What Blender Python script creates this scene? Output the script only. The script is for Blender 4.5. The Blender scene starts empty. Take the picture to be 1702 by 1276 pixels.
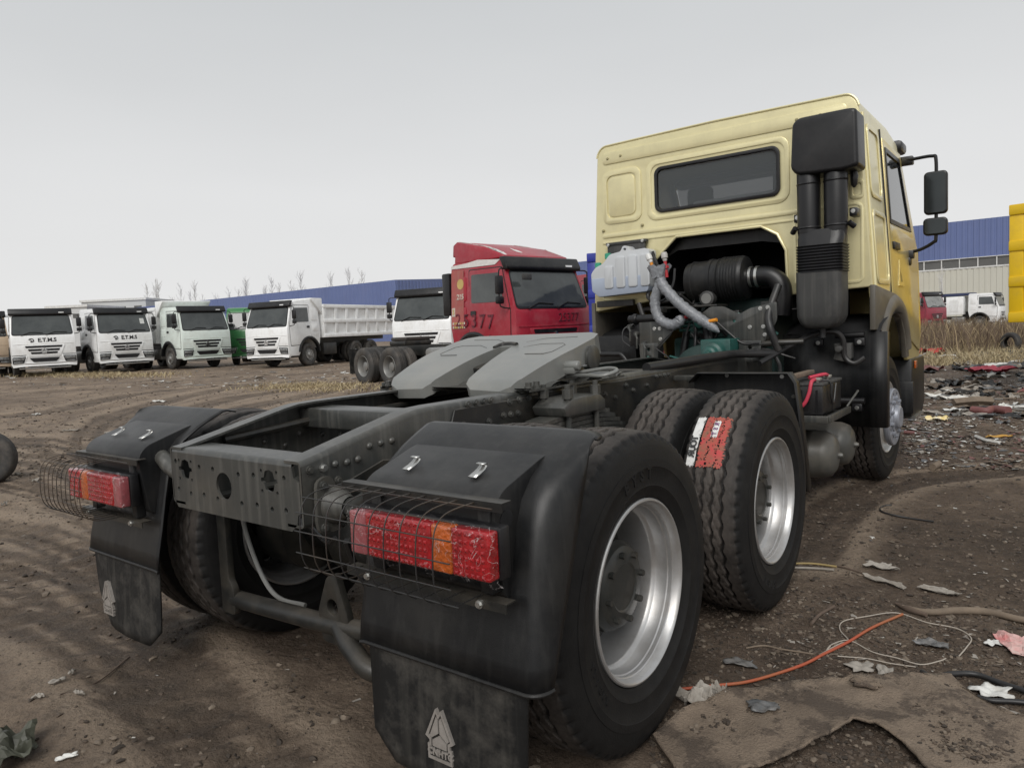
import bpy, bmesh, math, random
import numpy as np
from mathutils import Vector, Matrix
from mathutils.geometry import tessellate_polygon
random.seed(7)
PI = math.pi
S = bpy.context.scene
COL = S.collection

# ------------------------------------------------------------------ camera
CAM_P = Vector((2.28791, -2.06177, 1.38924))
CAM_R = np.array([[0.79528414, 0.6045586, -0.04507807],
                  [-0.01048282, 0.08805976, 0.99606003],
                  [-0.60614622, 0.7916782, -0.07637001]])
F_PX, PW, PH = 1200.87, 1702, 1276
cam = bpy.data.cameras.new('camera')
cam_o = bpy.data.objects.new('camera', cam)
COL.objects.link(cam_o)
m3 = Matrix((tuple(CAM_R[0]), tuple(CAM_R[1]), tuple(-CAM_R[2]))).transposed()
cam_o.matrix_world = Matrix.Translation(CAM_P) @ m3.to_4x4()
cam.sensor_fit = 'HORIZONTAL'; cam.sensor_width = 36.0
cam.lens = F_PX / PW * 36.0
cam.clip_start = 0.05; cam.clip_end = 6000
S.camera = cam_o

# ------------------------------------------------------------------ world: overcast sky, sun
SUN_EL, SUN_AZ = math.radians(42), math.radians(155)   # azimuth of the light source, clockwise from +Y
W = bpy.data.worlds.new('World'); S.world = W; W.use_nodes = True
nt = W.node_tree; nt.nodes.clear()
def N(t, k, **kw):
    n = t.nodes.new(k)
    for a, b in kw.items():
        setattr(n, a, b)
    return n
sky = N(nt, 'ShaderNodeTexSky', sky_type='NISHITA', sun_disc=False)
sky.sun_elevation = SUN_EL; sky.sun_rotation = SUN_AZ; sky.dust_density = 4.0; sky.air_density = 1.0
hs = N(nt, 'ShaderNodeHueSaturation'); hs.inputs['Saturation'].default_value = 0.1
nt.links.new(sky.outputs['Color'], hs.inputs['Color'])
# even cloud deck over the clear sky
tc = N(nt, 'ShaderNodeTexCoord')
sx = N(nt, 'ShaderNodeSeparateXYZ'); nt.links.new(tc.outputs['Generated'], sx.inputs[0])
cr = N(nt, 'ShaderNodeValToRGB')
cr.color_ramp.elements[0].position = 0.0; cr.color_ramp.elements[0].color = (8.3, 8.3, 8.25, 1)
cr.color_ramp.elements[1].position = 0.45; cr.color_ramp.elements[1].color = (5.9, 6.1, 6.25, 1)
e = cr.color_ramp.elements.new(0.18); e.color = (7.6, 7.65, 7.7, 1)
nt.links.new(sx.outputs['Z'], cr.inputs['Fac'])
mp = N(nt, 'ShaderNodeMapping'); mp.inputs['Scale'].default_value = (1.2, 1.2, 4.0)
nt.links.new(tc.outputs['Generated'], mp.inputs['Vector'])
nz = N(nt, 'ShaderNodeTexNoise'); nz.inputs['Scale'].default_value = 1.6; nz.inputs['Detail'].default_value = 3
nt.links.new(mp.outputs[0], nz.inputs['Vector'])
mr = N(nt, 'ShaderNodeMapRange'); mr.inputs['To Min'].default_value = 0.94; mr.inputs['To Max'].default_value = 1.06
nt.links.new(nz.outputs['Fac'], mr.inputs['Value'])
mu = N(nt, 'ShaderNodeMixRGB', blend_type='MULTIPLY'); mu.inputs['Fac'].default_value = 1
nt.links.new(cr.outputs['Color'], mu.inputs['Color1']); nt.links.new(mr.outputs[0], mu.inputs['Color2'])
mx = N(nt, 'ShaderNodeMixRGB'); mx.inputs['Fac'].default_value = 0.9
nt.links.new(hs.outputs['Color'], mx.inputs['Color1']); nt.links.new(mu.outputs['Color'], mx.inputs['Color2'])
bg = N(nt, 'ShaderNodeBackground'); bg.inputs['Strength'].default_value = 0.076
nt.links.new(mx.outputs['Color'], bg.inputs['Color'])
out = N(nt, 'ShaderNodeOutputWorld'); nt.links.new(bg.outputs[0], out.inputs[0])
sun = bpy.data.lights.new('sun', 'SUN'); sun.energy = 1.5; sun.angle = math.radians(35); sun.color = (1.0, 0.97, 0.93)
sun_o = bpy.data.objects.new('sun', sun); COL.objects.link(sun_o)
sd = Vector((math.sin(SUN_AZ) * math.cos(SUN_EL), math.cos(SUN_AZ) * math.cos(SUN_EL), math.sin(SUN_EL)))
sun_o.rotation_euler = (-sd).to_track_quat('-Z', 'Y').to_euler()
vs = S.view_settings
vs.view_transform = 'Standard'; vs.look = 'None'; vs.exposure = 0.45; vs.gamma = 1.0; vs.use_curve_mapping = False

# ------------------------------------------------------------------ materials
MATS = {}
def pm(name, col, rough=0.5, metal=0.0, col2=None, var=0.35, scale=3.0, bump=0.0, bscale=60.0, dirt=None, dirt_amt=0.0, drng=(0.47, 0.66),
       dirt_scale=2.5, streak=0.0, coat=0.0, spec=0.5, updust=0.0, dustcol=(0.22, 0.19, 0.155), rvar=0.1, trans=0.0, alpha=1.0, dist=0.004):
    if name in MATS:
        return MATS[name]
    m = bpy.data.materials.new(name); m.use_nodes = True; t = m.node_tree; L = t.links
    b = t.nodes['Principled BSDF']
    tcx = N(t, 'ShaderNodeTexCoord'); oi = N(t, 'ShaderNodeObjectInfo')
    add = N(t, 'ShaderNodeVectorMath', operation='ADD')
    sc = N(t, 'ShaderNodeVectorMath', operation='SCALE'); sc.inputs['Scale'].default_value = 17.0
    cx = N(t, 'ShaderNodeCombineXYZ')
    for i in range(3): L.new(oi.outputs['Random'], cx.inputs[i])
    L.new(cx.outputs[0], sc.inputs[0]); L.new(tcx.outputs['Object'], add.inputs[0]); L.new(sc.outputs[0], add.inputs[1])
    n1 = N(t, 'ShaderNodeTexNoise'); n1.inputs['Scale'].default_value = scale; n1.inputs['Detail'].default_value = 6; n1.inputs['Roughness'].default_value = 0.65
    L.new(add.outputs[0], n1.inputs['Vector'])
    r1 = N(t, 'ShaderNodeValToRGB'); r1.color_ramp.elements[0].position = 0.3; r1.color_ramp.elements[1].position = 0.72
    c2 = col2 if col2 else tuple(c * (1 - var) for c in col)
    r1.color_ramp.elements[0].color = (*c2, 1); r1.color_ramp.elements[1].color = (*col, 1)
    L.new(n1.outputs['Fac'], r1.inputs['Fac'])
    cur = r1.outputs['Color']; rough_src = None
    def mask(sock, lo, hi):
        q = N(t, 'ShaderNodeMapRange'); q.inputs['From Min'].default_value = lo; q.inputs['From Max'].default_value = hi
        L.new(sock, q.inputs['Value']); return q.outputs[0]
    def mul(a, v):
        q = N(t, 'ShaderNodeMath', operation='MULTIPLY'); L.new(a, q.inputs[0])
        if isinstance(v, float): q.inputs[1].default_value = v
        else: L.new(v, q.inputs[1])
        return q.outputs[0]
    def blend(fac, c):
        nonlocal cur
        q = N(t, 'ShaderNodeMixRGB'); L.new(fac, q.inputs['Fac']); L.new(cur, q.inputs['Color1']); q.inputs['Color2'].default_value = (*c, 1); cur = q.outputs['Color']
    masks = []
    if dirt:
        n2 = N(t, 'ShaderNodeTexNoise'); n2.inputs['Scale'].default_value = dirt_scale; n2.inputs['Detail'].default_value = 9; n2.inputs['Roughness'].default_value = 0.72
        L.new(add.outputs[0], n2.inputs['Vector'])
        f = mul(mask(n2.outputs['Fac'], *drng), float(dirt_amt)); blend(f, dirt); masks.append(f)
    if streak > 0:
        mpp = N(t, 'ShaderNodeMapping'); mpp.inputs['Scale'].default_value = (38, 38, 1.6); L.new(add.outputs[0], mpp.inputs['Vector'])
        n3 = N(t, 'ShaderNodeTexNoise'); n3.inputs['Scale'].default_value = 1.0; n3.inputs['Detail'].default_value = 4; L.new(mpp.outputs[0], n3.inputs['Vector'])
        f = mul(mask(n3.outputs['Fac'], 0.5, 0.72), float(streak)); blend(f, dustcol); masks.append(f)
    if updust > 0:
        ge = N(t, 'ShaderNodeNewGeometry'); sp = N(t, 'ShaderNodeSeparateXYZ'); L.new(ge.outputs['Normal'], sp.inputs[0])
        n4 = N(t, 'ShaderNodeTexNoise'); n4.inputs['Scale'].default_value = 9.0; n4.inputs['Detail'].default_value = 5; L.new(add.outputs[0], n4.inputs['Vector'])
        f = mul(mul(mask(sp.outputs['Z'], 0.35, 1.0), mask(n4.outputs['Fac'], 0.25, 0.75)), float(updust)); blend(f, dustcol); masks.append(f)
    L.new(cur, b.inputs['Base Color'])
    rr = N(t, 'ShaderNodeMapRange'); rr.inputs['To Min'].default_value = max(0.02, rough - rvar); rr.inputs['To Max'].default_value = min(1, rough + rvar)
    L.new(n1.outputs['Fac'], rr.inputs['Value']); L.new(rr.outputs[0], b.inputs['Roughness'])
    b.inputs['Metallic'].default_value = metal
    b.inputs['Specular IOR Level'].default_value = spec
    b.inputs['Coat Weight'].default_value = coat; b.inputs['Coat Roughness'].default_value = 0.12
    b.inputs['Transmission Weight'].default_value = trans
    b.inputs['Alpha'].default_value = alpha
    if bump > 0:
        nb = N(t, 'ShaderNodeTexNoise'); nb.inputs['Scale'].default_value = bscale; nb.inputs['Detail'].default_value = 5
        L.new(add.outputs[0], nb.inputs['Vector'])
        bp = N(t, 'ShaderNodeBump'); bp.inputs['Strength'].default_value = bump; bp.inputs['Distance'].default_value = dist
        L.new(nb.outputs['Fac'], bp.inputs['Height']); L.new(bp.outputs[0], b.inputs['Normal'])
    MATS[name] = m
    return m
MUD = (0.13, 0.105, 0.08)
GOLD = pm('gold_paint', (0.78, 0.71, 0.42), 0.34, 0.3, var=0.07, scale=2.0, coat=0.35, dirt=(0.42, 0.38, 0.25), dirt_amt=0.25, dirt_scale=3, streak=0.08, dustcol=(0.5, 0.45, 0.3), bump=0.12, bscale=7, dist=0.006, updust=0.2)
CHAS = pm('chassis_paint', (0.047, 0.049, 0.0465), 0.36, 0.0, var=0.3, scale=4, streak=0.35, dustcol=(0.16, 0.155, 0.14), bump=0.08, bscale=180, updust=0.25, spec=0.6, dirt=(0.12, 0.105, 0.085), dirt_amt=0.35)
CHAS2 = pm('dark_chassis_paint', (0.017, 0.018, 0.0175), 0.42, 0.0, var=0.4, scale=5, bump=0.12, bscale=120, dirt=(0.09, 0.075, 0.055), dirt_amt=0.4, updust=0.3)
PLATE = pm('coupling_paint', (0.2, 0.205, 0.195), 0.33, 0.0, var=0.22, scale=3, bump=0.06, bscale=90, dirt=(0.26, 0.25, 0.225), dirt_amt=0.5, streak=0.12, spec=0.7)
BLK = pm('black_plastic', (0.009, 0.0095, 0.0105), 0.42, 0.0, var=0.3, scale=4, bump=0.1, bscale=300, dirt=(0.05, 0.047, 0.042), dirt_amt=0.3, streak=0.16, dustcol=(0.07, 0.068, 0.065), updust=0.3, spec=0.4)
BLKG = pm('smooth_black_plastic', (0.008, 0.008, 0.0095), 0.4, 0.0, var=0.3, scale=4, bump=0.06, bscale=200, dirt=(0.06, 0.056, 0.052), dirt_amt=0.22)
RUB = pm('flap_rubber', (0.012, 0.012, 0.012), 0.6, 0.0, var=0.4, scale=6, bump=0.25, bscale=70, dirt=(0.085, 0.078, 0.068), dirt_amt=0.55, dirt_scale=6, streak=0.25, dustcol=(0.085, 0.08, 0.07), spec=0.35)
DARK = pm('dark_interior', (0.012, 0.012, 0.013), 0.7)
STEEL = pm('silver_rim', (0.52, 0.52, 0.52), 0.4, 0.7, var=0.12, scale=5, bump=0.03, bscale=60, dirt=(0.3, 0.27, 0.24), dirt_amt=0.5, dirt_scale=4)
STEELW = pm('rim_lip', (0.8, 0.8, 0.79), 0.3, 0.6, var=0.1, dirt=(0.4, 0.36, 0.3), dirt_amt=0.3)
ZINC = pm('zinc_bolt', (0.6, 0.6, 0.58), 0.3, 0.9, var=0.2)
HUBM = pm('hub_paint', (0.03, 0.032, 0.03), 0.42, 0.0, var=0.3, scale=8, bump=0.08, bscale=100, dirt=(0.12, 0.105, 0.085), dirt_amt=0.35)
GLASS = pm('dark_glass', (0.03, 0.035, 0.037), 0.05, 0.0, var=0.3, rvar=0.02, scale=1.2)
BGLASS = pm('windscreen_glass', (0.075, 0.083, 0.082), 0.1, 0.0, bump=0.25, bscale=1.3, dist=0.06, col2=(0.03, 0.035, 0.036), rvar=0.03, scale=1.1, spec=0.7)
WHITE = pm('white_paint', (0.86, 0.87, 0.87), 0.35, var=0.07, scale=1.5, coat=0.2, dirt=(0.5, 0.47, 0.42), dirt_amt=0.35, streak=0.1)
PALE = pm('pale_green_paint', (0.72, 0.8, 0.75), 0.35, var=0.07, scale=1.5, coat=0.2, dirt=(0.46, 0.45, 0.4), dirt_amt=0.35)
TAN = pm('tan_paint', (0.55, 0.43, 0.31), 0.4, var=0.1)
GREEN = pm('green_paint', (0.03, 0.2, 0.055), 0.35, var=0.25, coat=0.3, dirt=(0.12, 0.16, 0.09), dirt_amt=0.3)
REDP = pm('weathered_red_paint', (0.36, 0.018, 0.036), 0.42, var=0.25, scale=1.8, coat=0.15, dirt=(0.36, 0.1, 0.11), dirt_amt=0.45)
REDF = pm('faded_red_paint', (0.42, 0.1, 0.09), 0.6, var=0.3, scale=1.8, dirt=(0.3, 0.16, 0.13), dirt_amt=0.5, streak=0.5, dustcol=(0.34, 0.2, 0.17))
PEEL = pm('peeling_red_paint', (0.45, 0.03, 0.06), 0.45, col2=(0.75, 0.72, 0.7), var=0.2, scale=2.2, bump=0.1)
MAROON = pm('maroon_paint', (0.3, 0.035, 0.06), 0.4, var=0.25, dirt=(0.25, 0.1, 0.1), dirt_amt=0.4)
BLUE = pm('blue_paint', (0.02, 0.035, 0.3), 0.4, var=0.25, coat=0.2)
YEL = pm('yellow_paint', (0.8, 0.52, 0.01), 0.4, var=0.12, scale=1.2, dirt=(0.5, 0.33, 0.05), dirt_amt=0.35)
CHROME = pm('chrome', (0.8, 0.8, 0.8), 0.15, 1.0, var=0.05)
LAMP = pm('headlamp', (0.34, 0.35, 0.35), 0.12, 0.2, col2=(0.06, 0.06, 0.06), scale=16, coat=0.6)
SPRAY = pm('spray_paint', (0.05, 0.016, 0.024), 0.7, col2=(0.2, 0.025, 0.04), scale=11)
LETTER = pm('black_lettering', (0.03, 0.03, 0.034), 0.5)
GOLD_SIDE_REFL = pm('gold_paint_side_reflection', (0.68, 0.56, 0.24), 0.3, 0.35, var=0.1, scale=2.0, coat=0.4, dirt=(0.34, 0.28, 0.14), dirt_amt=0.3, bump=0.05, bscale=250)  # same gold paint; the cab side's warmer reflection is put into the base colour
REDL = pm('red_lens', (0.42, 0.003, 0.008), 0.16, var=0.6, scale=40, bump=0.45, bscale=75, coat=0.8, dist=0.008)
AMBL = pm('amber_lens', (0.58, 0.11, 0.006), 0.16, var=0.45, scale=40, bump=0.9, bscale=75, coat=0.8, dist=0.008)
CLRL = pm('clear_lens', (0.34, 0.09, 0.1), 0.16, var=0.35, scale=30, bump=0.6, bscale=70, coat=0.8)
WIRE = pm('painted_wire', (0.03, 0.03, 0.03), 0.4, dirt=(0.14, 0.09, 0.05), dirt_amt=0.4)
TANKP = pm('white_tank_plastic', (0.52, 0.54, 0.56), 0.35, var=0.08, bump=0.05, coat=0.1, dirt=(0.52, 0.52, 0.5), dirt_amt=0.2)
BLUID = pm('blue_fluid_plastic', (0.36, 0.41, 0.5), 0.35, var=0.1, bump=0.05)
TEAL = pm('teal_casting', (0.018, 0.1, 0.085), 0.45, var=0.5, scale=9, bump=0.3, bscale=60, dirt=(0.05, 0.05, 0.045), dirt_amt=0.6)
WRAP = pm('grey_film', (0.23, 0.24, 0.26), 0.35, var=0.35, scale=22, bump=0.7, bscale=55, dist=0.01, spec=0.7)
ORANGE = pm('orange_plastic', (0.8, 0.3, 0.02), 0.4)
REDPL = pm('red_plastic', (0.5, 0.03, 0.04), 0.4)
HOSE = pm('black_hose', (0.02, 0.02, 0.021), 0.45, dirt=(0.08, 0.07, 0.06), dirt_amt=0.3)
DUSTY = pm('dusty_plastic', (0.045, 0.045, 0.044), 0.6, var=0.25, bump=0.15, bscale=160, dirt=(0.1, 0.095, 0.085), dirt_amt=0.5, streak=0.3, dustcol=(0.11, 0.105, 0.095))
TANKS = pm('air_tank_paint', (0.085, 0.085, 0.078), 0.4, var=0.25, dirt=(0.17, 0.15, 0.12), dirt_amt=0.45, updust=0.5)
EMB = pm('emblem_silver', (0.42, 0.39, 0.36), 0.4, 0.4, var=0.2, scale=30, dirt=(0.2, 0.18, 0.16), dirt_amt=0.4, dirt_scale=20)
TYREBG = pm('old_tyre_rubber', (0.045, 0.043, 0.041), 0.75, var=0.3, bump=0.3, bscale=40, dirt=(0.14, 0.12, 0.1), dirt_amt=0.5)
RIMBG = pm('old_rim', (0.3, 0.3, 0.29), 0.45, 0.4, var=0.3, dirt=(0.16, 0.13, 0.1), dirt_amt=0.5)
RUSTY = pm('rusty_coupling', (0.04, 0.036, 0.034), 0.55, var=0.4, dirt=(0.1, 0.06, 0.04), dirt_amt=0.5)

def tyre_mat():
    m = bpy.data.materials.new('tyre_rubber'); m.use_nodes = True; t = m.node_tree; L = t.links; b = t.nodes['Principled BSDF']
    tcx = N(t, 'ShaderNodeTexCoord'); sp = N(t, 'ShaderNodeSeparateXYZ'); L.new(tcx.outputs['Object'], sp.inputs[0])
    cb = N(t, 'ShaderNodeCombineXYZ'); L.new(sp.outputs['Y'], cb.inputs[1]); L.new(sp.outputs['Z'], cb.inputs[2])
    ln = N(t, 'ShaderNodeVectorMath', operation='LENGTH'); L.new(cb.outputs[0], ln.inputs[0])
    mrr = N(t, 'ShaderNodeMapRange'); mrr.inputs['From Min'].default_value = 0.508; mrr.inputs['From Max'].default_value = 0.524
    L.new(ln.outputs['Value'], mrr.inputs['Value'])
    n1 = N(t, 'ShaderNodeTexNoise'); n1.inputs['Scale'].default_value = 9; n1.inputs['Detail'].default_value = 9; n1.inputs['Roughness'].default_value = 0.7
    L.new(tcx.outputs['Object'], n1.inputs['Vector'])
    r1 = N(t, 'ShaderNodeMapRange'); r1.inputs['From Min'].default_value = 0.3; r1.inputs['From Max'].default_value = 0.75
    L.new(n1.outputs['Fac'], r1.inputs['Value'])
    a = N(t, 'ShaderNodeMixRGB'); a.inputs['Color1'].default_value = (0.005, 0.005, 0.0055, 1); a.inputs['Color2'].default_value = (0.016, 0.0155, 0.015, 1)
    L.new(r1.outputs[0], a.inputs['Fac'])
    c = N(t, 'ShaderNodeMixRGB'); c.inputs['Color1'].default_value = (0.026, 0.023, 0.021, 1); c.inputs['Color2'].default_value = (0.12, 0.103, 0.091, 1)
    L.new(r1.outputs[0], c.inputs['Fac'])
    q = N(t, 'ShaderNodeMixRGB'); L.new(mrr.outputs[0], q.inputs['Fac']); L.new(a.outputs[0], q.inputs['Color1']); L.new(c.outputs[0], q.inputs['Color2'])
    L.new(q.outputs[0], b.inputs['Base Color']); b.inputs['Roughness'].default_value = 0.62; b.inputs['Specular IOR Level'].default_value = 0.28
    nb = N(t, 'ShaderNodeTexNoise'); nb.inputs['Scale'].default_value = 160; nb.inputs['Detail'].default_value = 5; L.new(tcx.outputs['Object'], nb.inputs['Vector'])
    bp = N(t, 'ShaderNodeBump'); bp.inputs['Strength'].default_value = 0.25; bp.inputs['Distance'].default_value = 0.003
    L.new(nb.outputs['Fac'], bp.inputs['Height']); L.new(bp.outputs[0], b.inputs['Normal'])
    return m
TYRE = tyre_mat()
def film_mat():
    m = bpy.data.materials.new('clear_film'); m.use_nodes = True; t = m.node_tree; L = t.links; b = t.nodes['Principled BSDF']
    tcx = N(t, 'ShaderNodeTexCoord')
    nn = N(t, 'ShaderNodeTexNoise'); nn.inputs['Scale'].default_value = 14; nn.inputs['Detail'].default_value = 3; nn.inputs['Distortion'].default_value = 1.2
    L.new(tcx.outputs['Object'], nn.inputs['Vector'])
    s = N(t, 'ShaderNodeMath', operation='SUBTRACT'); s.inputs[1].default_value = 0.5; L.new(nn.outputs['Fac'], s.inputs[0])
    ab = N(t, 'ShaderNodeMath', operation='ABSOLUTE'); L.new(s.outputs[0], ab.inputs[0])
    r = N(t, 'ShaderNodeMapRange'); r.inputs['From Min'].default_value = 0.0; r.inputs['From Max'].default_value = 0.007; r.inputs['To Min'].default_value = 0.42; r.inputs['To Max'].default_value = 0.012
    L.new(ab.outputs[0], r.inputs['Value']); L.new(r.outputs[0], b.inputs['Alpha'])
    b.inputs['Base Color'].default_value = (0.75, 0.7, 0.7, 1); b.inputs['Roughness'].default_value = 0.2
    bp = N(t, 'ShaderNodeBump'); bp.inputs['Strength'].default_value = 0.8; bp.inputs['Distance'].default_value = 0.006; L.new(ab.outputs[0], bp.inputs['Height']); L.new(bp.outputs[0], b.inputs['Normal'])
    return m
FILM = film_mat()
def clear_glass(name, tint, alpha):
    m = bpy.data.materials.new(name); m.use_nodes = True; b = m.node_tree.nodes['Principled BSDF']
    b.inputs['Base Color'].default_value = (*tint, 1); b.inputs['Roughness'].default_value = 0.03; b.inputs['Alpha'].default_value = alpha; b.inputs['Specular IOR Level'].default_value = 0.7
    return m
CGLASS = clear_glass('cab_glass', (0.075, 0.085, 0.09), 0.5)

# ------------------------------------------------------------------ mesh helpers
class MB:
    def __init__(s): s.v = []; s.f = []; s.mi = []; s.cur = 0
    def add(s, vs, fs):
        o = len(s.v); s.v += [tuple(x) for x in vs]
        for f in fs: s.f.append(tuple(i + o for i in f)); s.mi.append(s.cur)
        return s
    def box(s, x0, x1, y0, y1, z0, z1):
        return s.add([(x0, y0, z0), (x1, y0, z0), (x1, y1, z0), (x0, y1, z0), (x0, y0, z1), (x1, y0, z1), (x1, y1, z1), (x0, y1, z1)],
                     [(0, 3, 2, 1), (4, 5, 6, 7), (0, 1, 5, 4), (1, 2, 6, 5), (2, 3, 7, 6), (3, 0, 4, 7)])
    def tube(s, pts, r, n=8, caps=True, rs=None):
        pts = [Vector(p) for p in pts]; vs = []; fs = []; k = len(pts); up = None
        for i, p in enumerate(pts):
            d = (pts[min(i + 1, k - 1)] - pts[max(i - 1, 0)]).normalized()
            if up is None:
                up = Vector((0, 0, 1)) if abs(d.z) < 0.9 else Vector((1, 0, 0))
            a = d.cross(up)
            if a.length < 1e-5: a = d.orthogonal()
            a.normalize(); b = a.cross(d).normalized(); up = b
            rr = rs[i] if rs else r
            for j in range(n):
                t = 2 * PI * j / n; vs.append(p + a * math.cos(t) * rr + b * math.sin(t) * rr)
        for i in range(k - 1):
            for j in range(n):
                j2 = (j + 1) % n; fs.append((i * n + j, i * n + j2, (i + 1) * n + j2, (i + 1) * n + j))
        if caps: fs.append(tuple(range(n - 1, -1, -1))); fs.append(tuple((k - 1) * n + j for j in range(n)))
        return s.add(vs, fs)
    def lathe(s, prof, n=48, axis='x', org=(0, 0, 0), closed=False, close_ends=False):
        vs = []; fs = []; k = len(prof)
        for i in range(n):
            t = 2 * PI * i / n; c, sn = math.cos(t), math.sin(t)
            for a, r in prof:
                p = (a, r * c, r * sn) if axis == 'x' else ((r * c, a, r * sn) if axis == 'y' else (r * c, r * sn, a))
                vs.append((p[0] + org[0], p[1] + org[1], p[2] + org[2]))
        m = k if closed else k - 1
        for i in range(n):
            i2 = (i + 1) % n
            for j in range(m):
                j2 = (j + 1) % k; fs.append((i * k + j, i2 * k + j, i2 * k + j2, i * k + j2))
        if close_ends:
            fs.append(tuple(i * k for i in range(n))); fs.append(tuple(i * k + k - 1 for i in range(n - 1, -1, -1)))
        return s.add(vs, fs)
    def prism(s, loops, fn0, fn1):
        """loops[0] outline, others holes (2D); fn0/fn1 map (u,v) to 3D for both faces"""
        if not isinstance(loops[0][0], (list, tuple)): loops = [loops]
        flat = [p for l in loops for p in l]
        tris = tessellate_polygon([[Vector((p[0], p[1], 0)) for p in l] for l in loops])
        n = len(flat); vs = [fn0(*p) for p in flat] + [fn1(*p) for p in flat]; fs = []
        for t in tris:
            fs.append(tuple(t)); fs.append(tuple(i + n for i in reversed(t)))
        o = 0
        for l in loops:
            k = len(l)
            for i in range(k): fs.append((o + i, o + (i + 1) % k, n + o + (i + 1) % k, n + o + i))
            o += k
        return s.add(vs, fs)
    def plate(s, loops, ax, a, b):
        """extruded flat polygon; ax = normal axis; polygon coords are the two others in xyz order"""
        if ax == 'x': f = lambda c: (lambda u, v: (c, u, v))
        elif ax == 'y': f = lambda c: (lambda u, v: (u, c, v))
        else: f = lambda c: (lambda u, v: (u, v, c))
        return s.prism(loops, f(a), f(b))
    def grid(s, P):
        r, c = len(P), len(P[0])
        return s.add([p for row in P for p in row], [(i * c + j, i * c + j + 1, (i + 1) * c + j + 1, (i + 1) * c + j) for i in range(r - 1) for j in range(c - 1)])
    def bolt(s, p, d, r=0.014, h=0.012):
        p = Vector(p); d = Vector(d).normalized()
        s.tube([p - d * 0.003, p + d * h * 0.45], r * 1.45, 10)
        return s.tube([p, p + d * h], r, 6)
    def mesh(s, name, mats, bevel=0.0, seg=2, angle=35, smooth=True, bang=40, xf=None):
        me = bpy.data.meshes.new(name); me.from_pydata(s.v, [], s.f)
        if not isinstance(mats, (list, tuple)): mats = [mats]
        for m in mats: me.materials.append(m)
        if len(mats) > 1: me.polygons.foreach_set('material_index', s.mi)
        bm = bmesh.new(); bm.from_mesh(me)
        if xf is not None: bmesh.ops.transform(bm, matrix=xf, verts=bm.verts)
        bmesh.ops.recalc_face_normals(bm, faces=bm.faces)
        if bevel > 0:
            bmesh.ops.remove_doubles(bm, verts=bm.verts, dist=1e-5)
            bmesh.ops.dissolve_limit(bm, angle_limit=0.01, verts=bm.verts, edges=bm.edges)
            es = [e for e in bm.edges if len(e.link_faces) == 2 and e.calc_face_angle(0) > math.radians(bang)]
            bmesh.ops.bevel(bm, geom=es, offset=bevel, segments=seg, affect='EDGES', profile=0.5, clamp_overlap=True)
        bm.to_mesh(me); bm.free()
        if smooth:
            me.shade_smooth(); me.set_sharp_from_angle(angle=math.radians(angle))
        me.update(); return me
    def build(s, name, mats, parent=None, **kw):
        return link(name, s.mesh(name, mats, **kw), parent)
def link(name, me, parent=None, loc=None, rz=None, mat=None):
    o = bpy.data.objects.new(name, me); COL.objects.link(o)
    if parent is not None: o.parent = parent
    if loc is not None: o.location = loc
    if rz is not None: o.rotation_euler = (0, 0, rz)
    if mat is not None: o.matrix_local = mat
    return o
def thing(name, label, cat, loc=(0, 0, 0), rz=0.0, group=None):
    o = bpy.data.objects.new(name, None); COL.objects.link(o); o.location = loc; o.rotation_euler = (0, 0, rz)
    o.empty_display_size = 0.2
    return tag(o, label, cat, group)
def tag(o, label, cat, group=None):
    o['label'] = label; o['category'] = cat
    if group: o['group'] = group
    return o
def struct(o, kind='structure'):
    o['kind'] = kind; return o
def rrect(x0, x1, y0, y1, r, n=4):
    p = []
    for cx, cy, a in ((x1 - r, y0 + r, -90), (x1 - r, y1 - r, 0), (x0 + r, y1 - r, 90), (x0 + r, y0 + r, 180)):
        for i in range(n + 1):
            t = math.radians(a + 90 * i / n); p.append((cx + r * math.cos(t), cy + r * math.sin(t)))
    return p
def rpoly(pts, r, n=3):
    out = []; k = len(pts)
    for i in range(k):
        p = Vector(pts[i]); a = Vector(pts[i - 1]) - p; b = Vector(pts[(i + 1) % k]) - p
        rr = min(r, a.length * 0.45, b.length * 0.45); A = p + a.normalized() * rr; B = p + b.normalized() * rr
        for j in range(n + 1):
            t = j / n; q = A * (1 - t) ** 2 + p * 2 * t * (1 - t) + B * t * t; out.append((q.x, q.y))
    return out
def circle(cx, cy, r, n=16): return [(cx + r * math.cos(2 * PI * i / n), cy + r * math.sin(2 * PI * i / n)) for i in range(n)]
def curve(pts, n=8):
    P = [Vector(p) for p in pts]; P = [P[0] * 2 - P[1]] + P + [P[-1] * 2 - P[-2]]; out = []
    for i in range(1, len(P) - 2):
        a, b, c, d = P[i - 1:i + 3]
        for j in range(n):
            t = j / n
            out.append(0.5 * ((2 * b) + (c - a) * t + (2 * a - 5 * b + 4 * c - d) * t * t + (3 * b - a - 3 * c + d) * t ** 3))
    out.append(P[-2]); return out
def text_mesh(body, size, depth, font_bold=0.0, spacing=1.0):
    cu = bpy.data.curves.new('lettering', 'FONT'); cu.body = body; cu.size = size; cu.extrude = depth; cu.align_x = 'CENTER'; cu.align_y = 'CENTER'; cu.offset = font_bold
    cu.space_character = spacing; cu.resolution_u = 3
    o = bpy.data.objects.new('tmp', cu); COL.objects.link(o)
    me = bpy.data.meshes.new_from_object(o); bpy.data.objects.remove(o); bpy.data.curves.remove(cu)
    return me
def lettering(name, body, size, mat, parent, mw, depth=0.002, bold=0.0, spacing=1.0):
    me = text_mesh(body, size, depth, bold, spacing); me.materials.clear(); me.materials.append(mat)
    return link(name, me, parent, mat=mw)
def frame_m(o, x, y):
    x = Vector(x).normalized(); z = x.cross(Vector(y)).normalized(); y = z.cross(x)
    m = Matrix((x, y, z)).transposed().to_4x4(); m.translation = Vector(o); return m
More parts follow.
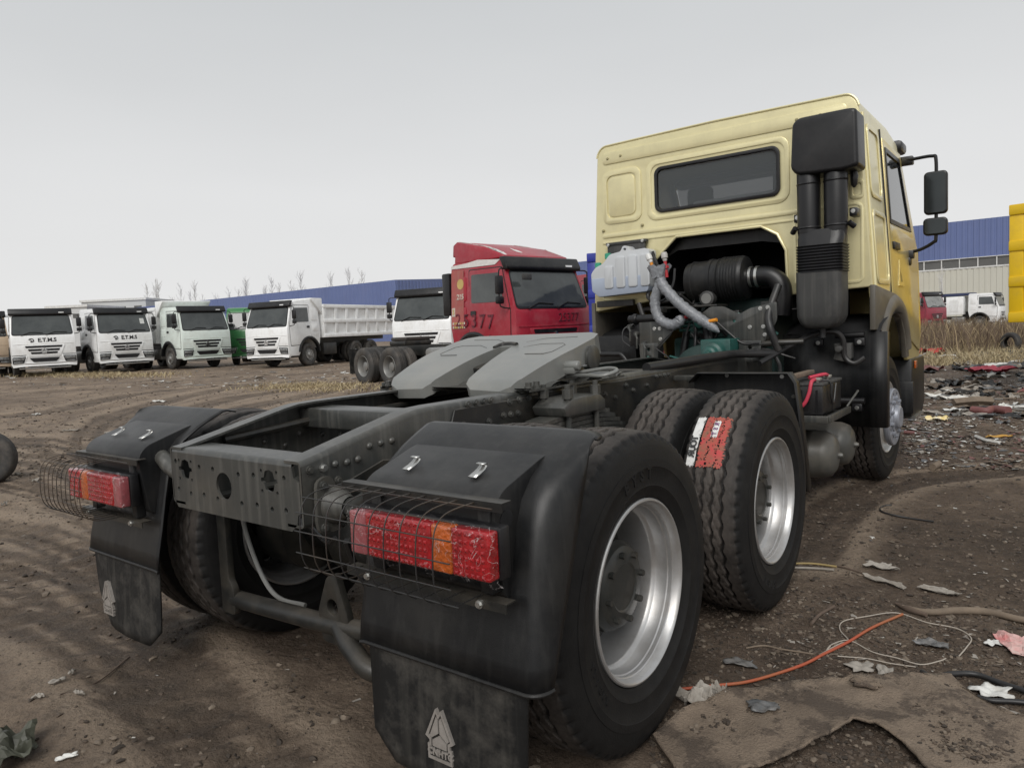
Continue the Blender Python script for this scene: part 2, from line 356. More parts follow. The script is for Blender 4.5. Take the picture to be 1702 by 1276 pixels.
def sm(a, b, x):
    t = np.clip((x - a) / (b - a), 0, 1); return t * t * (3 - 2 * t)
def gh0(x, y):
    d = np.hypot(np.asarray(x, float) - 0.0, np.asarray(y, float) - 2.0)
    return (-0.0085 * np.asarray(x, float) - 0.0055 * np.asarray(y, float)) * sm(7.0, 16.0, d) * np.minimum(1, 90 / np.maximum(d, 1))
def gp(px, py, z=0.0):
    d = CAM_R.T @ np.array([(px - PW / 2) / F_PX, -(py - PH / 2) / F_PX, 1.0])
    t = (z - CAM_P.z) / d[2]; p = np.array(CAM_P) + t * d; return Vector(p)
def at_depth(px, depth, z=None):
    """world x,y of a point at image column px (at horizon height) and given depth"""
    hy = 584.44 - 0.0453 * px
    d = CAM_R.T @ np.array([(px - PW / 2) / F_PX, -(hy - PH / 2) / F_PX, 1.0])
    p = np.array(CAM_P) + depth * d
    return Vector((p[0], p[1], float(gh0(p[0], p[1])) if z is None else z))

# ------------------------------------------------------------------ value noise (for the ground)
_rs = np.random.RandomState(3); _T = _rs.rand(256, 256)
def vnoise(x, y):
    xi = np.floor(x).astype(int); yi = np.floor(y).astype(int); fx = x - xi; fy = y - yi
    fx = fx * fx * (3 - 2 * fx); fy = fy * fy * (3 - 2 * fy)
    g = lambda i, j: _T[i % 256, j % 256]
    return (g(xi, yi) * (1 - fx) + g(xi + 1, yi) * fx) * (1 - fy) + (g(xi, yi + 1) * (1 - fx) + g(xi + 1, yi + 1) * fx) * fy
def fbm(x, y, o=4):
    s = 0; a = 0.5
    for i in range(o):
        s = s + a * vnoise(x + 31.7 * i, y + 17.3 * i); x = x * 2.03; y = y * 2.03; a *= 0.5
    return s

# ------------------------------------------------------------------ ground
def graded(c, lo, hi):
    def side(lim):
        out = []; d = 0.0
        while d < lim:
            out.append(d)
            d += 0.05 + 0.0085 * max(0, min(d, 22) - 3) + 0.1 * max(0, d - 22)
        out.append(lim); return out
    return np.array([c - d for d in reversed(side(c - lo)[1:])] + [c + d for d in side(hi - c)])
gx = graded(-2.0, -2500, 2500); gy = graded(1.5, -400, 3500)
X, Y = np.meshgrid(gx, gy, indexing='xy')
def poly_dist(X, Y, pts):
    best = np.full(X.shape, 1e9); arc = np.zeros(X.shape); s0 = 0
    for a, b in zip(pts[:-1], pts[1:]):
        dx, dy = b[0] - a[0], b[1] - a[1]; l2 = dx * dx + dy * dy; l = math.sqrt(l2)
        t = np.clip(((X - a[0]) * dx + (Y - a[1]) * dy) / l2, 0, 1)
        d = np.hypot(X - a[0] - t * dx, Y - a[1] - t * dy); m = d < best
        best = np.where(m, d, best); arc = np.where(m, s0 + t * l, arc); s0 += l
    return best, arc
RUTS = [[(600, 640), (430, 660), (300, 690), (262, 720), (290, 760)], [(600, 632), (400, 648), (230, 685), (165, 720), (180, 770), (240, 830)],
        [(520, 636), (250, 658), (100, 690), (-60, 705)], [(440, 630), (200, 647), (-60, 668)], [(-60, 870), (80, 900), (160, 945), (300, 1040)],
        [(-60, 800), (60, 820), (130, 850), (240, 905)], [(-60, 1000), (120, 1050), (250, 1140), (420, 1290)], [(-40, 930), (110, 975), (200, 1040), (330, 1180)],
        [(1760, 775), (1500, 800), (1390, 850), (1330, 930)], [(560, 650), (380, 690), (330, 730)],
        [(-60, 735), (90, 745), (190, 790)], [(-60, 760), (60, 775), (140, 815)]]
RPTS = [[(p.x, p.y) for p in curve([gp(*q) for q in r], 5)] for r in RUTS]
NEAR = (np.abs(X) < 40) & (Y > -6) & (Y < 40)
def ground_z(X, Y, ruts=True):
    base = gh0(X, Y)
    near_truck = sm(0.35, 1.2, np.maximum(np.maximum(np.abs(X) - 1.3, 0), np.maximum(-0.7 - Y, Y - 5.2)))
    fade = 1 - sm(60, 200, np.hypot(X, Y))
    amp = (0.35 + 0.65 * near_truck) * fade
    z = amp * ((fbm(X * 0.45, Y * 0.45, 3) - 0.44) * 0.09 + (fbm(X * 2.3 + 9, Y * 2.3, 3) - 0.44) * 0.022 + (np.abs(fbm(X * 4.5, Y * 4.5 + 5, 3) - 0.44)) * 0.045 + np.abs(fbm(X * 13, Y * 13 + 3, 3) - 0.44) * 0.024 - 0.006)
    wet = np.zeros_like(z); ridge = np.zeros_like(z)
    if ruts:
        for k, pts in enumerate(RPTS):
            if X.size == 1 and min(abs(X.flat[0] - a) + abs(Y.flat[0] - b) for a, b in pts) > 4: continue
            d, s = poly_dist(X, Y, pts)
            w = 0.17 if np.hypot(*pts[len(pts) // 2]) < 7 else 0.32
            mod = 0.7 + 0.5 * np.sin(s * 2 * PI / 0.21) * (w < 0.2)
            z = z - ((0.024 if w < 0.2 else 0.032) * np.exp(-(d / w) ** 2) * mod - (0.016 if w < 0.2 else 0.024) * np.exp(-((d - 1.8 * w) / (0.6 * w)) ** 2)) * (0.75 + 0.5 * vnoise(s * 1.7, s * 0 + k))
            lines = 0.5 + 0.5 * np.cos(d * 2 * PI / (w * 0.9)) * (0.6 + 0.4 * np.sin(s * 2 * PI / (w * 1.4)))
            wet = np.where(d < 2.4 * w, np.maximum(wet, np.exp(-(d / (w * 1.5)) ** 2) * lines), wet); ridge = np.maximum(ridge, np.exp(-((d - 1.55 * w) / (0.5 * w)) ** 2))
    return base + z, wet - 1.0 * ridge * (wet < 0.35)
Z, WET = ground_z(X, Y, False)
rows_ = np.where((gy > -6) & (gy < 42))[0]; cols_ = np.where(np.abs(gx) < 42)[0]; sl_ = (slice(rows_[0], rows_[-1] + 1), slice(cols_[0], cols_[-1] + 1))
Z[sl_], WET[sl_] = ground_z(X[sl_], Y[sl_])
gv = np.stack([X.ravel(), Y.ravel(), Z.ravel()], 1)
ny, nx = X.shape
ii = (np.arange(ny - 1)[:, None] * nx + np.arange(nx - 1)[None, :]).ravel()
gf = np.stack([ii, ii + 1, ii + nx + 1, ii + nx], 1)
me = bpy.data.meshes.new('ground')
me.vertices.add(len(gv)); me.vertices.foreach_set('co', gv.ravel())
me.loops.add(gf.size); me.loops.foreach_set('vertex_index', gf.ravel().astype(np.int32))
me.polygons.add(len(gf)); me.polygons.foreach_set('loop_start', np.arange(0, gf.size, 4, dtype=np.int32)); me.polygons.foreach_set('loop_total', np.full(len(gf), 4, np.int32))
me.update(calc_edges=True); me.shade_smooth()
at = me.attributes.new('rut', 'FLOAT', 'POINT'); at.data.foreach_set('value', WET.ravel().astype(np.float32))
# churned wet mud along the truck's right side and towards the tip, drier track to the left
dry = 0.26 + sm(1.0, -5.0, X) * 0.6 + 0.35 * sm(0, -1.5, Y) * sm(1.0, -0.5, X)
at = me.attributes.new('dryness', 'FLOAT', 'POINT'); at.data.foreach_set('value', dry.ravel().astype(np.float32))
def ground_mat():
    m = bpy.data.materials.new('mud'); m.use_nodes = True; t = m.node_tree; L = t.links; b = t.nodes['Principled BSDF']
    tcx = N(t, 'ShaderNodeTexCoord'); co = tcx.outputs['Object']
    def noise(s, d=8, r=0.65, dist=0.0):
        n = N(t, 'ShaderNodeTexNoise'); n.inputs['Scale'].default_value = s; n.inputs['Detail'].default_value = d; n.inputs['Roughness'].default_value = r; n.inputs['Distortion'].default_value = dist
        L.new(co, n.inputs['Vector']); return n.outputs['Fac']
    def mapr(s, a, c, lo=0.0, hi=1.0):
        q = N(t, 'ShaderNodeMapRange'); q.inputs['From Min'].default_value = a; q.inputs['From Max'].default_value = c; q.inputs['To Min'].default_value = lo; q.inputs['To Max'].default_value = hi; L.new(s, q.inputs['Value']); return q.outputs[0]
    def math_(op, a, c):
        q = N(t, 'ShaderNodeMath', operation=op)
        for i, v in enumerate((a, c)):
            if isinstance(v, (int, float)): q.inputs[i].default_value = v
            else: L.new(v, q.inputs[i])
        return q.outputs[0]
    def mix(f, a, c):
        q = N(t, 'ShaderNodeMixRGB'); L.new(f, q.inputs['Fac'])
        for k, v in (('Color1', a), ('Color2', c)):
            if isinstance(v, tuple): q.inputs[k].default_value = (*v, 1)
            else: L.new(v, q.inputs[k])
        return q.outputs[0]
    a1 = N(t, 'ShaderNodeAttribute', attribute_name='dryness'); a2 = N(t, 'ShaderNodeAttribute', attribute_name='rut')
    big = noise(0.55, 6, 0.6); med = noise(2.8, 10, 0.74, 0.4); sml = noise(13, 9, 0.75); fine = noise(55, 7, 0.75)
    # three soils: dark damp mud, brown mud, paler drying crust
    df = math_('ADD', math_('ADD', mapr(big, 0.3, 0.7, -0.25, 0.35), math_('MULTIPLY', a1.outputs['Fac'], 0.6)), mapr(med, 0.3, 0.7, -0.2, 0.5))
    r = N(t, 'ShaderNodeValToRGB'); L.new(df, r.inputs['Fac']); e = r.color_ramp.elements
    e[0].position = 0.0; e[0].color = (0.056, 0.0395, 0.028, 1); e[1].position = 1.0; e[1].color = (0.285, 0.218, 0.158, 1)
    q = e.new(0.35); q.color = (0.115, 0.083, 0.06, 1); q = e.new(0.65); q.color = (0.183, 0.137, 0.1, 1)
    c = r.outputs['Color']
    c = mix(math_('MAXIMUM', math_('MULTIPLY', a2.outputs['Fac'], -0.9), 0.0), c, (0.32, 0.25, 0.185))
    c = mix(math_('MAXIMUM', math_('MULTIPLY', a2.outputs['Fac'], 0.9), 0.0), c, (0.052, 0.038, 0.028))
    c = mix(mapr(sml, 0.54, 0.66, 0, 0.55), c, (0.04, 0.03, 0.0225))
    c = mix(mapr(sml, 0.44, 0.34, 0, 0.45), c, (0.235, 0.19, 0.145))
    c = mix(mapr(fine, 0.55, 0.68, 0, 0.6), c, (0.03, 0.0235, 0.018))
    c = mix(mapr(fine, 0.42, 0.32, 0, 0.5), c, (0.27, 0.225, 0.18))
    c = mix(mapr(noise(1.9, 10, 0.82, 1.2), 0.62, 0.7, 0, 0.4), c, (0.25, 0.22, 0.185))
    L.new(c, b.inputs['Base Color'])
    L.new(mapr(med, 0.3, 0.7, 0.6, 0.95), b.inputs['Roughness']); b.inputs['Specular IOR Level'].default_value = 0.3
    dn = N(t, 'ShaderNodeTexNoise'); dn.inputs['Scale'].default_value = 9; dn.inputs['Detail'].default_value = 3; L.new(co, dn.inputs['Vector'])
    dv = N(t, 'ShaderNodeVectorMath', operation='MULTIPLY_ADD'); dv.inputs[1].default_value = (0.06, 0.06, 0.06); L.new(dn.outputs['Color'], dv.inputs[0]); L.new(co, dv.inputs[2])
    def clods(s):
        v = N(t, 'ShaderNodeTexVoronoi'); v.inputs['Scale'].default_value = s; L.new(dv.outputs[0], v.inputs['Vector']); return math_('SUBTRACT', 0.8, v.outputs['Distance'])
    h = math_('ADD', math_('MULTIPLY', med, 0.03), math_('MULTIPLY', sml, 0.035))
    h = math_('ADD', h, math_('MULTIPLY', fine, 0.011)); h = math_('ADD', h, math_('MULTIPLY', clods(15), 0.014)); h = math_('ADD', h, math_('MULTIPLY', clods(48), 0.006))
    bp = N(t, 'ShaderNodeBump'); bp.inputs['Strength'].default_value = 1.0; bp.inputs['Distance'].default_value = 1.0; L.new(h, bp.inputs['Height']); L.new(bp.outputs[0], b.inputs['Normal'])
    return m
GROUND = ground_mat(); me.materials.append(GROUND)
struct(link('ground', me))

# ------------------------------------------------------------------ buildings
BCLAD = pm('blue_cladding', (0.12, 0.16, 0.33), 0.45, var=0.12, scale=0.2, streak=0.0, dirt=(0.16, 0.18, 0.33), dirt_amt=0.3, dirt_scale=0.15)
CCLAD = pm('cream_cladding', (0.56, 0.55, 0.48), 0.5, var=0.1, scale=0.2, dirt=(0.4, 0.37, 0.3), dirt_amt=0.35, dirt_scale=0.2)
WFRAME = pm('white_frame', (0.75, 0.75, 0.73), 0.5)
WPANE = pm('window_pane', (0.13, 0.13, 0.125), 0.2, var=0.45, scale=0.35)
FARW = pm('far_render', (0.55, 0.56, 0.56), 0.7, var=0.08, scale=0.1)
def wall_frame(a, b):
    d = (b - a); d.z = 0; L_ = d.length; u = d / L_; n = Vector((u.y, -u.x, 0))
    if n.dot(CAM_P - a) < 0: n = -n
    return u, n, L_
def corrugated(mb, a, u, n, x0, x1, z0, z1, pitch, depth=0.05, thick=0.12):
    k = int((x1 - x0) / pitch); prof = []
    for i in range(k):
        x = x0 + i * pitch
        prof += [(x, 0), (x + pitch * .3, 0), (x + pitch * .4, depth), (x + pitch * .9, depth)]
    prof.append((x1, 0))
    P = [[a + u * x + n * (h) + Vector((0, 0, z)) for x, h in prof] for z in (z0, z1)]
    mb.grid(P)
a = at_depth(925, 106); b = at_depth(1790, 70); a.z = b.z = -1.0
u, n, Lr = wall_frame(a, b)
wr = thing('warehouse', 'long warehouse with blue upper cladding over a strip of windows and a cream lower wall', 'warehouse', a)
bl = Matrix.Translation(-a)
m = MB(); corrugated(m, a, u, n, 0, Lr, 7.57, 11.4, 0.5); m.build('upper_cladding', BCLAD, wr, xf=bl, smooth=False)
m = MB(); corrugated(m, a, u, n, 0, Lr, 0, 6.45, 0.5); m.build('lower_cladding', CCLAD, wr, xf=bl, smooth=False)
m = MB(); m.add([a + Vector((0, 0, 11.4)), b + Vector((0, 0, 11.4)), b - n * 18 + Vector((0, 0, 12.6)), a - n * 18 + Vector((0, 0, 12.6)), a - n * 36 + Vector((0, 0, 11.3)), b - n * 36 + Vector((0, 0, 11.3)),
                 a - n * 36, b - n * 36, a, b], [(0, 1, 2, 3), (3, 2, 5, 4), (4, 5, 7, 6), (0, 3, 4, 6, 8), (1, 9, 7, 5, 2)])
m.build('roof', BCLAD, wr, xf=bl, smooth=False)
def wbox(mb, a, u, n, x0, x1, d0, d1, z0, z1):
    vs = []
    for z in (z0, z1):
        for x, d in ((x0, d0), (x1, d0), (x1, d1), (x0, d1)): vs.append(a + u * x + n * d + Vector((0, 0, z)))
    mb.add(vs, [(0, 3, 2, 1), (4, 5, 6, 7), (0, 1, 5, 4), (1, 2, 6, 5), (2, 3, 7, 6), (3, 0, 4, 7)])
pane_w = 1.62; k = 0; x = Lr - 34 * pane_w
m = MB(); wbox(m, a, u, n, 0, Lr, -0.02, 0.09, 6.45, 6.6); wbox(m, a, u, n, 0, Lr, -0.02, 0.12, 7.5, 7.57); m.build('window_rail', WFRAME, wr, xf=bl, smooth=False)
m = MB(); wbox(m, a, u, n, 0, x, -0.2, -0.05, 6.6, 7.5); m.build('window_strip', WPANE, wr, xf=bl, smooth=False)
m = MB(); m.box(0, pane_w, 0.05, 0.1, 6.6, 7.5); pane_me = m.mesh('window', WPANE)
m = MB(); m.box(-0.05, 0.05, -0.0, 0.05, 6.6, 7.5); mul_me = m.mesh('mullion', WFRAME)
ang = math.atan2(u.y, u.x)
while x < Lr - 1:
    link('window', pane_me, wr, loc=u * x, rz=ang); link('mullion', mul_me, wr, loc=u * x + n * 0.06, rz=ang); x += pane_w

c0 = at_depth(215, 166); c1 = at_depth(662, 115); c2 = at_depth(800, 137)
for q in (c0, c1, c2): q.z = -0.5
wl = thing('warehouse', 'distant low blue metal warehouse behind the row of white trucks', 'warehouse', c1)
bl = Matrix.Translation(-c1)
m = MB()
for p_, q_ in ((c0, c1), (c1, c2)):
    u, n, Lw = wall_frame(p_, q_); corrugated(m, p_, u, n, 0, Lw, 0, 10.4, 0.9, 0.08)
m.build('cladding', BCLAD, wl, xf=bl, smooth=False)
m = MB(); up = Vector((0, 0, 10.4)); c3 = c0 + (c2 - c1)
m.add([c0 + up, c1 + up, c2 + up, c3 + up, (c0 + c3) / 2 + up * 1.06, (c1 + c2) / 2 + up * 1.06], [(0, 1, 5, 4), (4, 5, 2, 3), (1, 2, 5), (0, 4, 3)])
m.add([c2, c3, c3 + up, c2 + up], [(0, 1, 2, 3)]); m.add([c3, c0, c0 + up, c3 + up], [(0, 1, 2, 3)])
m.build('roof', BCLAD, wl, xf=bl, smooth=False)
def far_block(px0, px1, depth, h, label):
    p, q = at_depth(px0, depth), at_depth(px1, depth); p.z = q.z = -0.5
    u, n, Lw = wall_frame(p, q); t = thing('far_building', label, 'building', p); xf = Matrix.Translation(-p)
    m = MB(); wbox(m, p, u, n, 0, Lw, -14, 0, 0, h); m.build('wall', FARW, t, xf=xf, smooth=False)
    m = MB(); wbox(m, p, u, n, -0.3, Lw + 0.3, -14.3, 0.3, h, h + 0.5); m.build('parapet', WFRAME, t, xf=xf, smooth=False)
    m = MB(); m.box(-0.9, 0.9, 0, 0.08, 0, 0.9); wm = m.mesh('window', WPANE)
    nW = max(2, int(Lw / 3.6))
    for i in range(nW): link('window', wm, t, loc=u * ((i + 0.5) * Lw / nW) + n * 0.03 + Vector((0, 0, h - 2.2)), rz=math.atan2(u.y, u.x))
far_block(84, 150, 150, 10.3, 'pale low building far behind the two white lorries marked with letters, lower block')
far_block(142, 248, 172, 12.6, 'pale flat-roofed building far behind, the taller block meeting the blue warehouse')

# ------------------------------------------------------------------ bare trees
BARK = pm('bare_bark', (0.66, 0.65, 0.64), 0.8, var=0.3)
def bare_tree_meshes(seed, h, spread=0.16):
    r = random.Random(seed); tr = MB(); cr = MB()
    top = []
    p = Vector((0, 0, 0)); pts = [p.copy()]
    for i in range(6):
        p = p + Vector((r.uniform(-.12, .12), r.uniform(-.12, .12), h * 0.9 / 6)); pts.append(p.copy())
    tr.tube(pts, 0.1, 6, rs=[0.12 * (1 - 0.8 * i / 6) + 0.02 for i in range(7)])
    for i in range(34):
        t = r.uniform(0.3, 0.98); b0 = pts[int(t * 6)].lerp(pts[min(6, int(t * 6) + 1)], t * 6 % 1)
        a = r.uniform(0, 2 * PI); ln = h * spread * r.uniform(0.5, 1.2) * (1.25 - t * 0.6)
        q = [b0]; d = Vector((math.cos(a), math.sin(a), r.uniform(1.1, 2.2))).normalized()
        for j in range(3): q.append(q[-1] + d * ln / 3); d = (d + Vector((r.uniform(-.2, .2), r.uniform(-.2, .2), 0.15))).normalized()
        cr.tube(q, 0.03, 3, caps=False, rs=[0.045, 0.035, 0.025, 0.01])
        for j in range(3):
            s0 = q[1 + j % 2]; e = s0 + Vector((r.uniform(-.6, .6), r.uniform(-.6, .6), r.uniform(.5, 1.1))) * ln * 0.4
            cr.tube([s0, e], 0.02, 3, caps=False, rs=[0.022, 0.01])
    return tr.mesh('trunk', BARK), cr.mesh('crown', BARK)
TV = [bare_tree_meshes(s, 15) for s in range(5)]
def bare_tree(px, depth, s, v, label, group):
    p = at_depth(px, depth, -0.6); t = thing('bare_tree', label, 'tree', p, random.uniform(0, 6), group); t.scale = (s, s, s)
    link('trunk', TV[v][0], t); link('crown', TV[v][1], t)
rt = random.Random(5)
for i in range(26):
    px = 248 + i * 14.4 + rt.uniform(-9, 9)
    bare_tree(px, 190 - 0.06 * (px - 250) + rt.uniform(-6, 6), rt.uniform(1.0, 1.42) * (1.0 if px < 560 else 0.95), i % 5, 'thin leafless tree rising behind the roof of the distant blue warehouse', 'bare trees behind the blue warehouse')
bare_tree(1566, 64, 0.42, 2, 'leafless tree standing before the cream wall above the maroon truck', None)

# ------------------------------------------------------------------ wheels
def pp(px, py, ax, v):
    d = CAM_R.T @ np.array([(px - PW / 2) / F_PX, -(py - PH / 2) / F_PX, 1.0])
    i = 'xyz'.index(ax); t = (v - CAM_P[i]) / d[i]; return Vector(np.array(CAM_P) + t * d)
R_T, ZH = 0.5257, 0.5205
def tyre_mesh(nang=360, hi=True):
    # axial positions across the tread, fine enough for the zigzag grooves
    U = np.linspace(-0.118, 0.118, 66 if hi else 7)
    side = [(0.128, 0.510), (0.137, 0.492), (0.1385, 0.487), (0.1425, 0.478), (0.1435, 0.474), (0.148, 0.455), (0.1515, 0.43), (0.1535, 0.43), (0.1555, 0.405), (0.1535, 0.402), (0.1535, 0.375), (0.1475, 0.346), (0.1485, 0.343), (0.144, 0.333), (0.134, 0.316), (0.1335, 0.310), (0.127, 0.302), (0.117, 0.297)]
    th = np.arange(nang) * 2 * PI / nang
    prof = [(-a, r) for a, r in reversed(side)] + [(u, None) for u in U] + side
    k = len(prof); A = np.zeros((nang, k)); Rr = np.zeros((nang, k)); ns = len(side)
    for j, (a, r) in enumerate(prof):
        if r is not None:
            A[:, j] = a; Rr[:, j] = r
            if hi and 0 < (j if j < ns else k - 1 - j) and abs(r - 0.510) < 1e-6:
                lug = (np.sin(th * 60) > 0.55); Rr[:, j] = np.where(lug, r - 0.007, r); A[:, j] = np.where(lug, a - np.sign(a) * 0.004, a)
        else:
            crown = R_T - 0.010 * (a / 0.118) ** 2
            A[:, j] = a
            dep = np.zeros(nang)
            if hi:
                for g, ph in ((-0.066, 0), (-0.022, PI), (0.022, 0), (0.066, PI)):
                    zz = np.arcsin(np.sin(th * 44 + ph)) / (PI / 2)
                    d = np.abs(a - g - 0.0065 * zz); dep = np.maximum(dep, 0.013 * (1 - sm(0.0042, 0.0075, d)))
                fr = (th * 44 / (2 * PI) + 0.5 * np.floor((a + 0.088) / 0.044)) % 1.0
                if abs(a) < 0.066:
                    dep = np.maximum(dep, 0.0045 * (1 - sm(0.02, 0.07, np.abs(fr - 0.5 + 0.06 * np.sin(a * 300)))))
                else:
                    e = (th * 60 / (2 * PI)) % 1.0
                    dep = np.maximum(dep, 0.010 * (1 - sm(0.03, 0.10, np.abs(e - 0.25))) * (abs(a) > 0.1))
            Rr[:, j] = crown - dep
    co = np.stack([A, Rr * np.cos(th)[:, None], Rr * np.sin(th)[:, None]], -1).reshape(-1, 3)
    i = np.arange(nang)[:, None]; j = np.arange(k - 1)[None, :]; i2 = (i + 1) % nang
    f = np.stack([i * k + j, i * k + j + 1, i2 * k + j + 1, i2 * k + j], -1).reshape(-1, 4)
    me = bpy.data.meshes.new('tyre'); me.from_pydata([tuple(c) for c in co], [], [tuple(q) for q in f])
    me.shade_smooth(); me.set_sharp_from_angle(angle=math.radians(38))
    return me
def flip(me):
    me.flip_normals(); return me
TYRE_ME = tyre_mesh(); TYRE_ME.materials.append(TYRE)
# deep-dished rear rim (outer wheel of the pair)
m = MB(); m.lathe([(0.108, 0.2985), (0.124, 0.300), (0.132, 0.3005), (0.136, 0.297), (0.137, 0.292), (0.133, 0.288), (0.124, 0.2835), (0.108, 0.2795), (0.105, 0.2765), (0.092, 0.2755), (0.088, 0.2725), (0.05, 0.2695), (0.044, 0.2655), (0.036, 0.2585), (0.03, 0.257), (-0.02, 0.2525), (-0.07, 0.2485), (-0.086, 0.2485)], 96)
m.lathe([(-0.086, 0.262), (-0.1, 0.266), (-0.12, 0.284), (-0.13, 0.299)], 64)
m.cur = 1; m.plate([circle(0, 0, 0.2485, 64)] + [circle(0.192 * math.cos(i * PI / 4), 0.192 * math.sin(i * PI / 4), 0.031, 16) for i in range(8)] + [circle(0, 0, 0.125, 40)], 'x', -0.096, -0.086)
RIM_ME = m.mesh('rim', [STEEL, HUBM], angle=30)
m = MB(); m.lathe([(-0.2, 0.12), (-0.08, 0.15), (-0.075, 0.178), (-0.06, 0.18), (-0.058, 0.15), (0.0, 0.146), (0.002, 0.150), (0.03, 0.150), (0.036, 0.142), (0.054, 0.134), (0.062, 0.122), (0.066, 0.082), (0.062, 0.076), (0.062, 0.0)], 48)
HUB_ME = m.mesh('hub', HUBM, angle=30)
m = MB(); m.tube([(0.052, 0, 0), (0.068, 0, 0)], 0.011, 6); HB_ME = m.mesh('hub_bolt', HUBM)
m = MB(); m.tube([(-0.086, 0, 0), (-0.05, 0, 0)], 0.015, 6); m.tube([(-0.055, 0, 0), (-0.02, 0, 0)], 0.009, 8); WN_ME = m.mesh('wheel_nut', HUBM)
m = MB(); m.tube([(-0.086, 0, 0.222), (0.0, 0, 0.226)], 0.004, 6); m.tube([(0.0, 0, 0.226), (0.02, 0, 0.227)], 0.007, 6); VALVE_ME = m.mesh('valve', ZINC)
# front wheel: disc bulges outwards
m = MB(); m.lathe([(0.108, 0.2985), (0.124, 0.300), (0.132, 0.3005), (0.136, 0.297), (0.137, 0.292), (0.130, 0.286), (0.114, 0.282), (0.095, 0.279), (0.08, 0.272), (0.06, 0.26), (0.04, 0.24), (0.04, 0.235), (0.09, 0.236), (0.135, 0.228), (0.145, 0.222)], 80)
m.lathe([(-0.137, 0.295), (-0.12, 0.284), (0.0, 0.25), (0.04, 0.24)], 64)
FRIM_ME = m.mesh('rim', STEELW, angle=30)
GREYW = pm('grey_wheel_disc', (0.34, 0.36, 0.41), 0.4, 0.3, var=0.2, dirt=(0.2, 0.18, 0.16), dirt_amt=0.3)
m = MB(); m.lathe([(0.145, 0.20), (0.152, 0.232), (0.165, 0.238), (0.182, 0.236), (0.19, 0.228)], 64)
m.plate([circle(0, 0, 0.23, 64)] + [circle(0.185 * math.cos(i * PI / 5), 0.185 * math.sin(i * PI / 5), 0.026, 14) for i in range(10)], 'x', 0.178, 0.19)
m.lathe([(0.19, 0.135), (0.2, 0.13), (0.2, 0.1), (0.225, 0.095), (0.235, 0.08), (0.235, 0.0)], 40); FDISC_ME = m.mesh('wheel_disc', GREYW, angle=30)
m = MB()
for i in range(10):
    t = (i + .5) * PI / 5; m.tube([(0.185, 0.155 * math.cos(t), 0.155 * math.sin(t)), (0.215, 0.155 * math.cos(t), 0.155 * math.sin(t))], 0.014, 6)
FNUT_ME = m.mesh('wheel_nuts', GREYW)

TR = thing('tractor_truck', 'champagne gold tractor unit seen from behind with bare dark chassis and fifth wheel', 'truck')
def wheel(x, y, face, kind, nuts=False, spin=0.0, steer=0.0):
    M = Matrix.Translation((x, y, ZH)) @ Matrix.Rotation(steer + (0 if face > 0 else PI), 4, 'Z') @ Matrix.Rotation(spin, 4, 'X')
    w = link('wheel', RIM_ME if kind != 'front' else FRIM_ME, TR, mat=M)
    link('tyre', TYRE_ME, w)
    if kind == 'rear':
        link('hub', HUB_ME, w)
        if nuts:
            for i in range(10):
                t = i * PI / 5 + 0.2; link('wheel_nut', WN_ME, w, loc=(0, 0.167 * math.cos(t), 0.167 * math.sin(t)))
            for i in range(8):
                t = i * PI / 4; link('hub_bolt', HB_ME, w, loc=(0.011, 0.112 * math.cos(t), 0.112 * math.sin(t)))
            link('valve', VALVE_ME, w)
    elif kind == 'front':
        link('wheel_disc', FDISC_ME, w); link('wheel_nuts', FNUT_ME, w)
    return w
wheels = []
for y, sp in ((0.0, 0.15), (1.363, 1.9)):
    for sx in (1, -1):
        w = wheel(sx * 1.076, y, sx, 'rear', nuts=sx > 0, spin=sp if sx > 0 else 0.7)
        if sx > 0: wheels.append(w)
        wheel(sx * 0.736, y, -sx, 'inner', spin=sp + 0.4)
for sx in (1, -1): wheel(sx * 1.0, 4.563, sx, 'front', steer=math.radians(-2), spin=0.6)
# raised sidewall markings and lettering of the near tyres
def sidewall_text(w, body, r, size, t0, step, depth=0.0022):
    for i, ch in enumerate(body):
        if ch == ' ': continue
        t = t0 - i * step
        Mx = frame_m((0.1532, r * math.cos(t), r * math.sin(t)), (0, math.sin(t), -math.cos(t)), (0, math.cos(t), math.sin(t)))
        lettering('sidewall_letter', ch, size, TYRE, w, Mx, depth, bold=0.002)
sidewall_text(wheels[0], 'BYST', 0.385, 0.052, PI / 2 - 0.15 + 0.33, 0.135)
sidewall_text(wheels[0], 'RADIAL', 0.372, 0.026, PI + 0.55, 0.085)
sidewall_text(wheels[1], 'BYST', 0.385, 0.052, PI / 2 - 1.9 + 0.3 + 2.6, 0.135)
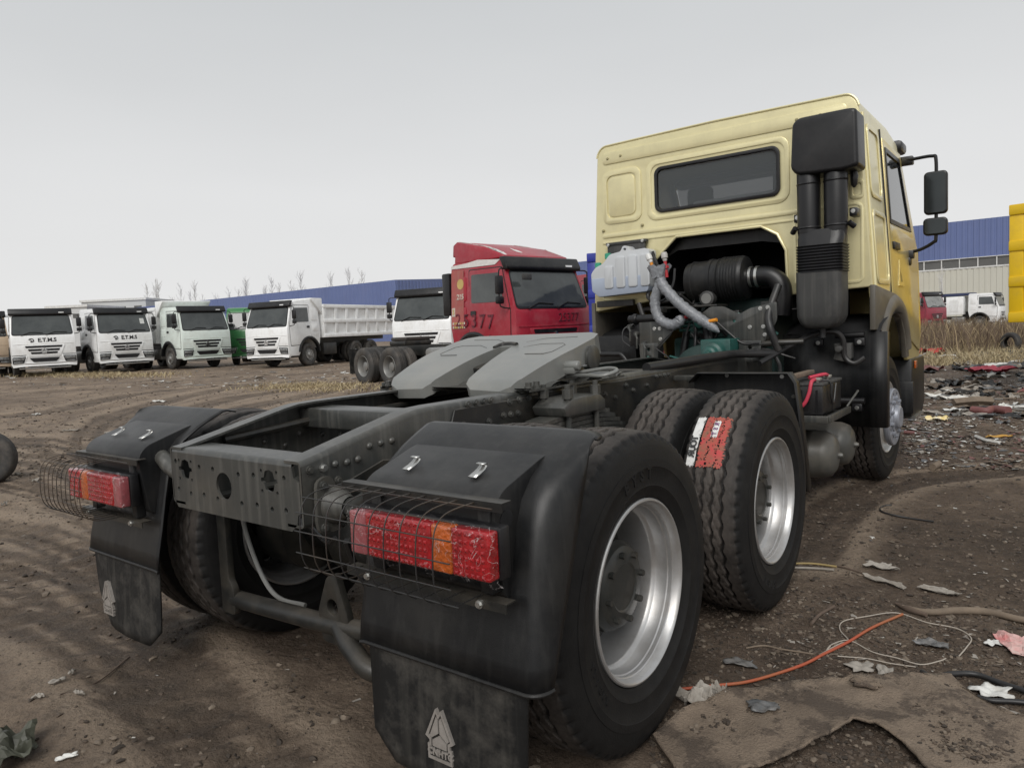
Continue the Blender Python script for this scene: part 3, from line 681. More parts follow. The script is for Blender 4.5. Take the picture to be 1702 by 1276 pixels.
# torn red and white label on the tread of the front drive tyre
m = MB(); LABR = pm('red_label', (0.55, 0.03, 0.05), 0.5, col2=(0.3, 0.09, 0.05), var=0.3, scale=26, dirt=(0.17, 0.12, 0.07), dirt_amt=0.75, dirt_scale=20)
LABW = pm('white_label', (0.75, 0.75, 0.73), 0.5, var=0.1, scale=20, dirt=(0.2, 0.18, 0.16), dirt_amt=0.5, dirt_scale=40)
def label_patch(name, a0, a1, t0, t1, mat, lift, torn):
    m = MB(); r = random.Random(9); na, ntt = 22, 60
    vs = []; keep = []
    for i in range(ntt + 1):
        for j in range(na + 1):
            a = a0 + (a1 - a0) * j / na; t = t0 + (t1 - t0) * i / ntt
            if torn and j == na: a += r.uniform(-.010, .006)
            if i in (0, ntt): t += r.uniform(-.012, .012)
            rr = R_T - 0.010 * (a / 0.118) ** 2 + lift
            vs.append((a, rr * math.cos(t), rr * math.sin(t)))
    fs = []
    for i in range(ntt):
        for j in range(na):
            tm = t0 + (t1 - t0) * (i + .5) / ntt; am = a0 + (a1 - a0) * (j + .5) / na; zg = min(abs(am - g + 0.0065 * math.asin(math.sin(tm * 44 + ph)) / (PI / 2) * (-1)) for g, ph in ((-0.066, 0), (-0.022, PI), (0.022, 0), (0.066, PI)))
            if torn and ((j > na - 3 and 3 < i < 6) or r.random() < 0.03): continue
            if zg < 0.005 and r.random() < 0.55: continue
            p = i * (na + 1) + j; fs.append((p, p + 1, p + na + 2, p + na + 1))
    m.add(vs, fs); return m.build(name, mat, LAB, smooth=True)
LAB = bpy.data.objects.new('tread_label', None)
COL.objects.link(LAB); LAB.parent = TR; LAB.matrix_local = Matrix.Translation((1.076, 1.363, ZH))
tA, tB = PI - 0.95, PI - 0.46       # angle from +Y; the rear-facing upper tread
label_patch('red_field', -0.062, 0.055, tA, tB, LABR, 0.0025, True)
label_patch('white_field', -0.110, -0.070, tA, tB, LABW, 0.0025, False)
label_patch('white_field', -0.022, 0.008, tA + 0.05, tA + 0.22, LABW, 0.005, False)
def tread_text(body, a, t, size, mat):
    for i, ch in enumerate(body):
        tt = t + i * 0.05; rr = R_T + 0.0055
        lettering('label_letter', ch, size, mat, LAB, frame_m((a, rr * math.cos(tt), rr * math.sin(tt)), (0, -math.sin(tt), math.cos(tt)), (1 * -1, 0, 0)), 0.0008, bold=0.0012)
INK = pm('black_ink', (0.02, 0.02, 0.02), 0.6)
tread_text('TOUR', -0.088, tA + 0.24, 0.042, INK); tread_text('RST', -0.007, tA + 0.085, 0.026, pm('purple_ink', (0.16, 0.05, 0.16), 0.6))

# ------------------------------------------------------------------ chassis
def rail(sx):
    st = [(-0.700, 1.004, 0.790), (-0.67, 1.008, 0.787), (-0.24, 1.098, 0.775), (-0.17, 1.109, 0.775), (-0.08, 1.112, 0.775), (1.0, 1.112, 0.775), (3.2, 1.112, 0.775), (3.6, 1.06, 0.76), (5.6, 1.0, 0.72)]
    def sect(zt, zb):
        o = [(0.315, zt), (0.382, zt)] + [(0.382 + 0.018 * math.sin(t), zt - 0.018 + 0.018 * math.cos(t)) for t in np.linspace(0.3, PI / 2, 4)]
        o += [(0.382 + 0.018 * math.cos(t), zb + 0.018 - 0.018 * math.sin(t)) for t in np.linspace(0, PI / 2, 4)] + [(0.315, zb)]
        i = [(0.315, zb + 0.009), (0.391, zb + 0.009), (0.391, zt - 0.009), (0.315, zt - 0.009)]
        return o + i
    m = MB(); P = []
    for y, zt, zb in st: P.append([(sx * x, y, z) for x, z in sect(zt, zb)] )
    P = [p + [p[0]] for p in P]; m.grid(P); k = len(P[0]) - 1
    for p in (P[0], P[-1]): m.prism([[(q[0], q[2]) for q in p[:-1]]], lambda u, v, y=p[0][1]: (u, y, v), lambda u, v, y=p[0][1]: (u, y + 0.002, v))
    return m.build('chassis_rail', CHAS, TR, angle=40)
RAIL = {sx: rail(sx) for sx in (1, -1)}
# inner liner plates and joint plate on the web
for sx in (1, -1):
    m = MB(); m.plate([(-0.10, 0.80), (0.02, 1.085), (3.1, 1.085), (3.1, 0.80)], 'x', sx * 0.4005, sx * 0.408); m.build('web_liner', CHAS2, TR, bevel=0.003, seg=1)
    m = MB(); m.plate([(-0.66, 0.80), (-0.25, 0.80), (-0.21, 0.93), (-0.36, 0.955), (-0.64, 0.88)], 'x', sx * 0.4005, sx * 0.4065); m.build('gusset_plate', CHAS2, TR, bevel=0.003, seg=1)
# rear crossmember with punched holes
m = MB(); holes = [circle(-0.045, 0.885, 0.048, 24)]
for cx, cz in ((-0.298, 0.925), (0.228, 0.93)):
    holes.append([(cx + x, cz + z) for x, z in ((-0.045, -0.006), (-0.03, -0.008), (-0.022, -0.032), (0, -0.038), (0.022, -0.032), (0.03, -0.008), (0.045, -0.006), (0.045, 0.006), (0.03, 0.008), (0.022, 0.03), (0, 0.036), (-0.022, 0.03), (-0.03, 0.008), (-0.045, 0.006))])
    for dx, dz in ((-0.042, 0.03), (0.042, 0.03), (-0.042, -0.038), (0.042, -0.038)): holes.append(circle(cx + dx, cz + dz, 0.0065, 8))
for x, z in ((-0.365, 0.95), (-0.20, 0.94), (-0.11, 0.94), (0.05, 0.935), (0.14, 0.94), (0.31, 0.945), (-0.355, 0.845), (-0.27, 0.835), (-0.18, 0.84), (-0.09, 0.835), (0.06, 0.835), (0.15, 0.84), (0.235, 0.835), (0.31, 0.84)): holes.append(circle(x, z, 0.0095, 10))
m.plate([[(-0.37, 0.775), (0.335, 0.775), (0.365, 0.80), (0.372, 0.83), (0.388, 0.845), (0.388, 0.935), (0.36, 0.95), (0.352, 0.985), (-0.388, 0.985), (-0.395, 0.86), (-0.395, 0.81)]] + holes, 'y', -0.70, -0.691)
P = []
for y, z in [(-0.70, 0.985), (-0.698, 0.993), (-0.692, 1.0), (-0.683, 1.0035), (-0.575, 1.0035), (-0.575, 0.995), (-0.683, 0.995), (-0.691, 0.985)]: P.append([(-0.388, y, z), (0.352, y, z)])
m.grid(P); m.plate([(-0.37, -0.691), (0.335, -0.691), (0.335, -0.6), (-0.37, -0.6)], 'z', 0.775, 0.784)
m.build('rear_crossmember', CHAS, TR, angle=30)
m = MB(); m.box(-0.39, 0.39, -0.12, 0.02, 1.0, 1.085); m.build('crossmember', CHAS, TR, bevel=0.012)
m = MB(); m.box(-0.39, 0.39, 1.3, 1.46, 0.85, 1.07); m.build('crossmember', CHAS2, TR, bevel=0.012)
m = MB(); m.box(-0.39, 0.39, 2.35, 2.5, 0.85, 1.07); m.build('crossmember', CHAS2, TR, bevel=0.012)
# between rails: transverse torque rods and axle tubes
for y in (0.0, 1.363):
    m = MB(); m.tube([(-0.9, y, ZH), (-0.3, y, ZH), (-0.18, y, ZH), (0.18, y, ZH), (0.3, y, ZH), (0.9, y, ZH)], 0.1, 20, rs=[0.09, 0.095, 0.17, 0.17, 0.095, 0.09]); m.build('axle', CHAS2, TR)
    for sx in (1, -1):
        m = MB(); m.lathe([(-0.1, 0.2), (0.1, 0.2), (0.1, 0.08)], 40, org=(sx * 0.56, y, ZH)); m.build('brake_drum', CHAS2, TR)
m = MB(); m.tube([(0, -0.12, 0.62), (0, 0.5, 0.75), (0, 0.9, 0.72), (0, 2.6, 0.8)], 0.06, 14); m.build('drive_shaft', CHAS2, TR)
# right rail bolts (read on the web plane)
m = MB(); m.bolt((0, 0, 0), (1, 0, 0), 0.0095, 0.014); BOLT_X = m.mesh('bolt', CHAS, angle=25); BOLT_Z = BOLT_X.copy(); BOLT_Z.materials[0] = ZINC
m = MB(); m.lathe([(0, 0.0125), (0.005, 0.0115), (0.009, 0.007), (0.0105, 0.0)], 12); RIVET = m.mesh('rivet', CHAS, angle=50)
for q in [(557, 771), (577, 768), (595, 763), (614, 741), (633, 736), (651, 732)]: link('rivet', RIVET, TR, loc=pp(*q, 'x', 0.407 if q[1] > 750 else 0.4005))
for q in [(514, 781), (777, 672), (790, 669), (803, 667), (815, 665)]: link('bolt', BOLT_X, TR, loc=pp(*q, 'x', 0.4005))
link('bolt', BOLT_Z, TR, loc=pp(537, 777, 'x', 0.4045))
for q in [(770, 706), (812, 700), (836, 690), (848, 688), (860, 686), (846, 668), (862, 664), (878, 661), (1005, 655), (1022, 660), (1052, 648), (1040, 640), (1075, 640), (1090, 625), (1097, 624), (1104, 623), (1111, 622)]: link('bolt', BOLT_X, TR, loc=pp(*q, 'x', 0.408))
for y in (-0.38, -0.3, -0.2, -0.12, 0.0, 0.1, 0.25):
    link('rivet', RIVET, TR, loc=(-0.391, y, 0.95 + 0.02 * math.sin(y * 40)))
# left rail inner liner
m = MB(); m.tube([(-0.36, -0.5, 1.0), (-0.33, -0.1, 1.03), (-0.33, 1.2, 1.04)], 0.016, 8); m.build('air_pipe', CHAS2, TR)
m = MB(); m.tube([(0.3, -0.1, 0.93), (0.05, 0.2, 0.95), (-0.3, 0.6, 0.96)], 0.014, 8); m.tube([(-0.3, -0.3, 0.9), (0.0, 0.1, 0.9), (0.28, 0.4, 0.93)], 0.012, 8); m.build('air_hose', HOSE, TR)

# ------------------------------------------------------------------ fifth wheel
FW = Matrix.Translation((0, 0.80, 1.276)) @ Matrix.Rotation(math.radians(13.2), 4, 'X')
def outline_half(): return [(0.038, 0.09), (0.052, 0.0), (0.098, -0.34), (0.112, -0.385), (0.15, -0.41), (0.32, -0.415), (0.375, -0.395), (0.405, -0.34), (0.44, -0.12), (0.455, 0.02), (0.455, 0.22), (0.43, 0.30), (0.37, 0.335)]
oh = outline_half()
out_l = oh + [(-x, y) for x, y in reversed(oh)]
def fz(x, y): return (0.0 if y > 0.0 else -(0.040 * (-y / 0.41) ** 1.7)) - (0.026 * ((-0.345 - y) / 0.07) ** 2 if y < -0.345 else 0.0)
m = MB()
fine = []
for i in range(len(out_l)):
    a_, b_ = out_l[i], out_l[(i + 1) % len(out_l)]
    k = max(1, int(math.hypot(b_[0] - a_[0], b_[1] - a_[1]) / 0.045))
    for j in range(k): fine.append((a_[0] + (b_[0] - a_[0]) * j / k, a_[1] + (b_[1] - a_[1]) * j / k))
# top skin: triangulated with interior rows so that the ramps bend
bm = bmesh.new(); vs = [bm.verts.new((x, y, 0)) for x, y in fine]; bm.faces.new(vs)
for yy in list(np.arange(-0.34, 0.33, 0.04)) + [-0.355, -0.37, -0.38, -0.39, -0.40]:
    bmesh.ops.bisect_plane(bm, geom=bm.verts[:] + bm.edges[:] + bm.faces[:], plane_co=(0, yy, 0), plane_no=(0, 1, 0))
bmesh.ops.triangulate(bm, faces=bm.faces)
top = bm.faces[:]
ext = bmesh.ops.extrude_face_region(bm, geom=top)
low = [v for v in ext['geom'] if isinstance(v, bmesh.types.BMVert)]
lows = set(low)
for v in bm.verts:
    z = fz(v.co.x, v.co.y)
    v.co.z = z - (0.0 if v not in lows else (0.10 if v.co.y > -0.2 else 0.10 - 0.05 * (-0.2 - v.co.y) / 0.2))
bmesh.ops.recalc_face_normals(bm, faces=bm.faces)
es = [e for e in bm.edges if len(e.link_faces) == 2 and e.calc_face_angle(0) > 1.0 and e.verts[0] not in lows and e.verts[1] not in lows]
bmesh.ops.bevel(bm, geom=es, offset=0.026, segments=4, affect='EDGES', profile=0.5, clamp_overlap=True)
me = bpy.data.meshes.new('fifth_wheel'); bm.to_mesh(me); bm.free(); me.materials.append(PLATE); me.shade_smooth(); me.set_sharp_from_angle(angle=math.radians(42))
FWO = link('fifth_wheel', me, TR, mat=FW)
for sx in (1, -1):      # lubrication grooves in the top plate, welded edges standing proud
    for pts in ([(0.12, 0.08), (0.2, 0.13), (0.33, 0.13), (0.36, 0.1), (0.36, -0.02), (0.33, -0.05), (0.22, -0.05)], [(0.07, 0.18), (0.16, 0.24), (0.34, 0.25)]):
        m = MB(); m.tube([(sx * x, y, -0.001) for x, y in pts], 0.003, 5); m.build('grease_groove', CHAS, FWO)
m = MB(); m.plate(rpoly([(-0.075, -0.12), (0.075, -0.12), (0.06, 0.08), (0.03, 0.12), (-0.03, 0.12), (-0.06, 0.08)], 0.02), 'z', -0.09, -0.05); m.build('locking_jaw', CHAS2, FWO, bevel=0.006)
m = MB(); m.tube(curve([(0.05, 0.12, 0.003), (0.0, 0.135, 0.003), (-0.05, 0.12, 0.003), (-0.06, 0.07, 0.0)], 5), 0.012, 8); m.build('throat_rim', CHAS2, FWO)
m = MB(); m.tube(curve([(0.40, 0.0, -0.13), (0.50, 0.02, -0.13), (0.60, 0.0, -0.125), (0.645, 0.06, -0.12), (0.58, 0.10, -0.12), (0.46, 0.08, -0.13), (0.40, 0.06, -0.13)], 6), 0.0095, 8); m.build('release_handle', PLATE, FWO)
m = MB(); m.box(0.36, 0.50, -0.075, -0.03, -0.095, -0.065); m.tube([(0.44, -0.05, -0.06), (0.52, -0.05, -0.06)], 0.022, 10); m.build('release_lever', PLATE, FWO, bevel=0.006)
m = MB(); m.lathe([(0.44, 0.0), (0.455, 0.045), (0.46, 0.06), (0.472, 0.06), (0.476, 0.045), (0.476, 0.0)], 24, org=(0, 0.16, -0.085)); m.build('pivot_cap', CHAS, FWO)
for sx in (1, -1):
    m = MB(); m.prism([[(0.55, 1.115), (1.1, 1.115), (1.02, 1.17), (0.92, 1.235), (0.80, 1.245), (0.72, 1.2), (0.62, 1.14)]], lambda u, v: (sx * 0.30, u, v), lambda u, v: (sx * 0.40, u, v)); m.build('pedestal', CHAS, TR, bevel=0.012)
# corrugated base plate on the rails
m = MB(); P = []
for i in range(60):
    y = 0.44 + i * 0.84 / 59; z = 1.122 + 0.020 * max(0, math.sin((y - 0.3) * 2 * PI / 0.30)) ** 0.7
    P.append([(-0.47, y, z), (0.47, y, z)])
m.grid(P); m.grid([[(x, y, z - 0.011) for x, y, z in r] for r in P]); m.box(-0.47, -0.465, 0.44, 1.28, 1.113, 1.123); m.box(0.465, 0.47, 0.44, 1.28, 1.113, 1.123)
m.build('base_plate', CHAS, TR, angle=50)
m = MB(); m.bolt((0, 0, 0), (0, 0, 1), 0.014, 0.03); BOLT_UP = m.mesh('bolt', CHAS, angle=25)
for x in (0.44, -0.44):
    for y in (0.47, 0.53, 1.20, 1.25): link('bolt', BOLT_UP, TR, loc=(x, y, 1.122))

# ------------------------------------------------------------------ bogie springs
for sx in (1, -1):
    for k in range(10):
        hl = 0.27 + 0.05 * k; z0 = 0.985 - 0.021 * k; P = []
        for i in range(17):
            t = -1 + i / 8; y = 0.68 + hl * t; P.append((y, z0 - 0.10 * (hl * t / 0.72) ** 2))
        m = MB(); ring = []
        for y, z in P: ring.append([(sx * 0.455, y, z), (sx * 0.565, y, z), (sx * 0.565, y, z + 0.018), (sx * 0.455, y, z + 0.018), (sx * 0.455, y, z)])
        m.grid(ring); m.add(ring[0][:4], [(0, 1, 2, 3)]); m.add(ring[-1][:4], [(3, 2, 1, 0)])
        m.build('spring_leaf', CHAS, TR, angle=30)
    m = MB(); m.prism([[(0.52, 1.0), (0.85, 1.0), (0.85, 1.045), (0.80, 1.075), (0.57, 1.075), (0.50, 1.04)]], lambda u, v: (sx * 0.43, u, v), lambda u, v: (sx * 0.60, u, v)); sp_ = m.build('spring_saddle', CHAS, TR, bevel=0.005)
    for y in (0.565, 0.80):
        for x in (0.45, 0.578):
            m = MB(); m.tube([(sx * x, y, 0.62), (sx * x, y, 1.135)], 0.0135, 10); m.tube([(sx * x, y, 1.075), (sx * x, y, 1.115)], 0.024, 6); m.build('spring_bolt', CHAS, TR, angle=30)
    m = MB(); m.lathe([(0.40, 0.10), (0.62, 0.10), (0.64, 0.08), (0.64, 0.0)], 28, org=(0, 0.68, 0.62)) if sx > 0 else m.lathe([(-0.40, 0.10), (-0.62, 0.10), (-0.64, 0.08), (-0.64, 0.0)], 28, org=(0, 0.68, 0.62)); m.build('trunnion', CHAS2, TR)
    # filler bar beside the saddle
    m = MB(); m.box(sx * 0.41, sx * 0.47, 0.2, 1.1, 0.80, 0.90); m.build('trunnion_bracket', CHAS2, TR, bevel=0.01)

# ------------------------------------------------------------------ rear mudguards, flaps, lamps
GP = [(-0.285, 1.083), (-0.325, 1.092), (-0.345, 1.090), (-0.40, 1.066), (-0.46, 1.036), (-0.53, 0.99), (-0.575, 0.94), (-0.603, 0.87), (-0.625, 0.77), (-0.648, 0.65), (-0.672, 0.54), (-0.68, 0.475)]
def mudguard(sx):
    m = MB(); rows = []
    for i, (y, z) in enumerate(GP):
        f = max(0.0, min(1.0, (1.083 - z) / (1.083 - 0.475))) if i > 2 else 0.0
        ey, ez = -0.40 - 0.225 * f, 1.078 - 0.60 * f
        if i < 3: ez = z - 0.012; ey = y - 0.075 + 0.015 * i
        row = [(sx * 0.612, y, z - 0.004), (sx * 0.63, y, z), (sx * 0.75, y, z), (sx * 0.95, y, z), (sx * 1.1, y, z)]
        xo = 1.19 + 0.035 * f
        for t in np.linspace(0.0, PI / 2, 9):
            k = 1 - math.cos(t); row.append((sx * (xo + (1.275 - xo) * math.sin(t)), y + (ey - y) * k, z + (ez - z) * k))
        rows.append(row)
    m.grid(rows)
    g = m.build('mudguard', BLK, TR, angle=60)
    sol = g.modifiers.new('thickness', 'SOLIDIFY'); sol.thickness = 0.006; sol.offset = 0
    m = MB(); m.plate([rpoly([(-0.40, 1.05), (-0.475, 1.038), (-0.655, 0.982), (-0.69, 0.95), (-0.692, 0.90), (-0.662, 0.70), (-0.61, 0.70), (-0.52, 0.95)], 0.025)], 'x', sx * 0.672, sx * 1.165)
    m.build('lamp_shelf', BLK, g, bevel=0.022, seg=3, bang=55)
    m = MB(); m.tube([rows[-1][j] for j in range(len(rows[-1]))], 0.007, 8); m.build('edge_bead', BLK, g)
    for x in (0.79, 1.04):
        m = MB(); y0, z0 = -0.585, 1.006
        P = []
        for y, z in ((-0.05, -0.014), (-0.02, -0.003), (0.0, 0.006), (0.012, 0.016), (0.014, 0.026), (0.006, 0.031), (-0.008, 0.029)): P.append([(sx * (x - 0.014), y0 + y * 0.8, z0 + 0.003 + z * 0.75), (sx * (x + 0.014), y0 + y * 0.8, z0 + 0.003 + z * 0.75)])
        m.grid(P); c = m.build('clip', ZINC, g, angle=60); c.modifiers.new('thickness', 'SOLIDIFY').thickness = 0.003
    if sx > 0:
        m = MB(); m.lathe([(1.1645, 0.026), (1.167, 0.026), (1.168, 0.022), (1.166, 0.0)], 20, org=(0, -0.645, 0.905)); m.build('drain_hole', DARK, g)
    return g
def flap(sx):
    m = MB(); nx_, nz_ = 12, 10; rows = []
    for i in range(nz_ + 1):
        v = i / nz_; z = 0.50 - 0.365 * v
        lo, hi = 0.635 + 0.012 * v, 1.225 - 0.02 * v
        row = []
        for j in range(nx_ + 1):
            u = j / nx_; x = lo + (hi - lo) * u
            zz = z + (0.075 * max(0, (0.16 - u) / 0.16) + 0.11 * max(0, (u - 0.82) / 0.18)) * v ** 3
            row.append((sx * x, -0.662 - 0.012 * math.sin(u * PI) * v - 0.01 * v + 0.035 * v * v * max(0, u - .5), zz))
        rows.append(row)
    m.grid(rows); f = m.build('mud_flap', RUB, TR, angle=60); s = f.modifiers.new('thickness', 'SOLIDIFY'); s.thickness = 0.008; s.offset = 0
    # emblem plate, moulded and painted silver
    cx, cz, w, h = sx * (0.925 if sx > 0 else 1.09), 0.275, 0.105, 0.150
    E0 = lambda u, v: (cx + (u - 0.5) * w, -0.6865, cz + (v - 0.5) * h); E1 = lambda u, v: (cx + (u - 0.5) * w, -0.670, cz + (v - 0.5) * h)
    outl = [(0.40, 1.0), (0.5, 0.90), (0.60, 1.0), (1.0, 0.43), (0.86, 0.37), (0.86, 0.29), (0.93, 0.29), (0.93, 0.0), (0.07, 0.0), (0.07, 0.29), (0.14, 0.29), (0.14, 0.37), (0.0, 0.43)]
    inn = [(0.41, 0.92), (0.5, 0.83), (0.59, 0.92), (0.89, 0.455), (0.80, 0.41), (0.80, 0.25), (0.865, 0.25), (0.865, 0.055), (0.135, 0.055), (0.135, 0.25), (0.20, 0.25), (0.20, 0.41), (0.11, 0.455)]
    m = MB(); m.prism([outl, inn], E0, E1); em = m.build('emblem', EMB, f, smooth=False)
    for poly in ([(0.42, 0.86), (0.475, 0.80), (0.475, 0.545), (0.225, 0.42), (0.16, 0.455)], [(0.58, 0.86), (0.525, 0.80), (0.525, 0.545), (0.775, 0.42), (0.84, 0.455)], [(0.5, 0.505), (0.75, 0.385), (0.75, 0.265), (0.25, 0.265), (0.25, 0.385)]):
        m = MB(); m.prism([poly], E0, E1); m.build('emblem_blade', EMB, em, smooth=False)
    lettering('emblem_lettering', 'CNHTC', 0.026, EMB, em, frame_m((cx, -0.680, cz + (0.15 - 0.5) * h), (1, 0, 0), (0, 0, 1)), 0.006, bold=0.0012, spacing=1.05)
    return f
def tail_lamp(sx):
    X0, X1 = (0.70, 1.205) if sx > 0 else (0.69, 1.17)
    ZT, ZB = (0.905, 0.783) if sx > 0 else (0.868, 0.745)
    def bx(m, x0, x1, *r): m.box(min(sx * x0, sx * x1), max(sx * x0, sx * x1), *r)
    m = MB(); bx(m, X0 - 0.004, X1 + 0.006, -0.728, -0.69, ZB - 0.005, ZT + 0.006); h = m.build('tail_lamp', BLKG, TR, bevel=0.006)
    L_ = X1 - X0
    for nm, f0, f1, mat in (('clear_lens', 0.0, 0.13, CLRL), ('red_lens', 0.132, 0.62, REDL), ('amber_lens', 0.622, 0.755, AMBL), ('red_lens', 0.757, 1.0, REDL)):
        m = MB(); bx(m, X0 + L_ * f0, X0 + L_ * f1, -0.768, -0.727, ZB, ZT); m.build(nm, mat, h, bevel=0.007, seg=3)
    # reflector cells behind the lens show as small raised studs
    m = MB(); st = MB()
    for i in range(24):
        for j in range(6):
            x = X0 + L_ * (0.15 + 0.83 * (i + .5) / 24); 
            if 0.6 < (x - X0) / L_ < 0.76: continue
            st.add([(sx * (x - 0.006), -0.7685, ZB + (j + .25) * (ZT - ZB) / 6), (sx * (x + 0.006), -0.7685, ZB + (j + .25) * (ZT - ZB) / 6), (sx * (x + 0.006), -0.7685, ZB + (j + .75) * (ZT - ZB) / 6), (sx * (x - 0.006), -0.7685, ZB + (j + .75) * (ZT - ZB) / 6), (sx * x, -0.7725, ZB + (j + .5) * (ZT - ZB) / 6)], [(0, 1, 4), (1, 2, 4), (2, 3, 4), (3, 0, 4)])
    struct(st.build('lens_facets', REDL, h, smooth=False), 'stuff')
    r = random.Random(3 if sx > 0 else 4); rows = []
    for i in range(15):
        row = []
        for j in range(31):
            u = j / 30; v = i / 14
            x = X0 - 0.014 + (L_ + 0.03) * u + r.uniform(-.003, .003); z = ZB - 0.012 + (ZT - ZB + 0.026) * v + r.uniform(-.003, .003)
            if i in (0, 14): z += r.uniform(-.010, .010)
            if j in (0, 30): x += r.uniform(-.014, .010)
            row.append((sx * x, -0.777 - r.uniform(0, .006) + 0.02 * (abs(v - .5) * 2) ** 6 + 0.02 * (abs(u - .5) * 2) ** 12, z))
        rows.append(row)
    m = MB(); m.grid(rows); m.build('film', FILM, h, angle=60)
    for xb in (X0 + 0.02, X1 - 0.09):
        m = MB(); bx(m, xb, xb + 0.04, -0.70, -0.66, ZB - 0.06, ZT + 0.05); m.build('lamp_bracket', BLK, h, bevel=0.004)
    # wire guard
    g = MB(); zc = (ZT + ZB) / 2; x0, x1 = (0.60, 1.20) if sx > 0 else (0.64, 1.21)
    zc2 = zc if sx > 0 else zc + 0.005
    arc = [(-0.70, 0.115), (-0.80, 0.113), (-0.845, 0.095), (-0.865, 0.05), (-0.868, -0.05), (-0.845, -0.10), (-0.80, -0.122), (-0.70, -0.125)]
    ap = [(p.x, p.y) for p in curve([(a_, b_, 0) for a_, b_ in arc], 5)]
    nv = 10
    for i in range(nv):
        x = x0 + (x1 - x0) * (0.02 + 0.84 * i / (nv - 1)) if sx > 0 else x0 + (x1 - x0) * (0.30 + 0.68 * i / (nv - 1))
        g.tube([(sx * x, y, zc2 + z) for y, z in ap], 0.0019, 5)
    for k in (9, 14, 17, 20, 25, 2):
        y, z = ap[k]; g.tube([(sx * (x0 - 0.012), y, zc2 + z), (sx * (x1 if k in (2,) else x1 - 0.03), y, zc2 + z)] if sx > 0 else [(sx * (x0 + (0.15 if k != 2 else 0.02)), y, zc2 + z), (sx * (x1 + 0.02), y, zc2 + z)], 0.0019, 5)
    go = g.build('lamp_guard', WIRE, TR)
    for z in (0.118, -0.135):
        b_ = MB(); b_.plate([[(sx * (x0 + 0.01), -0.712), (sx * (x1 + 0.005), -0.712), (sx * (x1 + 0.005), -0.672), (sx * (x0 + 0.01), -0.672)]], 'z', zc2 + z, zc2 + z + 0.004); b_.plate([[(sx * (x0 + 0.01), -0.712), (sx * (x1 + 0.005), -0.712), (sx * (x1 + 0.005), -0.708), (sx * (x0 + 0.01), -0.708)]], 'z', zc2 + z - 0.02, zc2 + z); b_.build('guard_rail', CHAS2, go, smooth=False)
    for x in (x0 + 0.1, x1 - 0.08):
        b_ = MB(); b_.bolt((sx * x, -0.712, zc2 - 0.145), (0, -1, 0), 0.008, 0.01); b_.build('bolt', ZINC, go)
for sx in (1, -1):
    mudguard(sx); flap(sx); tail_lamp(sx)
    # tubular mudguard arm with bolted flange
    m = MB(); m.tube(curve([(sx * 0.43, -0.585, 0.848), (sx * 0.50, -0.585, 0.848), (sx * 0.60, -0.60, 0.888), (sx * 0.655, -0.60, 0.92), (sx * 0.75, -0.57, 0.93)], 7), 0.031, 16); arm = m.build('mudguard_arm', CHAS, TR)
    m = MB(); pl = rpoly([(-0.66, 0.94), (-0.60, 0.95), (-0.545, 0.80), (-0.555, 0.765), (-0.655, 0.765), (-0.665, 0.80)], 0.03); m.plate([pl], 'x', sx * 0.408, sx * 0.422); m.lathe([(sx * 0.422, 0.062), (sx * 0.44, 0.055), (sx * 0.47, 0.04), (sx * 0.49, 0.034)], 20, org=(0, -0.588, 0.848)); m.build('arm_flange', CHAS, arm, angle=40)
    for y, z in ((-0.637, 0.92), (-0.575, 0.925), (-0.64, 0.785), (-0.57, 0.785)): link('bolt', BOLT_X, arm, mat=Matrix.Translation((sx * 0.422, y, z)) @ Matrix.Rotation(0 if sx > 0 else PI, 4, 'Z'))
# stabiliser bar, hangers and pipes under the tail
m = MB(); m.tube(curve([(-0.52, -0.42, 0.305), (-0.4, -0.43, 0.31), (0.1, -0.43, 0.33), (0.45, -0.42, 0.35)], 6), 0.036, 14); stb = m.build('stabiliser_bar', CHAS2, TR)
m = MB(); m.tube(curve([(0.2, -0.43, 0.335), (0.3, -0.46, 0.28), (0.44, -0.45, 0.23), (0.62, -0.2, 0.25)], 6), 0.036, 14); m.build('stabiliser_arm', CHAS2, TR)
m = MB(); m.plate([rpoly([(-0.535, 0.775), (-0.475, 0.775), (-0.475, 0.40), (-0.445, 0.36), (-0.445, 0.25), (-0.54, 0.25), (-0.54, 0.36)], 0.02)], 'y', -0.46, -0.43); m.build('hanger', CHAS2, TR, bevel=0.004)
m = MB(); m.plate([rpoly([(0.16, 0.52), (0.21, 0.54), (0.27, 0.38), (0.25, 0.27), (0.12, 0.27), (0.10, 0.38)], 0.02), circle(0.185, 0.41, 0.03, 12)], 'y', -0.45, -0.42); m.build('hanger', CHAS2, TR, bevel=0.004)
m = MB(); m.tube(curve([(-0.42, -0.42, 0.77), (-0.42, -0.4, 0.6), (-0.36, -0.38, 0.42), (-0.25, -0.38, 0.34), (-0.1, -0.36, 0.33)], 6), 0.0095, 8); m.build('air_pipe', pm('grey_pipe', (0.22, 0.22, 0.21), 0.4), TR)
m = MB(); m.tube(curve([(0.42, -0.6, 0.74), (0.3, -0.55, 0.70), (0.1, -0.5, 0.735), (-0.2, -0.5, 0.74)], 6), 0.008, 6); m.tube(curve([(0.45, -0.58, 0.73), (0.40, -0.5, 0.6), (0.42, -0.45, 0.5), (0.3, -0.3, 0.42)], 6), 0.012, 6); m.build('wiring', HOSE, TR)
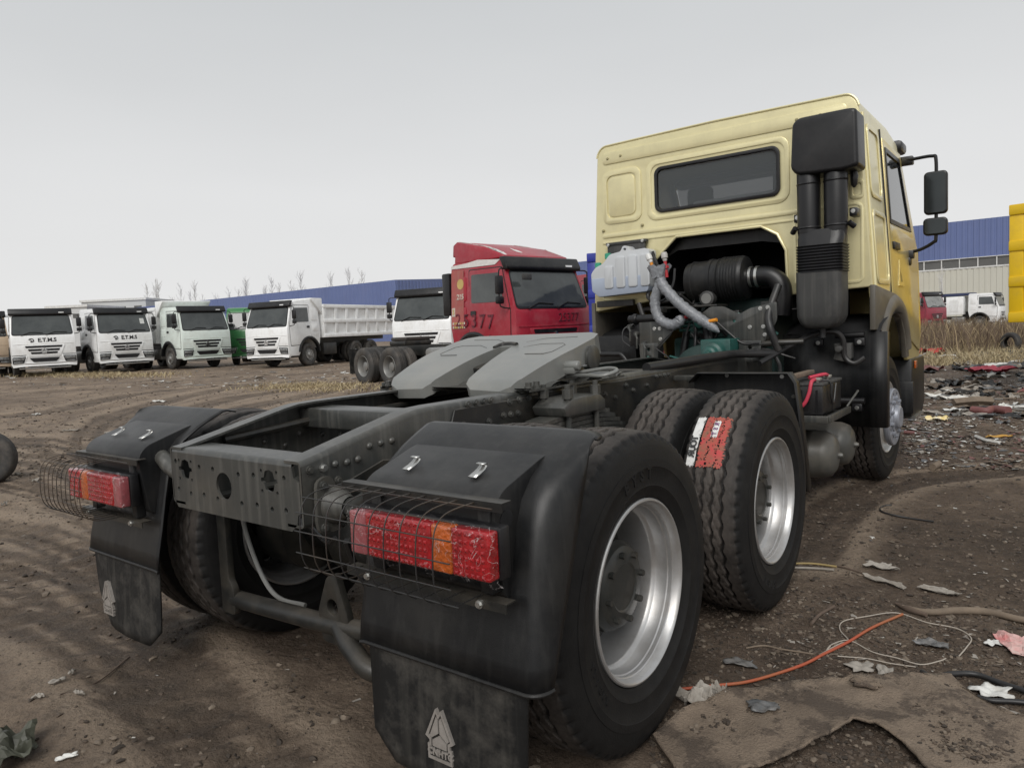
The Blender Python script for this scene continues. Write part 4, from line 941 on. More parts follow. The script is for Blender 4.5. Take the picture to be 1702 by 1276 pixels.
# drive-axle fenders ahead of the front drive tyres
for sx in (1, -1):
    m = MB(); m.plate([[(sx * 0.55, 0.45), (sx * 1.205, 0.45), (sx * 1.17, 0.86), (sx * 1.15, 1.03), (sx * 1.115, 1.085), (sx * 0.60, 1.085), (sx * 0.55, 1.03)]], 'y', 1.985, 1.992)
    P = [[(sx * x, y, z) for y in (1.90, 1.99)] for x, z in ((0.55, 1.03), (0.60, 1.085), (1.115, 1.085), (1.15, 1.03), (1.17, 0.86), (1.207, 0.45))]
    m.grid(P); f = m.build('drive_fender', BLK, TR, angle=25); s = f.modifiers.new('thickness', 'SOLIDIFY'); s.thickness = 0.005
    m = MB(); m.plate([[(sx * 0.41, 2.0), (sx * 0.75, 2.0), (sx * 0.75, 2.06), (sx * 0.41, 2.06)]], 'z', 1.03, 1.06); m.build('fender_bracket', CHAS, f, bevel=0.004)
    for x, z in ((1.06, 1.06), (1.12, 0.95), (1.145, 0.8), (0.75, 1.065)):
        m = MB(); m.bolt((sx * x, 1.985, z), (0, -1, 0), 0.008, 0.008); m.build('bolt', ZINC if z > 1 else CHAS, f)

# ------------------------------------------------------------------ the gold cab
YC = 3.773
def hw(z):      # half width of the cab at height z
    return 1.178 if z < 1.6 else 1.178 - (z - 1.6) * 0.066
# rear wall: outline with the engine tunnel, window opening
ol = [(-1.178, 1.505), (-0.585, 1.575), (-0.575, 1.90), (-0.345, 2.105), (0.375, 2.105), (0.50, 2.03), (0.565, 1.90), (0.575, 1.55), (1.178, 1.575)]
tl, tr_ = hw(2.86), hw(2.86)
ol += [(hw(2.4), 2.4), (tr_, 2.86)] + [(tr_ - 0.10 * (1 - math.cos(t)) , 2.86 + 0.118 * math.sin(t)) for t in np.linspace(0.25, PI / 2, 6)]
ol += [(0.6, 2.985), (0, 2.988), (-0.6, 2.985)] + [(-(tl - 0.10 * (1 - math.cos(t))), 2.86 + 0.118 * math.sin(t)) for t in np.linspace(PI / 2, 0.25, 6)] + [(-tl, 2.86), (-hw(2.4), 2.4)]
CAB = None
m = MB(); m.plate([ol, rrect(-0.52, 0.52, 2.335, 2.70, 0.055, 5)], 'y', YC, YC + 0.03)
CAB = m.build('cab', GOLD, TR, bevel=0.012, seg=3, bang=60)
# skin: swept section from the rear wall forward
def sect(zdrop, zb=1.5, inset=0.0):
    pts = [(hw(zb) - inset, zb), (hw(1.6) - inset, 1.6), (hw(2.2) - inset, 2.2), (hw(2.86) - inset, 2.86 - zdrop)]
    pts += [(hw(2.86) - inset - 0.10 * (1 - math.cos(t)), 2.86 + 0.118 * math.sin(t) - zdrop - inset * .5) for t in np.linspace(0.2, PI / 2, 7)]
    pts += [(0.6, 2.985 - zdrop - inset * .5), (0, 2.992 - zdrop - inset * .5)]
    return [(-x, z) for x, z in pts] + [(x, z) for x, z in reversed(pts[:-1])]
m = MB(); m.grid([[(x, y, z) for x, z in sect(zd, zb, ins)] for y, zd, zb, ins in ((YC + 0.012, 0.0, 1.5, 0.012), (YC + 0.022, 0, 1.5, 0.002), (YC + 0.05, 0, 1.5, 0), (4.9, 0.0, 1.5, 0), (5.28, 0.045, 1.5, 0.0), (5.42, 0.12, 1.5, 0.01))])
m.build('roof_skin', GOLD, CAB, angle=40)
# roof edge gutter round the rear
m = MB(); m.tube([(x * 1.001, YC + 0.002, z + 0.003) for x, z in sect(0)[4:-4]], 0.009, 8); m.build('roof_gutter', GOLD, CAB)
# front pillars, windscreen frame and nose
m = MB()
for sx in (1, -1):
    m.prism([[(5.40, 2.76), (5.28, 2.86), (5.82, 1.95), (5.93, 1.95)]], lambda u, v: (sx * (hw(v) - 0.06), u, v), lambda u, v: (sx * hw(v), u, v))
m.box(-1.15, 1.15, 5.80, 6.0, 0.62, 1.95); m.build('nose', GOLD_SIDE_REFL, CAB, bevel=0.03)
m = MB(); m.prism([[(-1.09, 0), (1.09, 0), (1.05, 1), (-1.05, 1)]], lambda u, v: (u, 5.90 - 0.52 * v, 1.95 + 0.86 * v), lambda u, v: (u, 5.905 - 0.52 * v, 1.955 + 0.86 * v)); m.build('windscreen', CGLASS, CAB)
# side skin below the window line, wheel arch, doors
for sx in (1, -1):
    X_ = lambda u, v, o=0.0: (sx * (hw(v) + o), u, v)
    m = MB(); m.prism([[(YC + 0.03, 1.5), (4.45, 1.5), (5.0, 1.40), (5.2, 1.18), (5.24, 0.95), (5.9, 0.95), (6.0, 1.2), (6.0, 1.95), (5.4, 1.95), (YC + 0.03, 1.95)]], lambda u, v: X_(u, v, -0.03), lambda u, v: X_(u, v, 0.0)); m.build('side_panel', GOLD_SIDE_REFL, CAB)
    m = MB(); m.prism([[(4.50, 1.52), (5.05, 1.42), (5.25, 1.15), (5.84, 1.0), (5.88, 1.95), (5.30, 2.78), (4.50, 2.78)], [(4.58, 2.12), (4.58, 2.70), (5.20, 2.70), (5.55, 2.12)]], lambda u, v: X_(u, v, 0.001), lambda u, v: X_(u, v, 0.014)); d = m.build('door', GOLD_SIDE_REFL, CAB, bevel=0.006)
    m = MB(); m.prism([[(4.565, 2.105), (5.565, 2.105), (5.205, 2.715), (4.565, 2.715)], [(4.60, 2.14), (5.50, 2.14), (5.19, 2.68), (4.60, 2.68)]], lambda u, v: X_(u, v, 0.010), lambda u, v: X_(u, v, 0.021)); m.build('window_seal', BLKG, d)
    m = MB(); m.prism([[(4.59, 2.13), (5.51, 2.13), (5.195, 2.69), (4.59, 2.69)]], lambda u, v: X_(u, v, 0.003), lambda u, v: X_(u, v, 0.010)); m.build('side_window', GLASS, d)
    m = MB(); m.prism([[(4.60, 1.90), (4.86, 1.90), (4.86, 1.96), (4.60, 1.96)]], lambda u, v: X_(u, v, 0.012), lambda u, v: X_(u, v, 0.03)); m.build('door_handle', BLKG, d, bevel=0.006)
    # pressed bunk panel behind the door, raised frames
    for poly in (rrect(3.95, 4.38, 2.25, 2.80, 0.07), rrect(3.93, 4.42, 1.60, 2.16, 0.06)):
        inner = [(4.165 + (a_ - 4.165) * 0.82, (2.525 if poly[0][1] > 2.2 else 1.88) + (b_ - (2.525 if poly[0][1] > 2.2 else 1.88)) * 0.86) for a_, b_ in poly]
        m = MB(); m.prism([poly, inner], lambda u, v: X_(u, v, 0.0005), lambda u, v: X_(u, v, 0.011)); m.build('pressed_panel', GOLD, CAB, bevel=0.004)
    # vertical corner moulding with a rubber joint
    m = MB(); m.tube([X_(YC + 0.075, z, 0.004) for z in (1.52, 1.9, 2.4, 2.85)], 0.011, 8); m.build('corner_moulding', GOLD, CAB)
    m = MB(); m.tube([X_(4.46, z, 0.004) for z in (1.5, 2.0, 2.4, 2.84)], 0.008, 6); m.build('door_seal', BLKG, CAB)
    # plastic arch flare and black inner arch
    TAUPE = pm('taupe_plastic', (0.11, 0.1, 0.083), 0.5, var=0.2, dirt=(0.2, 0.18, 0.15), dirt_amt=0.4)
    m = MB(); m.prism([[(YC - 0.02, 1.26), (YC - 0.02, 1.59), (4.60, 1.53), (4.92, 1.42), (5.12, 1.24), (5.20, 0.98), (5.06, 0.98), (4.98, 1.18), (4.80, 1.33), (4.55, 1.395), (4.28, 1.36), (4.08, 1.24)]], lambda u, v: X_(u, v, -0.02), lambda u, v: X_(u, v, 0.02)); lc = m.build('arch_panel', TAUPE, CAB, bevel=0.008)
    m = MB(); P = []
    for t in np.linspace(math.radians(150), math.radians(15), 18):
        cy_, cz_ = 4.55 + 0.56 * math.cos(t), 0.92 + 0.50 * math.sin(t)
        P.append([(sx * (1.185 + o), 4.55 + (0.56 + k_) * math.cos(t), 0.92 + (0.485 + k_) * math.sin(t)) for k_, o in ((-0.03, -0.04), (-0.02, 0.02), (0.03, 0.04), (0.09, 0.036), (0.12, 0.012))])
    m.grid(P); m.build('arch_flare', TAUPE, lc, angle=60)
    # splash shield and step block before the wheel
    m = MB(); m.prism([[(5.30, 0.42), (5.95, 0.40), (6.08, 0.50), (6.05, 0.95), (5.34, 0.95)]], lambda u, v: (sx * 0.85, u, v), lambda u, v: (sx * 1.20, u, v)); st = m.build('step_block', BLK, CAB, bevel=0.02)
    m = MB(); m.box(min(sx * 1.0, sx * 1.225), max(sx * 1.0, sx * 1.225), 5.36, 5.82, 0.40, 0.425); m.build('step', ZINC, st)
    m = MB(); m.prism([[(5.26, 0.46), (5.31, 0.46), (5.31, 0.75), (5.26, 0.75)]], lambda u, v: (sx * 0.95, u, v), lambda u, v: (sx * 1.22, u, v)); m.build('splash_edge', BLK, CAB, bevel=0.01)
m = MB(); m.box(1.203, 1.216, 5.42, 5.52, 0.86, 0.93); m.build('side_marker', AMBL, CAB, bevel=0.006)
m = MB(); m.box(-1.12, 1.12, 5.36, 5.62, 2.82, 2.92); m.build('sun_visor', BLKG, CAB, bevel=0.03)
# door lettering triangle plate on the right door
m = MB(); m.prism([[(4.72, 1.30 + .3), (4.98, 1.30 + .3), (4.85, 1.82)], [(4.78, 1.33 + .3), (4.92, 1.33 + .3), (4.85, 1.74)]], lambda u, v: (hw(v) + 0.013, u, v), lambda u, v: (hw(v) + 0.019, u, v)); m.build('pressed_triangle', GOLD_SIDE_REFL, CAB)
# rear wall pressings
def press(loop, h=0.009, bev=0.006, hole=None, nm='pressed_panel'):
    m = MB(); m.plate([loop] + ([hole] if hole else []), 'y', YC - h, YC + 0.001); return m.build(nm, GOLD, CAB, bevel=bev, seg=2, bang=60)
press(rrect(-1.045, -0.66, 2.285, 2.755, 0.075), 0.010, 0.007, rrect(-1.0, -0.705, 2.33, 2.71, 0.06)); press(rrect(-0.985, -0.72, 2.345, 2.695, 0.05), 0.008)
press(rrect(-0.61, 0.60, 2.265, 2.775, 0.09), 0.008, 0.006, rrect(-0.565, 0.565, 2.30, 2.735, 0.075))
press(rrect(-1.035, 1.015, 2.815, 2.92, 0.035), 0.010, 0.006)
press(rrect(-1.06, 0.66, 2.165, 2.205, 0.018), 0.010); press(rrect(-1.06, 0.66, 2.112, 2.135, 0.010), 0.008, 0.004)
press(rrect(-1.09, -0.63, 1.60, 1.92, 0.04), 0.006, 0.004, rrect(-1.07, -0.65, 1.62, 1.90, 0.03))
press(rrect(0.62, 1.12, 1.61, 2.20, 0.05), 0.006, 0.004, rrect(0.64, 1.10, 1.63, 2.18, 0.04))
press(rrect(1.03, 1.125, 2.22, 2.36, 0.03), 0.008, 0.004, rrect(1.05, 1.105, 2.245, 2.335, 0.02))
m = MB(); m.tube([(x, YC - 0.002, z) for x, z in ol[1:8]], 0.012, 8); m.build('tunnel_edge', GOLD, CAB)
for x, z in ((-0.98, 2.865), (-0.85, 2.87), (0.66, 2.87), (0.83, 2.87), (-1.05, 2.235), (-0.66, 2.24)):
    m = MB(); m.lathe([(YC - 0.022, 0.0), (YC - 0.02, 0.008), (YC - 0.014, 0.011), (YC - 0.008, 0.014), (YC - 0.0, 0.015)], 12, axis='y', org=(x, 0, z)); m.build('grommet', pm('dull_gold', (0.4, 0.36, 0.2), 0.5), CAB)
# rear window
m = MB(); m.plate([rrect(-0.53, 0.53, 2.325, 2.71, 0.065, 6), rrect(-0.504, 0.504, 2.351, 2.684, 0.05, 6)], 'y', YC - 0.016, YC + 0.012); rw = m.build('window_seal', BLKG, CAB, bevel=0.007)
m = MB(); m.plate([rrect(-0.50, 0.50, 2.355, 2.68, 0.045, 6)], 'y', YC + 0.002, YC + 0.007); m.build('rear_window', CGLASS, CAB)
# what shows inside
INTW = pm('pale_trim', (0.42, 0.44, 0.46), 0.6); INTD = pm('seat_cloth', (0.03, 0.032, 0.036), 0.8)
m = MB(); m.box(-0.25, 0.60, 3.9, 4.05, 2.25, 2.40); m.build('bunk_edge', INTW, CAB, bevel=0.02)
for x in (-0.55, 0.60):
    m = MB(); m.box(x - 0.26, x + 0.26, 4.75, 4.95, 1.7, 2.45); m.box(x - 0.13, x + 0.13, 4.76, 4.86, 2.47, 2.68); m.build('seat', INTD, CAB, bevel=0.05, seg=3)
m = MB(); m.box(-1.1, 1.1, 5.3, 5.75, 1.6, 2.0); m.build('dashboard', INTD, CAB, bevel=0.05)
m = MB(); m.tube([(0.08, 5.15, 2.8), (0.09, 5.1, 2.2)], 0.035, 8); m.build('pillar_trim', INTD, CAB)
m = MB(); m.box(-1.08, 1.08, 3.82, 5.4, 1.62, 1.64); m.build('cab_floor', DARK, CAB)
# engine tunnel lining
m = MB(); tl_ = [(-0.60, 1.35), (-0.585, 1.90), (-0.35, 2.115), (0.38, 2.115), (0.505, 2.04), (0.575, 1.90), (0.60, 1.35)]
m.grid([[(x, y, z) for x, z in tl_] for y in (YC + 0.02, 5.2)]); m.box(-0.7, 0.7, 5.2, 5.24, 0.8, 2.15); m.build('tunnel_lining', DARK, CAB, smooth=False)
m = MB(); m.plate([[(-0.34, 2.098), (0.37, 2.098), (0.49, 2.03), (0.50, 1.97), (0.35, 2.0), (-0.38, 2.0), (-0.50, 1.94)]], 'y', YC + 0.10, YC + 0.11); m.build('tunnel_flap', BLK, CAB)
# mirrors
m = MB(); m.tube(curve([(1.13, 5.36, 2.73), (1.22, 5.34, 2.725), (1.36, 5.31, 2.72), (1.393, 5.30, 2.68), (1.393, 5.30, 2.4), (1.393, 5.30, 2.03), (1.37, 5.31, 1.975), (1.26, 5.36, 1.925), (1.16, 5.40, 1.915)], 6), 0.0145, 10); arm = m.build('mirror_arm', BLKG, CAB)
for y, z in ((5.38, 2.73), (5.40, 1.90)):
    m = MB(); m.box(1.10, 1.21, y - 0.04, y + 0.04, z - 0.045, z + 0.03); m.build('arm_bracket', BLKG, arm, bevel=0.012)
m = MB(); m.box(1.095, 1.19, 5.34, 5.43, 1.79, 1.87); m.build('arm_bracket', BLKG, arm, bevel=0.02)
MIRR = pm('mirror_glass', (0.55, 0.56, 0.57), 0.03, 1.0, var=0.05, rvar=0.01)
for z0, z1, x0, x1 in ((2.215, 2.582, 1.302, 1.482), (2.035, 2.185, 1.296, 1.482)):
    m = MB(); m.plate([rrect(x0, x1, z0, z1, 0.035, 5)], 'y', 5.27, 5.335); mi = m.build('mirror', BLKG, CAB, bevel=0.014, seg=3)
    m = MB(); m.plate([rrect(x0 + 0.014, x1 - 0.014, z0 + 0.014, z1 - 0.014, 0.026, 5)], 'y', 5.266, 5.2715); m.build('mirror_glass', pm('dull_mirror', (0.06, 0.068, 0.07), 0.06, 0.6, var=0.3), mi)

# ------------------------------------------------------------------ air intake stack on the cab's back
YI = 3.54
m = MB(); m.plate([rpoly([(0.70, 2.45), (0.715, 2.765), (0.76, 2.80), (1.09, 2.80), (1.145, 2.79), (1.155, 2.40), (1.06, 2.385), (0.86, 2.39), (0.74, 2.40)], 0.03)], 'y', 3.44, 3.70); AI = m.build('air_intake', BLKG, TR, bevel=0.035, seg=4, bang=50)
m = MB(); m.plate([[(0.675, 2.60), (0.675, 2.835), (1.03, 2.865), (1.12, 2.80), (1.12, 2.6)]], 'y', 3.735, 3.745); m.build('intake_backplate', BLK, AI)
for x, z in ((0.755, 2.812), (0.79, 2.817), (0.945, 2.84), (0.98, 2.845)):
    m = MB(); m.bolt((x, 3.737, z), (0, -1, 0), 0.009, 0.008); m.build('bolt', ZINC, AI)
for x in (0.80, 0.985):
    m = MB(); m.tube([(x, YI, 2.50), (x, YI, 2.42), (x, YI, 2.0), (x - (0.0 if x < .9 else 0.02) + 0.01, YI, 1.90), (0.89, YI, 1.83)], 0.08, 24, rs=[0.06, 0.08, 0.08, 0.078, 0.06]); m.build('intake_pipe', BLKG, AI)
    for z in (2.335, 2.02):
        m = MB(); m.lathe([(z - 0.008, 0.0805), (z, 0.085), (z + 0.008, 0.0805)], 24, axis='z', org=(x, YI, 0)); m.build('pipe_rib', BLKG, AI)
m = MB(); P = []
for z, w, d_ in ((2.0, 0.15, 0.07), (1.94, 0.160, 0.10), (1.90, 0.155, 0.115), (1.88, 0.155, 0.12)):
    P.append([(0.892 + x * w, YI + y * d_, z) for x, y in rrect(-1, 1, -1, 1, 0.5, 5)]); P[-1].append(P[-1][0])
m.grid(P); m.add(P[0][:-1], [tuple(range(len(P[0]) - 1))]); m.build('intake_junction', BLKG, AI)
for x, z, s in ((0.70, 2.11, -1), (1.085, 2.11, 1)):
    m = MB(); m.box(x - 0.025, x + 0.025, 3.60, 3.72, z - 0.03, z + 0.03); m.build('bracket', BLKG, AI, bevel=0.006)
    m = MB(); m.bolt((x, 3.60, z + 0.005), (0, -1, 0), 0.011, 0.012); m.build('bolt', ZINC, AI)
    m = MB(); m.tube([(x + s * 0.02, 3.55, 2.0), (x - s * 0.01, 3.52, 2.03)], 0.02, 10); m.build('clamp', BLKG, AI)
m = MB(); m.tube([(1.09, 3.62, 2.41), (1.09, 3.62, 2.36), (1.09, 3.62, 2.30), (1.09, 3.62, 2.28)], 0.02, 10, rs=[0.02, 0.028, 0.022, 0.006]); m.build('drain_valve', BLKG, AI)
# bellows
m = MB(); P = []
for i in range(37):
    z = 1.885 - 0.19 * i / 36; s = 1.0 + 0.035 * math.cos(i * PI / 2)
    P.append([(0.892 + x * 0.158 * s, YI + y * 0.125 * s, z) for x, y in rrect(-1, 1, -1, 1, 0.35, 5)]); P[-1].append(P[-1][0])
m.grid(P); m.build('bellows', BLKG, AI, angle=40)
m = MB(); P = []
for z, w, d_ in ((1.70, 0.156, 0.125), (1.50, 0.156, 0.13), (1.38, 0.153, 0.128), (1.33, 0.135, 0.115), (1.295, 0.10, 0.09), (1.285, 0.03, 0.03)):
    P.append([(0.885 + x * w, YI + y * d_, z) for x, y in rrect(-1, 1, -1, 1, 0.3, 6)]); P[-1].append(P[-1][0])
m.grid(P); m.build('intake_trunk', DUSTY, AI, angle=50)
m = MB(); m.tube([(0.885, YI, 1.30), (0.885, YI, 1.22)], 0.022, 12); m.build('drain_nipple', HOSE, AI)

# ------------------------------------------------------------------ coolant tank
YT = 3.60
to = [(-1.095, 1.845), (-1.09, 1.69), (-1.02, 1.635), (-0.545, 1.655), (-0.525, 1.70), (-0.515, 2.0), (-0.55, 2.022), (-0.70, 2.015), (-0.73, 2.06), (-0.77, 2.06), (-0.79, 2.015), (-0.90, 2.0), (-0.97, 1.925), (-1.05, 1.895)]
m = MB(); m.plate([rpoly(to, 0.02), circle(-0.75, 2.03, 0.013, 10)], 'y', YT, YT + 0.13); CT = m.build('coolant_tank', TANKP, TR, bevel=0.02, seg=3, bang=50)
m = MB(); m.plate([rpoly([(-1.097, 1.80), (-1.091, 1.688), (-1.02, 1.632), (-0.543, 1.652), (-0.526, 1.70), (-0.522, 1.80)], 0.015)], 'y', YT - 0.006, YT + 0.125); m.build('fluid_level', BLUID, CT, bevel=0.015, seg=2, bang=50)
for i in range(4):
    x = -0.955 + i * 0.118
    m = MB(); m.plate([rrect(x, x + 0.088, 1.70, (1.90 if i == 0 else 1.975), 0.02)], 'y', YT - 0.018, YT + 0.01); m.build('tank_rib', TANKP, CT, bevel=0.012, seg=2, bang=50)
for x, z in ((-0.955, 1.99), (-1.06, 1.915)):
    m = MB(); m.lathe([(z - 0.02, 0.03), (z + 0.025, 0.03), (z + 0.03, 0.02), (z + 0.03, 0.0)], 16, axis='z', org=(x, YT + 0.07, 0)); m.build('tank_cap', pm('green_cap', (0.04, 0.35, 0.22), 0.4), CT)
m = MB(); m.box(-0.99, -0.62, YC - 0.05, YC - 0.012, 1.93, 2.115); m.box(-1.0, -0.60, YC - 0.06, YC - 0.011, 2.09, 2.115); m.build('tank_bracket', DUSTY, TR, bevel=0.005)
m = MB(); m.box(-1.12, -0.75, YC - 0.05, YC - 0.012, 1.545, 1.60); m.build('tank_bracket', DUSTY, TR, bevel=0.005)
for x, z in ((-0.975, 2.095), (-0.635, 2.10)):
    m = MB(); m.bolt((x, YC - 0.06, z), (0, -1, 0), 0.01, 0.01); m.build('bolt', ZINC, TR)
m = MB(); m.tube(curve([(-0.56, YT + 0.05, 1.655), (-0.55, YT + 0.03, 1.60), (-0.46, YT, 1.56), (-0.3, YT, 1.555), (-0.1, YT + 0.1, 1.5)], 6), 0.018, 10); m.tube(curve([(-0.52, YT + 0.05, 1.97), (-0.47, YT + 0.03, 1.9), (-0.42, YT + 0.05, 1.7), (-0.34, YT + 0.1, 1.55)], 6), 0.013, 8); m.tube(curve([(-0.51, YT + 0.05, 1.99), (-0.48, YT + 0.06, 1.85), (-0.47, YT + 0.06, 1.6)], 6), 0.013, 8); m.build('coolant_hose', HOSE, TR)

# ------------------------------------------------------------------ air filter, engine, gearbox area
YF = 3.72
m = MB(); prof = [(-0.22, 0.0), (-0.22, 0.10), (-0.205, 0.15), (-0.16, 0.16), (-0.155, 0.166), (-0.145, 0.166), (-0.14, 0.16), (-0.02, 0.16), (-0.015, 0.172), (0.015, 0.172), (0.02, 0.165), (0.055, 0.165), (0.06, 0.172), (0.07, 0.172), (0.075, 0.165)]
for i in range(7): prof += [(0.09 + i * 0.024, 0.176), (0.10 + i * 0.024, 0.18), (0.108 + i * 0.024, 0.174)]
prof += [(0.275, 0.17), (0.29, 0.14), (0.295, 0.09), (0.30, 0.0)]
m.lathe(prof, 48, org=(0, YF, 1.71)); AF = m.build('air_filter', BLK, TR, angle=35)
m = MB(); m.tube(curve([(0.30, YF, 1.71), (0.38, YF, 1.715), (0.47, YF, 1.70), (0.535, YF, 1.63), (0.545, YF, 1.52), (0.53, YF, 1.40)], 8), 0.075, 24, rs=None); m.build('filter_elbow', BLKG, AF)
for x in (0.31, 0.36):
    m = MB(); m.lathe([(x - 0.012, 0.079), (x - 0.01, 0.083), (x + 0.01, 0.083), (x + 0.012, 0.079)], 32, org=(0, YF, 1.712)); m.build('hose_clamp', ZINC, AF)
m = MB(); m.lathe([(3.545, 0.0), (3.545, 0.048), (3.552, 0.06), (3.62, 0.06)], 28, axis='y', org=(0.0, 0, 1.56)); m.build('dust_valve', DUSTY, AF)
m = MB(); m.lathe([(3.543, 0.0), (3.543, 0.042)], 28, axis='y', org=(0.0, 0, 1.56)); m.build('dust_cap', pm('grey_cap', (0.2, 0.2, 0.19), 0.5), AF)
# bracket wings across the frame behind the cab
m = MB(); m.plate([rpoly([(-0.02, 1.40), (0.12, 1.49), (0.22, 1.485), (0.34, 1.42), (0.42, 1.46), (0.62, 1.50), (0.62, 1.36), (0.52, 1.20), (0.44, 1.16), (0.36, 1.18), (0.24, 1.30), (0.10, 1.33)], 0.02), circle(0.30, 1.37, 0.012, 8)], 'y', 3.34, 3.352); wing = m.build('support_plate', CHAS, TR, bevel=0.003)
for x, z in ((0.50, 1.455), (0.555, 1.46), (0.42, 1.32), (0.52, 1.32), (0.53, 1.26)):
    m = MB(); m.bolt((x, 3.34, z), (0, -1, 0), 0.011, 0.012); m.build('bolt', ZINC, wing)
m = MB(); m.plate([rpoly([(-0.50, 1.44), (-0.32, 1.44), (-0.20, 1.30), (-0.34, 1.16), (-0.50, 1.18)], 0.02)], 'y', 3.34, 3.352); wing = m.build('support_plate', CHAS, TR, bevel=0.003)
for x, z in ((-0.36, 1.335), (-0.315, 1.335), (-0.31, 1.25)):
    m = MB(); m.bolt((x, 3.34, z), (0, -1, 0), 0.011, 0.012); m.build('bolt', ZINC, wing)
for x in (-0.40, 0.43):
    m = MB(); m.plate([rpoly([(x - 0.075, 1.06), (x + 0.075, 1.06), (x + 0.085, 1.22), (x - 0.085, 1.22)], 0.015), circle(x, 1.17, 0.016, 10), rrect(x - 0.03, x + 0.03, 1.09, 1.115, 0.012)], 'y', 3.30, 3.312); m.build('mount_plate', CHAS, TR, bevel=0.003)
m = MB(); m.tube([(-0.60, 3.36, 1.42), (-0.28, 3.36, 1.42)], 0.035, 14); m.tube([(-0.56, 3.36, 1.42), (-0.52, 3.36, 1.42)], 0.045, 14); m.box(-0.60, -0.36, 3.36, 3.5, 1.2, 1.4); m.build('tilt_cylinder', BLKG, TR, bevel=0.008)
m = MB(); m.box(-0.28, 0.16, 3.36, 3.6, 1.49, 1.505); m.build('filter_shelf', CHAS2, TR, bevel=0.004)
m = MB(); m.tube([(0.44, 3.32, 1.18), (0.62, 3.32, 1.20), (0.80, 3.36, 1.20)], 0.022, 10); m.build('cross_stay', CHAS2, TR, bevel=0.004)
m = MB(); m.tube(curve([(0.63, 3.33, 1.14), (0.585, 3.3, 1.3), (0.56, 3.35, 1.42), (0.60, 3.45, 1.62)], 6), 0.028, 12); m.build('stack_hose', HOSE, TR)
# engine and gearbox
m = MB(); m.box(-0.36, 0.42, 3.9, 5.2, 0.75, 1.55); m.box(-0.3, 0.36, 3.55, 3.9, 0.7, 1.25); m.build('engine', pm('engine_green', (0.012, 0.045, 0.04), 0.5, var=0.5, scale=8, bump=0.3), TR, bevel=0.03)
eng = TR.children[-1]
m = MB(); m.lathe([(3.30, 0.0), (3.30, 0.16), (3.36, 0.24), (3.55, 0.27), (3.6, 0.27)], 28, axis='y', org=(0.02, 0, 0.95)); m.build('gearbox', pm('dark_casting', (0.025, 0.05, 0.045), 0.5, var=0.4, scale=9, bump=0.3), TR)
m = MB(); m.lathe([(2.98, 0.0), (2.98, 0.03), (3.02, 0.032), (3.03, 0.055), (3.07, 0.06), (3.08, 0.085), (3.14, 0.09), (3.15, 0.10), (3.2, 0.10)], 24, axis='y', org=(0.22, 0, 1.135)); m.box(0.11, 0.34, 3.14, 3.45, 1.03, 1.24); m.box(-0.12, 0.30, 3.0, 3.5, 0.93, 1.075); m.build('gear_selector', TEAL, TR, bevel=0.008)
r = random.Random(12); m = MB()
for i in range(26):
    x, y, z = r.uniform(-0.22, 0.2), r.uniform(3.0, 3.35), r.uniform(1.06, 1.10)
    if r.random() < .5: m.box(x, x + r.uniform(.02, .07), y, y + r.uniform(.02, .05), z - .03, z + r.uniform(0, .02))
    else: m.tube([(x, y, z), (x + r.uniform(-.12, .12), y + .05, z + r.uniform(-.01, .03))], r.uniform(.006, .014), 8)
m.build('selector_linkage', TEAL, TR, bevel=0.002)
for k, (p0, p1, rr) in enumerate((((-0.2, 3.5, 1.05), (-0.18, 3.6, 1.48), 0.03), ((0.08, 3.4, 1.06), (0.02, 3.5, 1.38), 0.045), ((0.16, 3.45, 1.08), (0.26, 3.55, 1.42), 0.035), ((0.33, 3.4, 1.06), (0.26, 3.5, 1.34), 0.012), ((-0.05, 3.4, 1.1), (-0.08, 3.5, 1.4), 0.014))):
    m = MB(); m.tube(curve([p0, Vector(p0).lerp(Vector(p1), .5) + Vector((0.02, -0.03, 0)), p1], 5), rr, 12); m.build('engine_pipe', TEAL if k in (2, 3) else BLKG, TR)
m = MB()
for i in range(4): m.box(-0.22, -0.02, 3.5, 3.56, 1.30 + i * 0.035, 1.322 + i * 0.035)
m.lathe([(3.44, 0.0), (3.44, 0.045), (3.48, 0.06), (3.56, 0.06)], 20, axis='y', org=(-0.02, 0, 1.37)); m.build('alternator', TEAL, TR, bevel=0.004)
m = MB()
for i in range(6): m.tube([(0.28, 3.3, 1.07 + i * 0.028), (0.40, 3.36, 1.075 + i * 0.028)], 0.007, 6)
m.build('coil_pipe', pm('copper_red', (0.16, 0.05, 0.05), 0.5), TR)
# loose wrapped hoses with plug ends
for pts, rs_ in ((((-0.315, 3.36, 1.79), (-0.30, 3.34, 1.70), (-0.345, 3.33, 1.56), (-0.31, 3.32, 1.42), (-0.20, 3.31, 1.36), (-0.125, 3.31, 1.39), (-0.13, 3.31, 1.43)), (0.030, 0.05, 0.047, 0.047, 0.05, 0.05, 0.035)),
                 (((-0.30, 3.33, 1.76), (-0.25, 3.31, 1.66), (-0.10, 3.29, 1.51), (0.05, 3.28, 1.40), (0.16, 3.27, 1.33), (0.21, 3.27, 1.29)), (0.045, 0.05, 0.05, 0.05, 0.04, 0.008))):
    P = curve(pts, 7); n_ = len(P); rad = [np.interp(i / (n_ - 1), np.linspace(0, 1, len(rs_)), rs_) * (1 + 0.10 * math.sin(i * 2.6)) for i in range(n_)]
    m = MB(); m.tube(P, 0.05, 16, rs=[q * 0.86 for q in rad]); m.build('wrapped_hose', WRAP, TR, angle=80)
m = MB(); P = []
for k_ in range(3):
    P.append([(-0.305 + (0.055 + 0.02 * k_) * math.cos(t) * (1 + .2 * math.sin(5 * t)), 3.33 + 0.05 * math.sin(t), 1.74 + 0.05 * k_ + 0.012 * math.sin(7 * t + k_)) for t in np.linspace(0, 2 * PI, 22)])
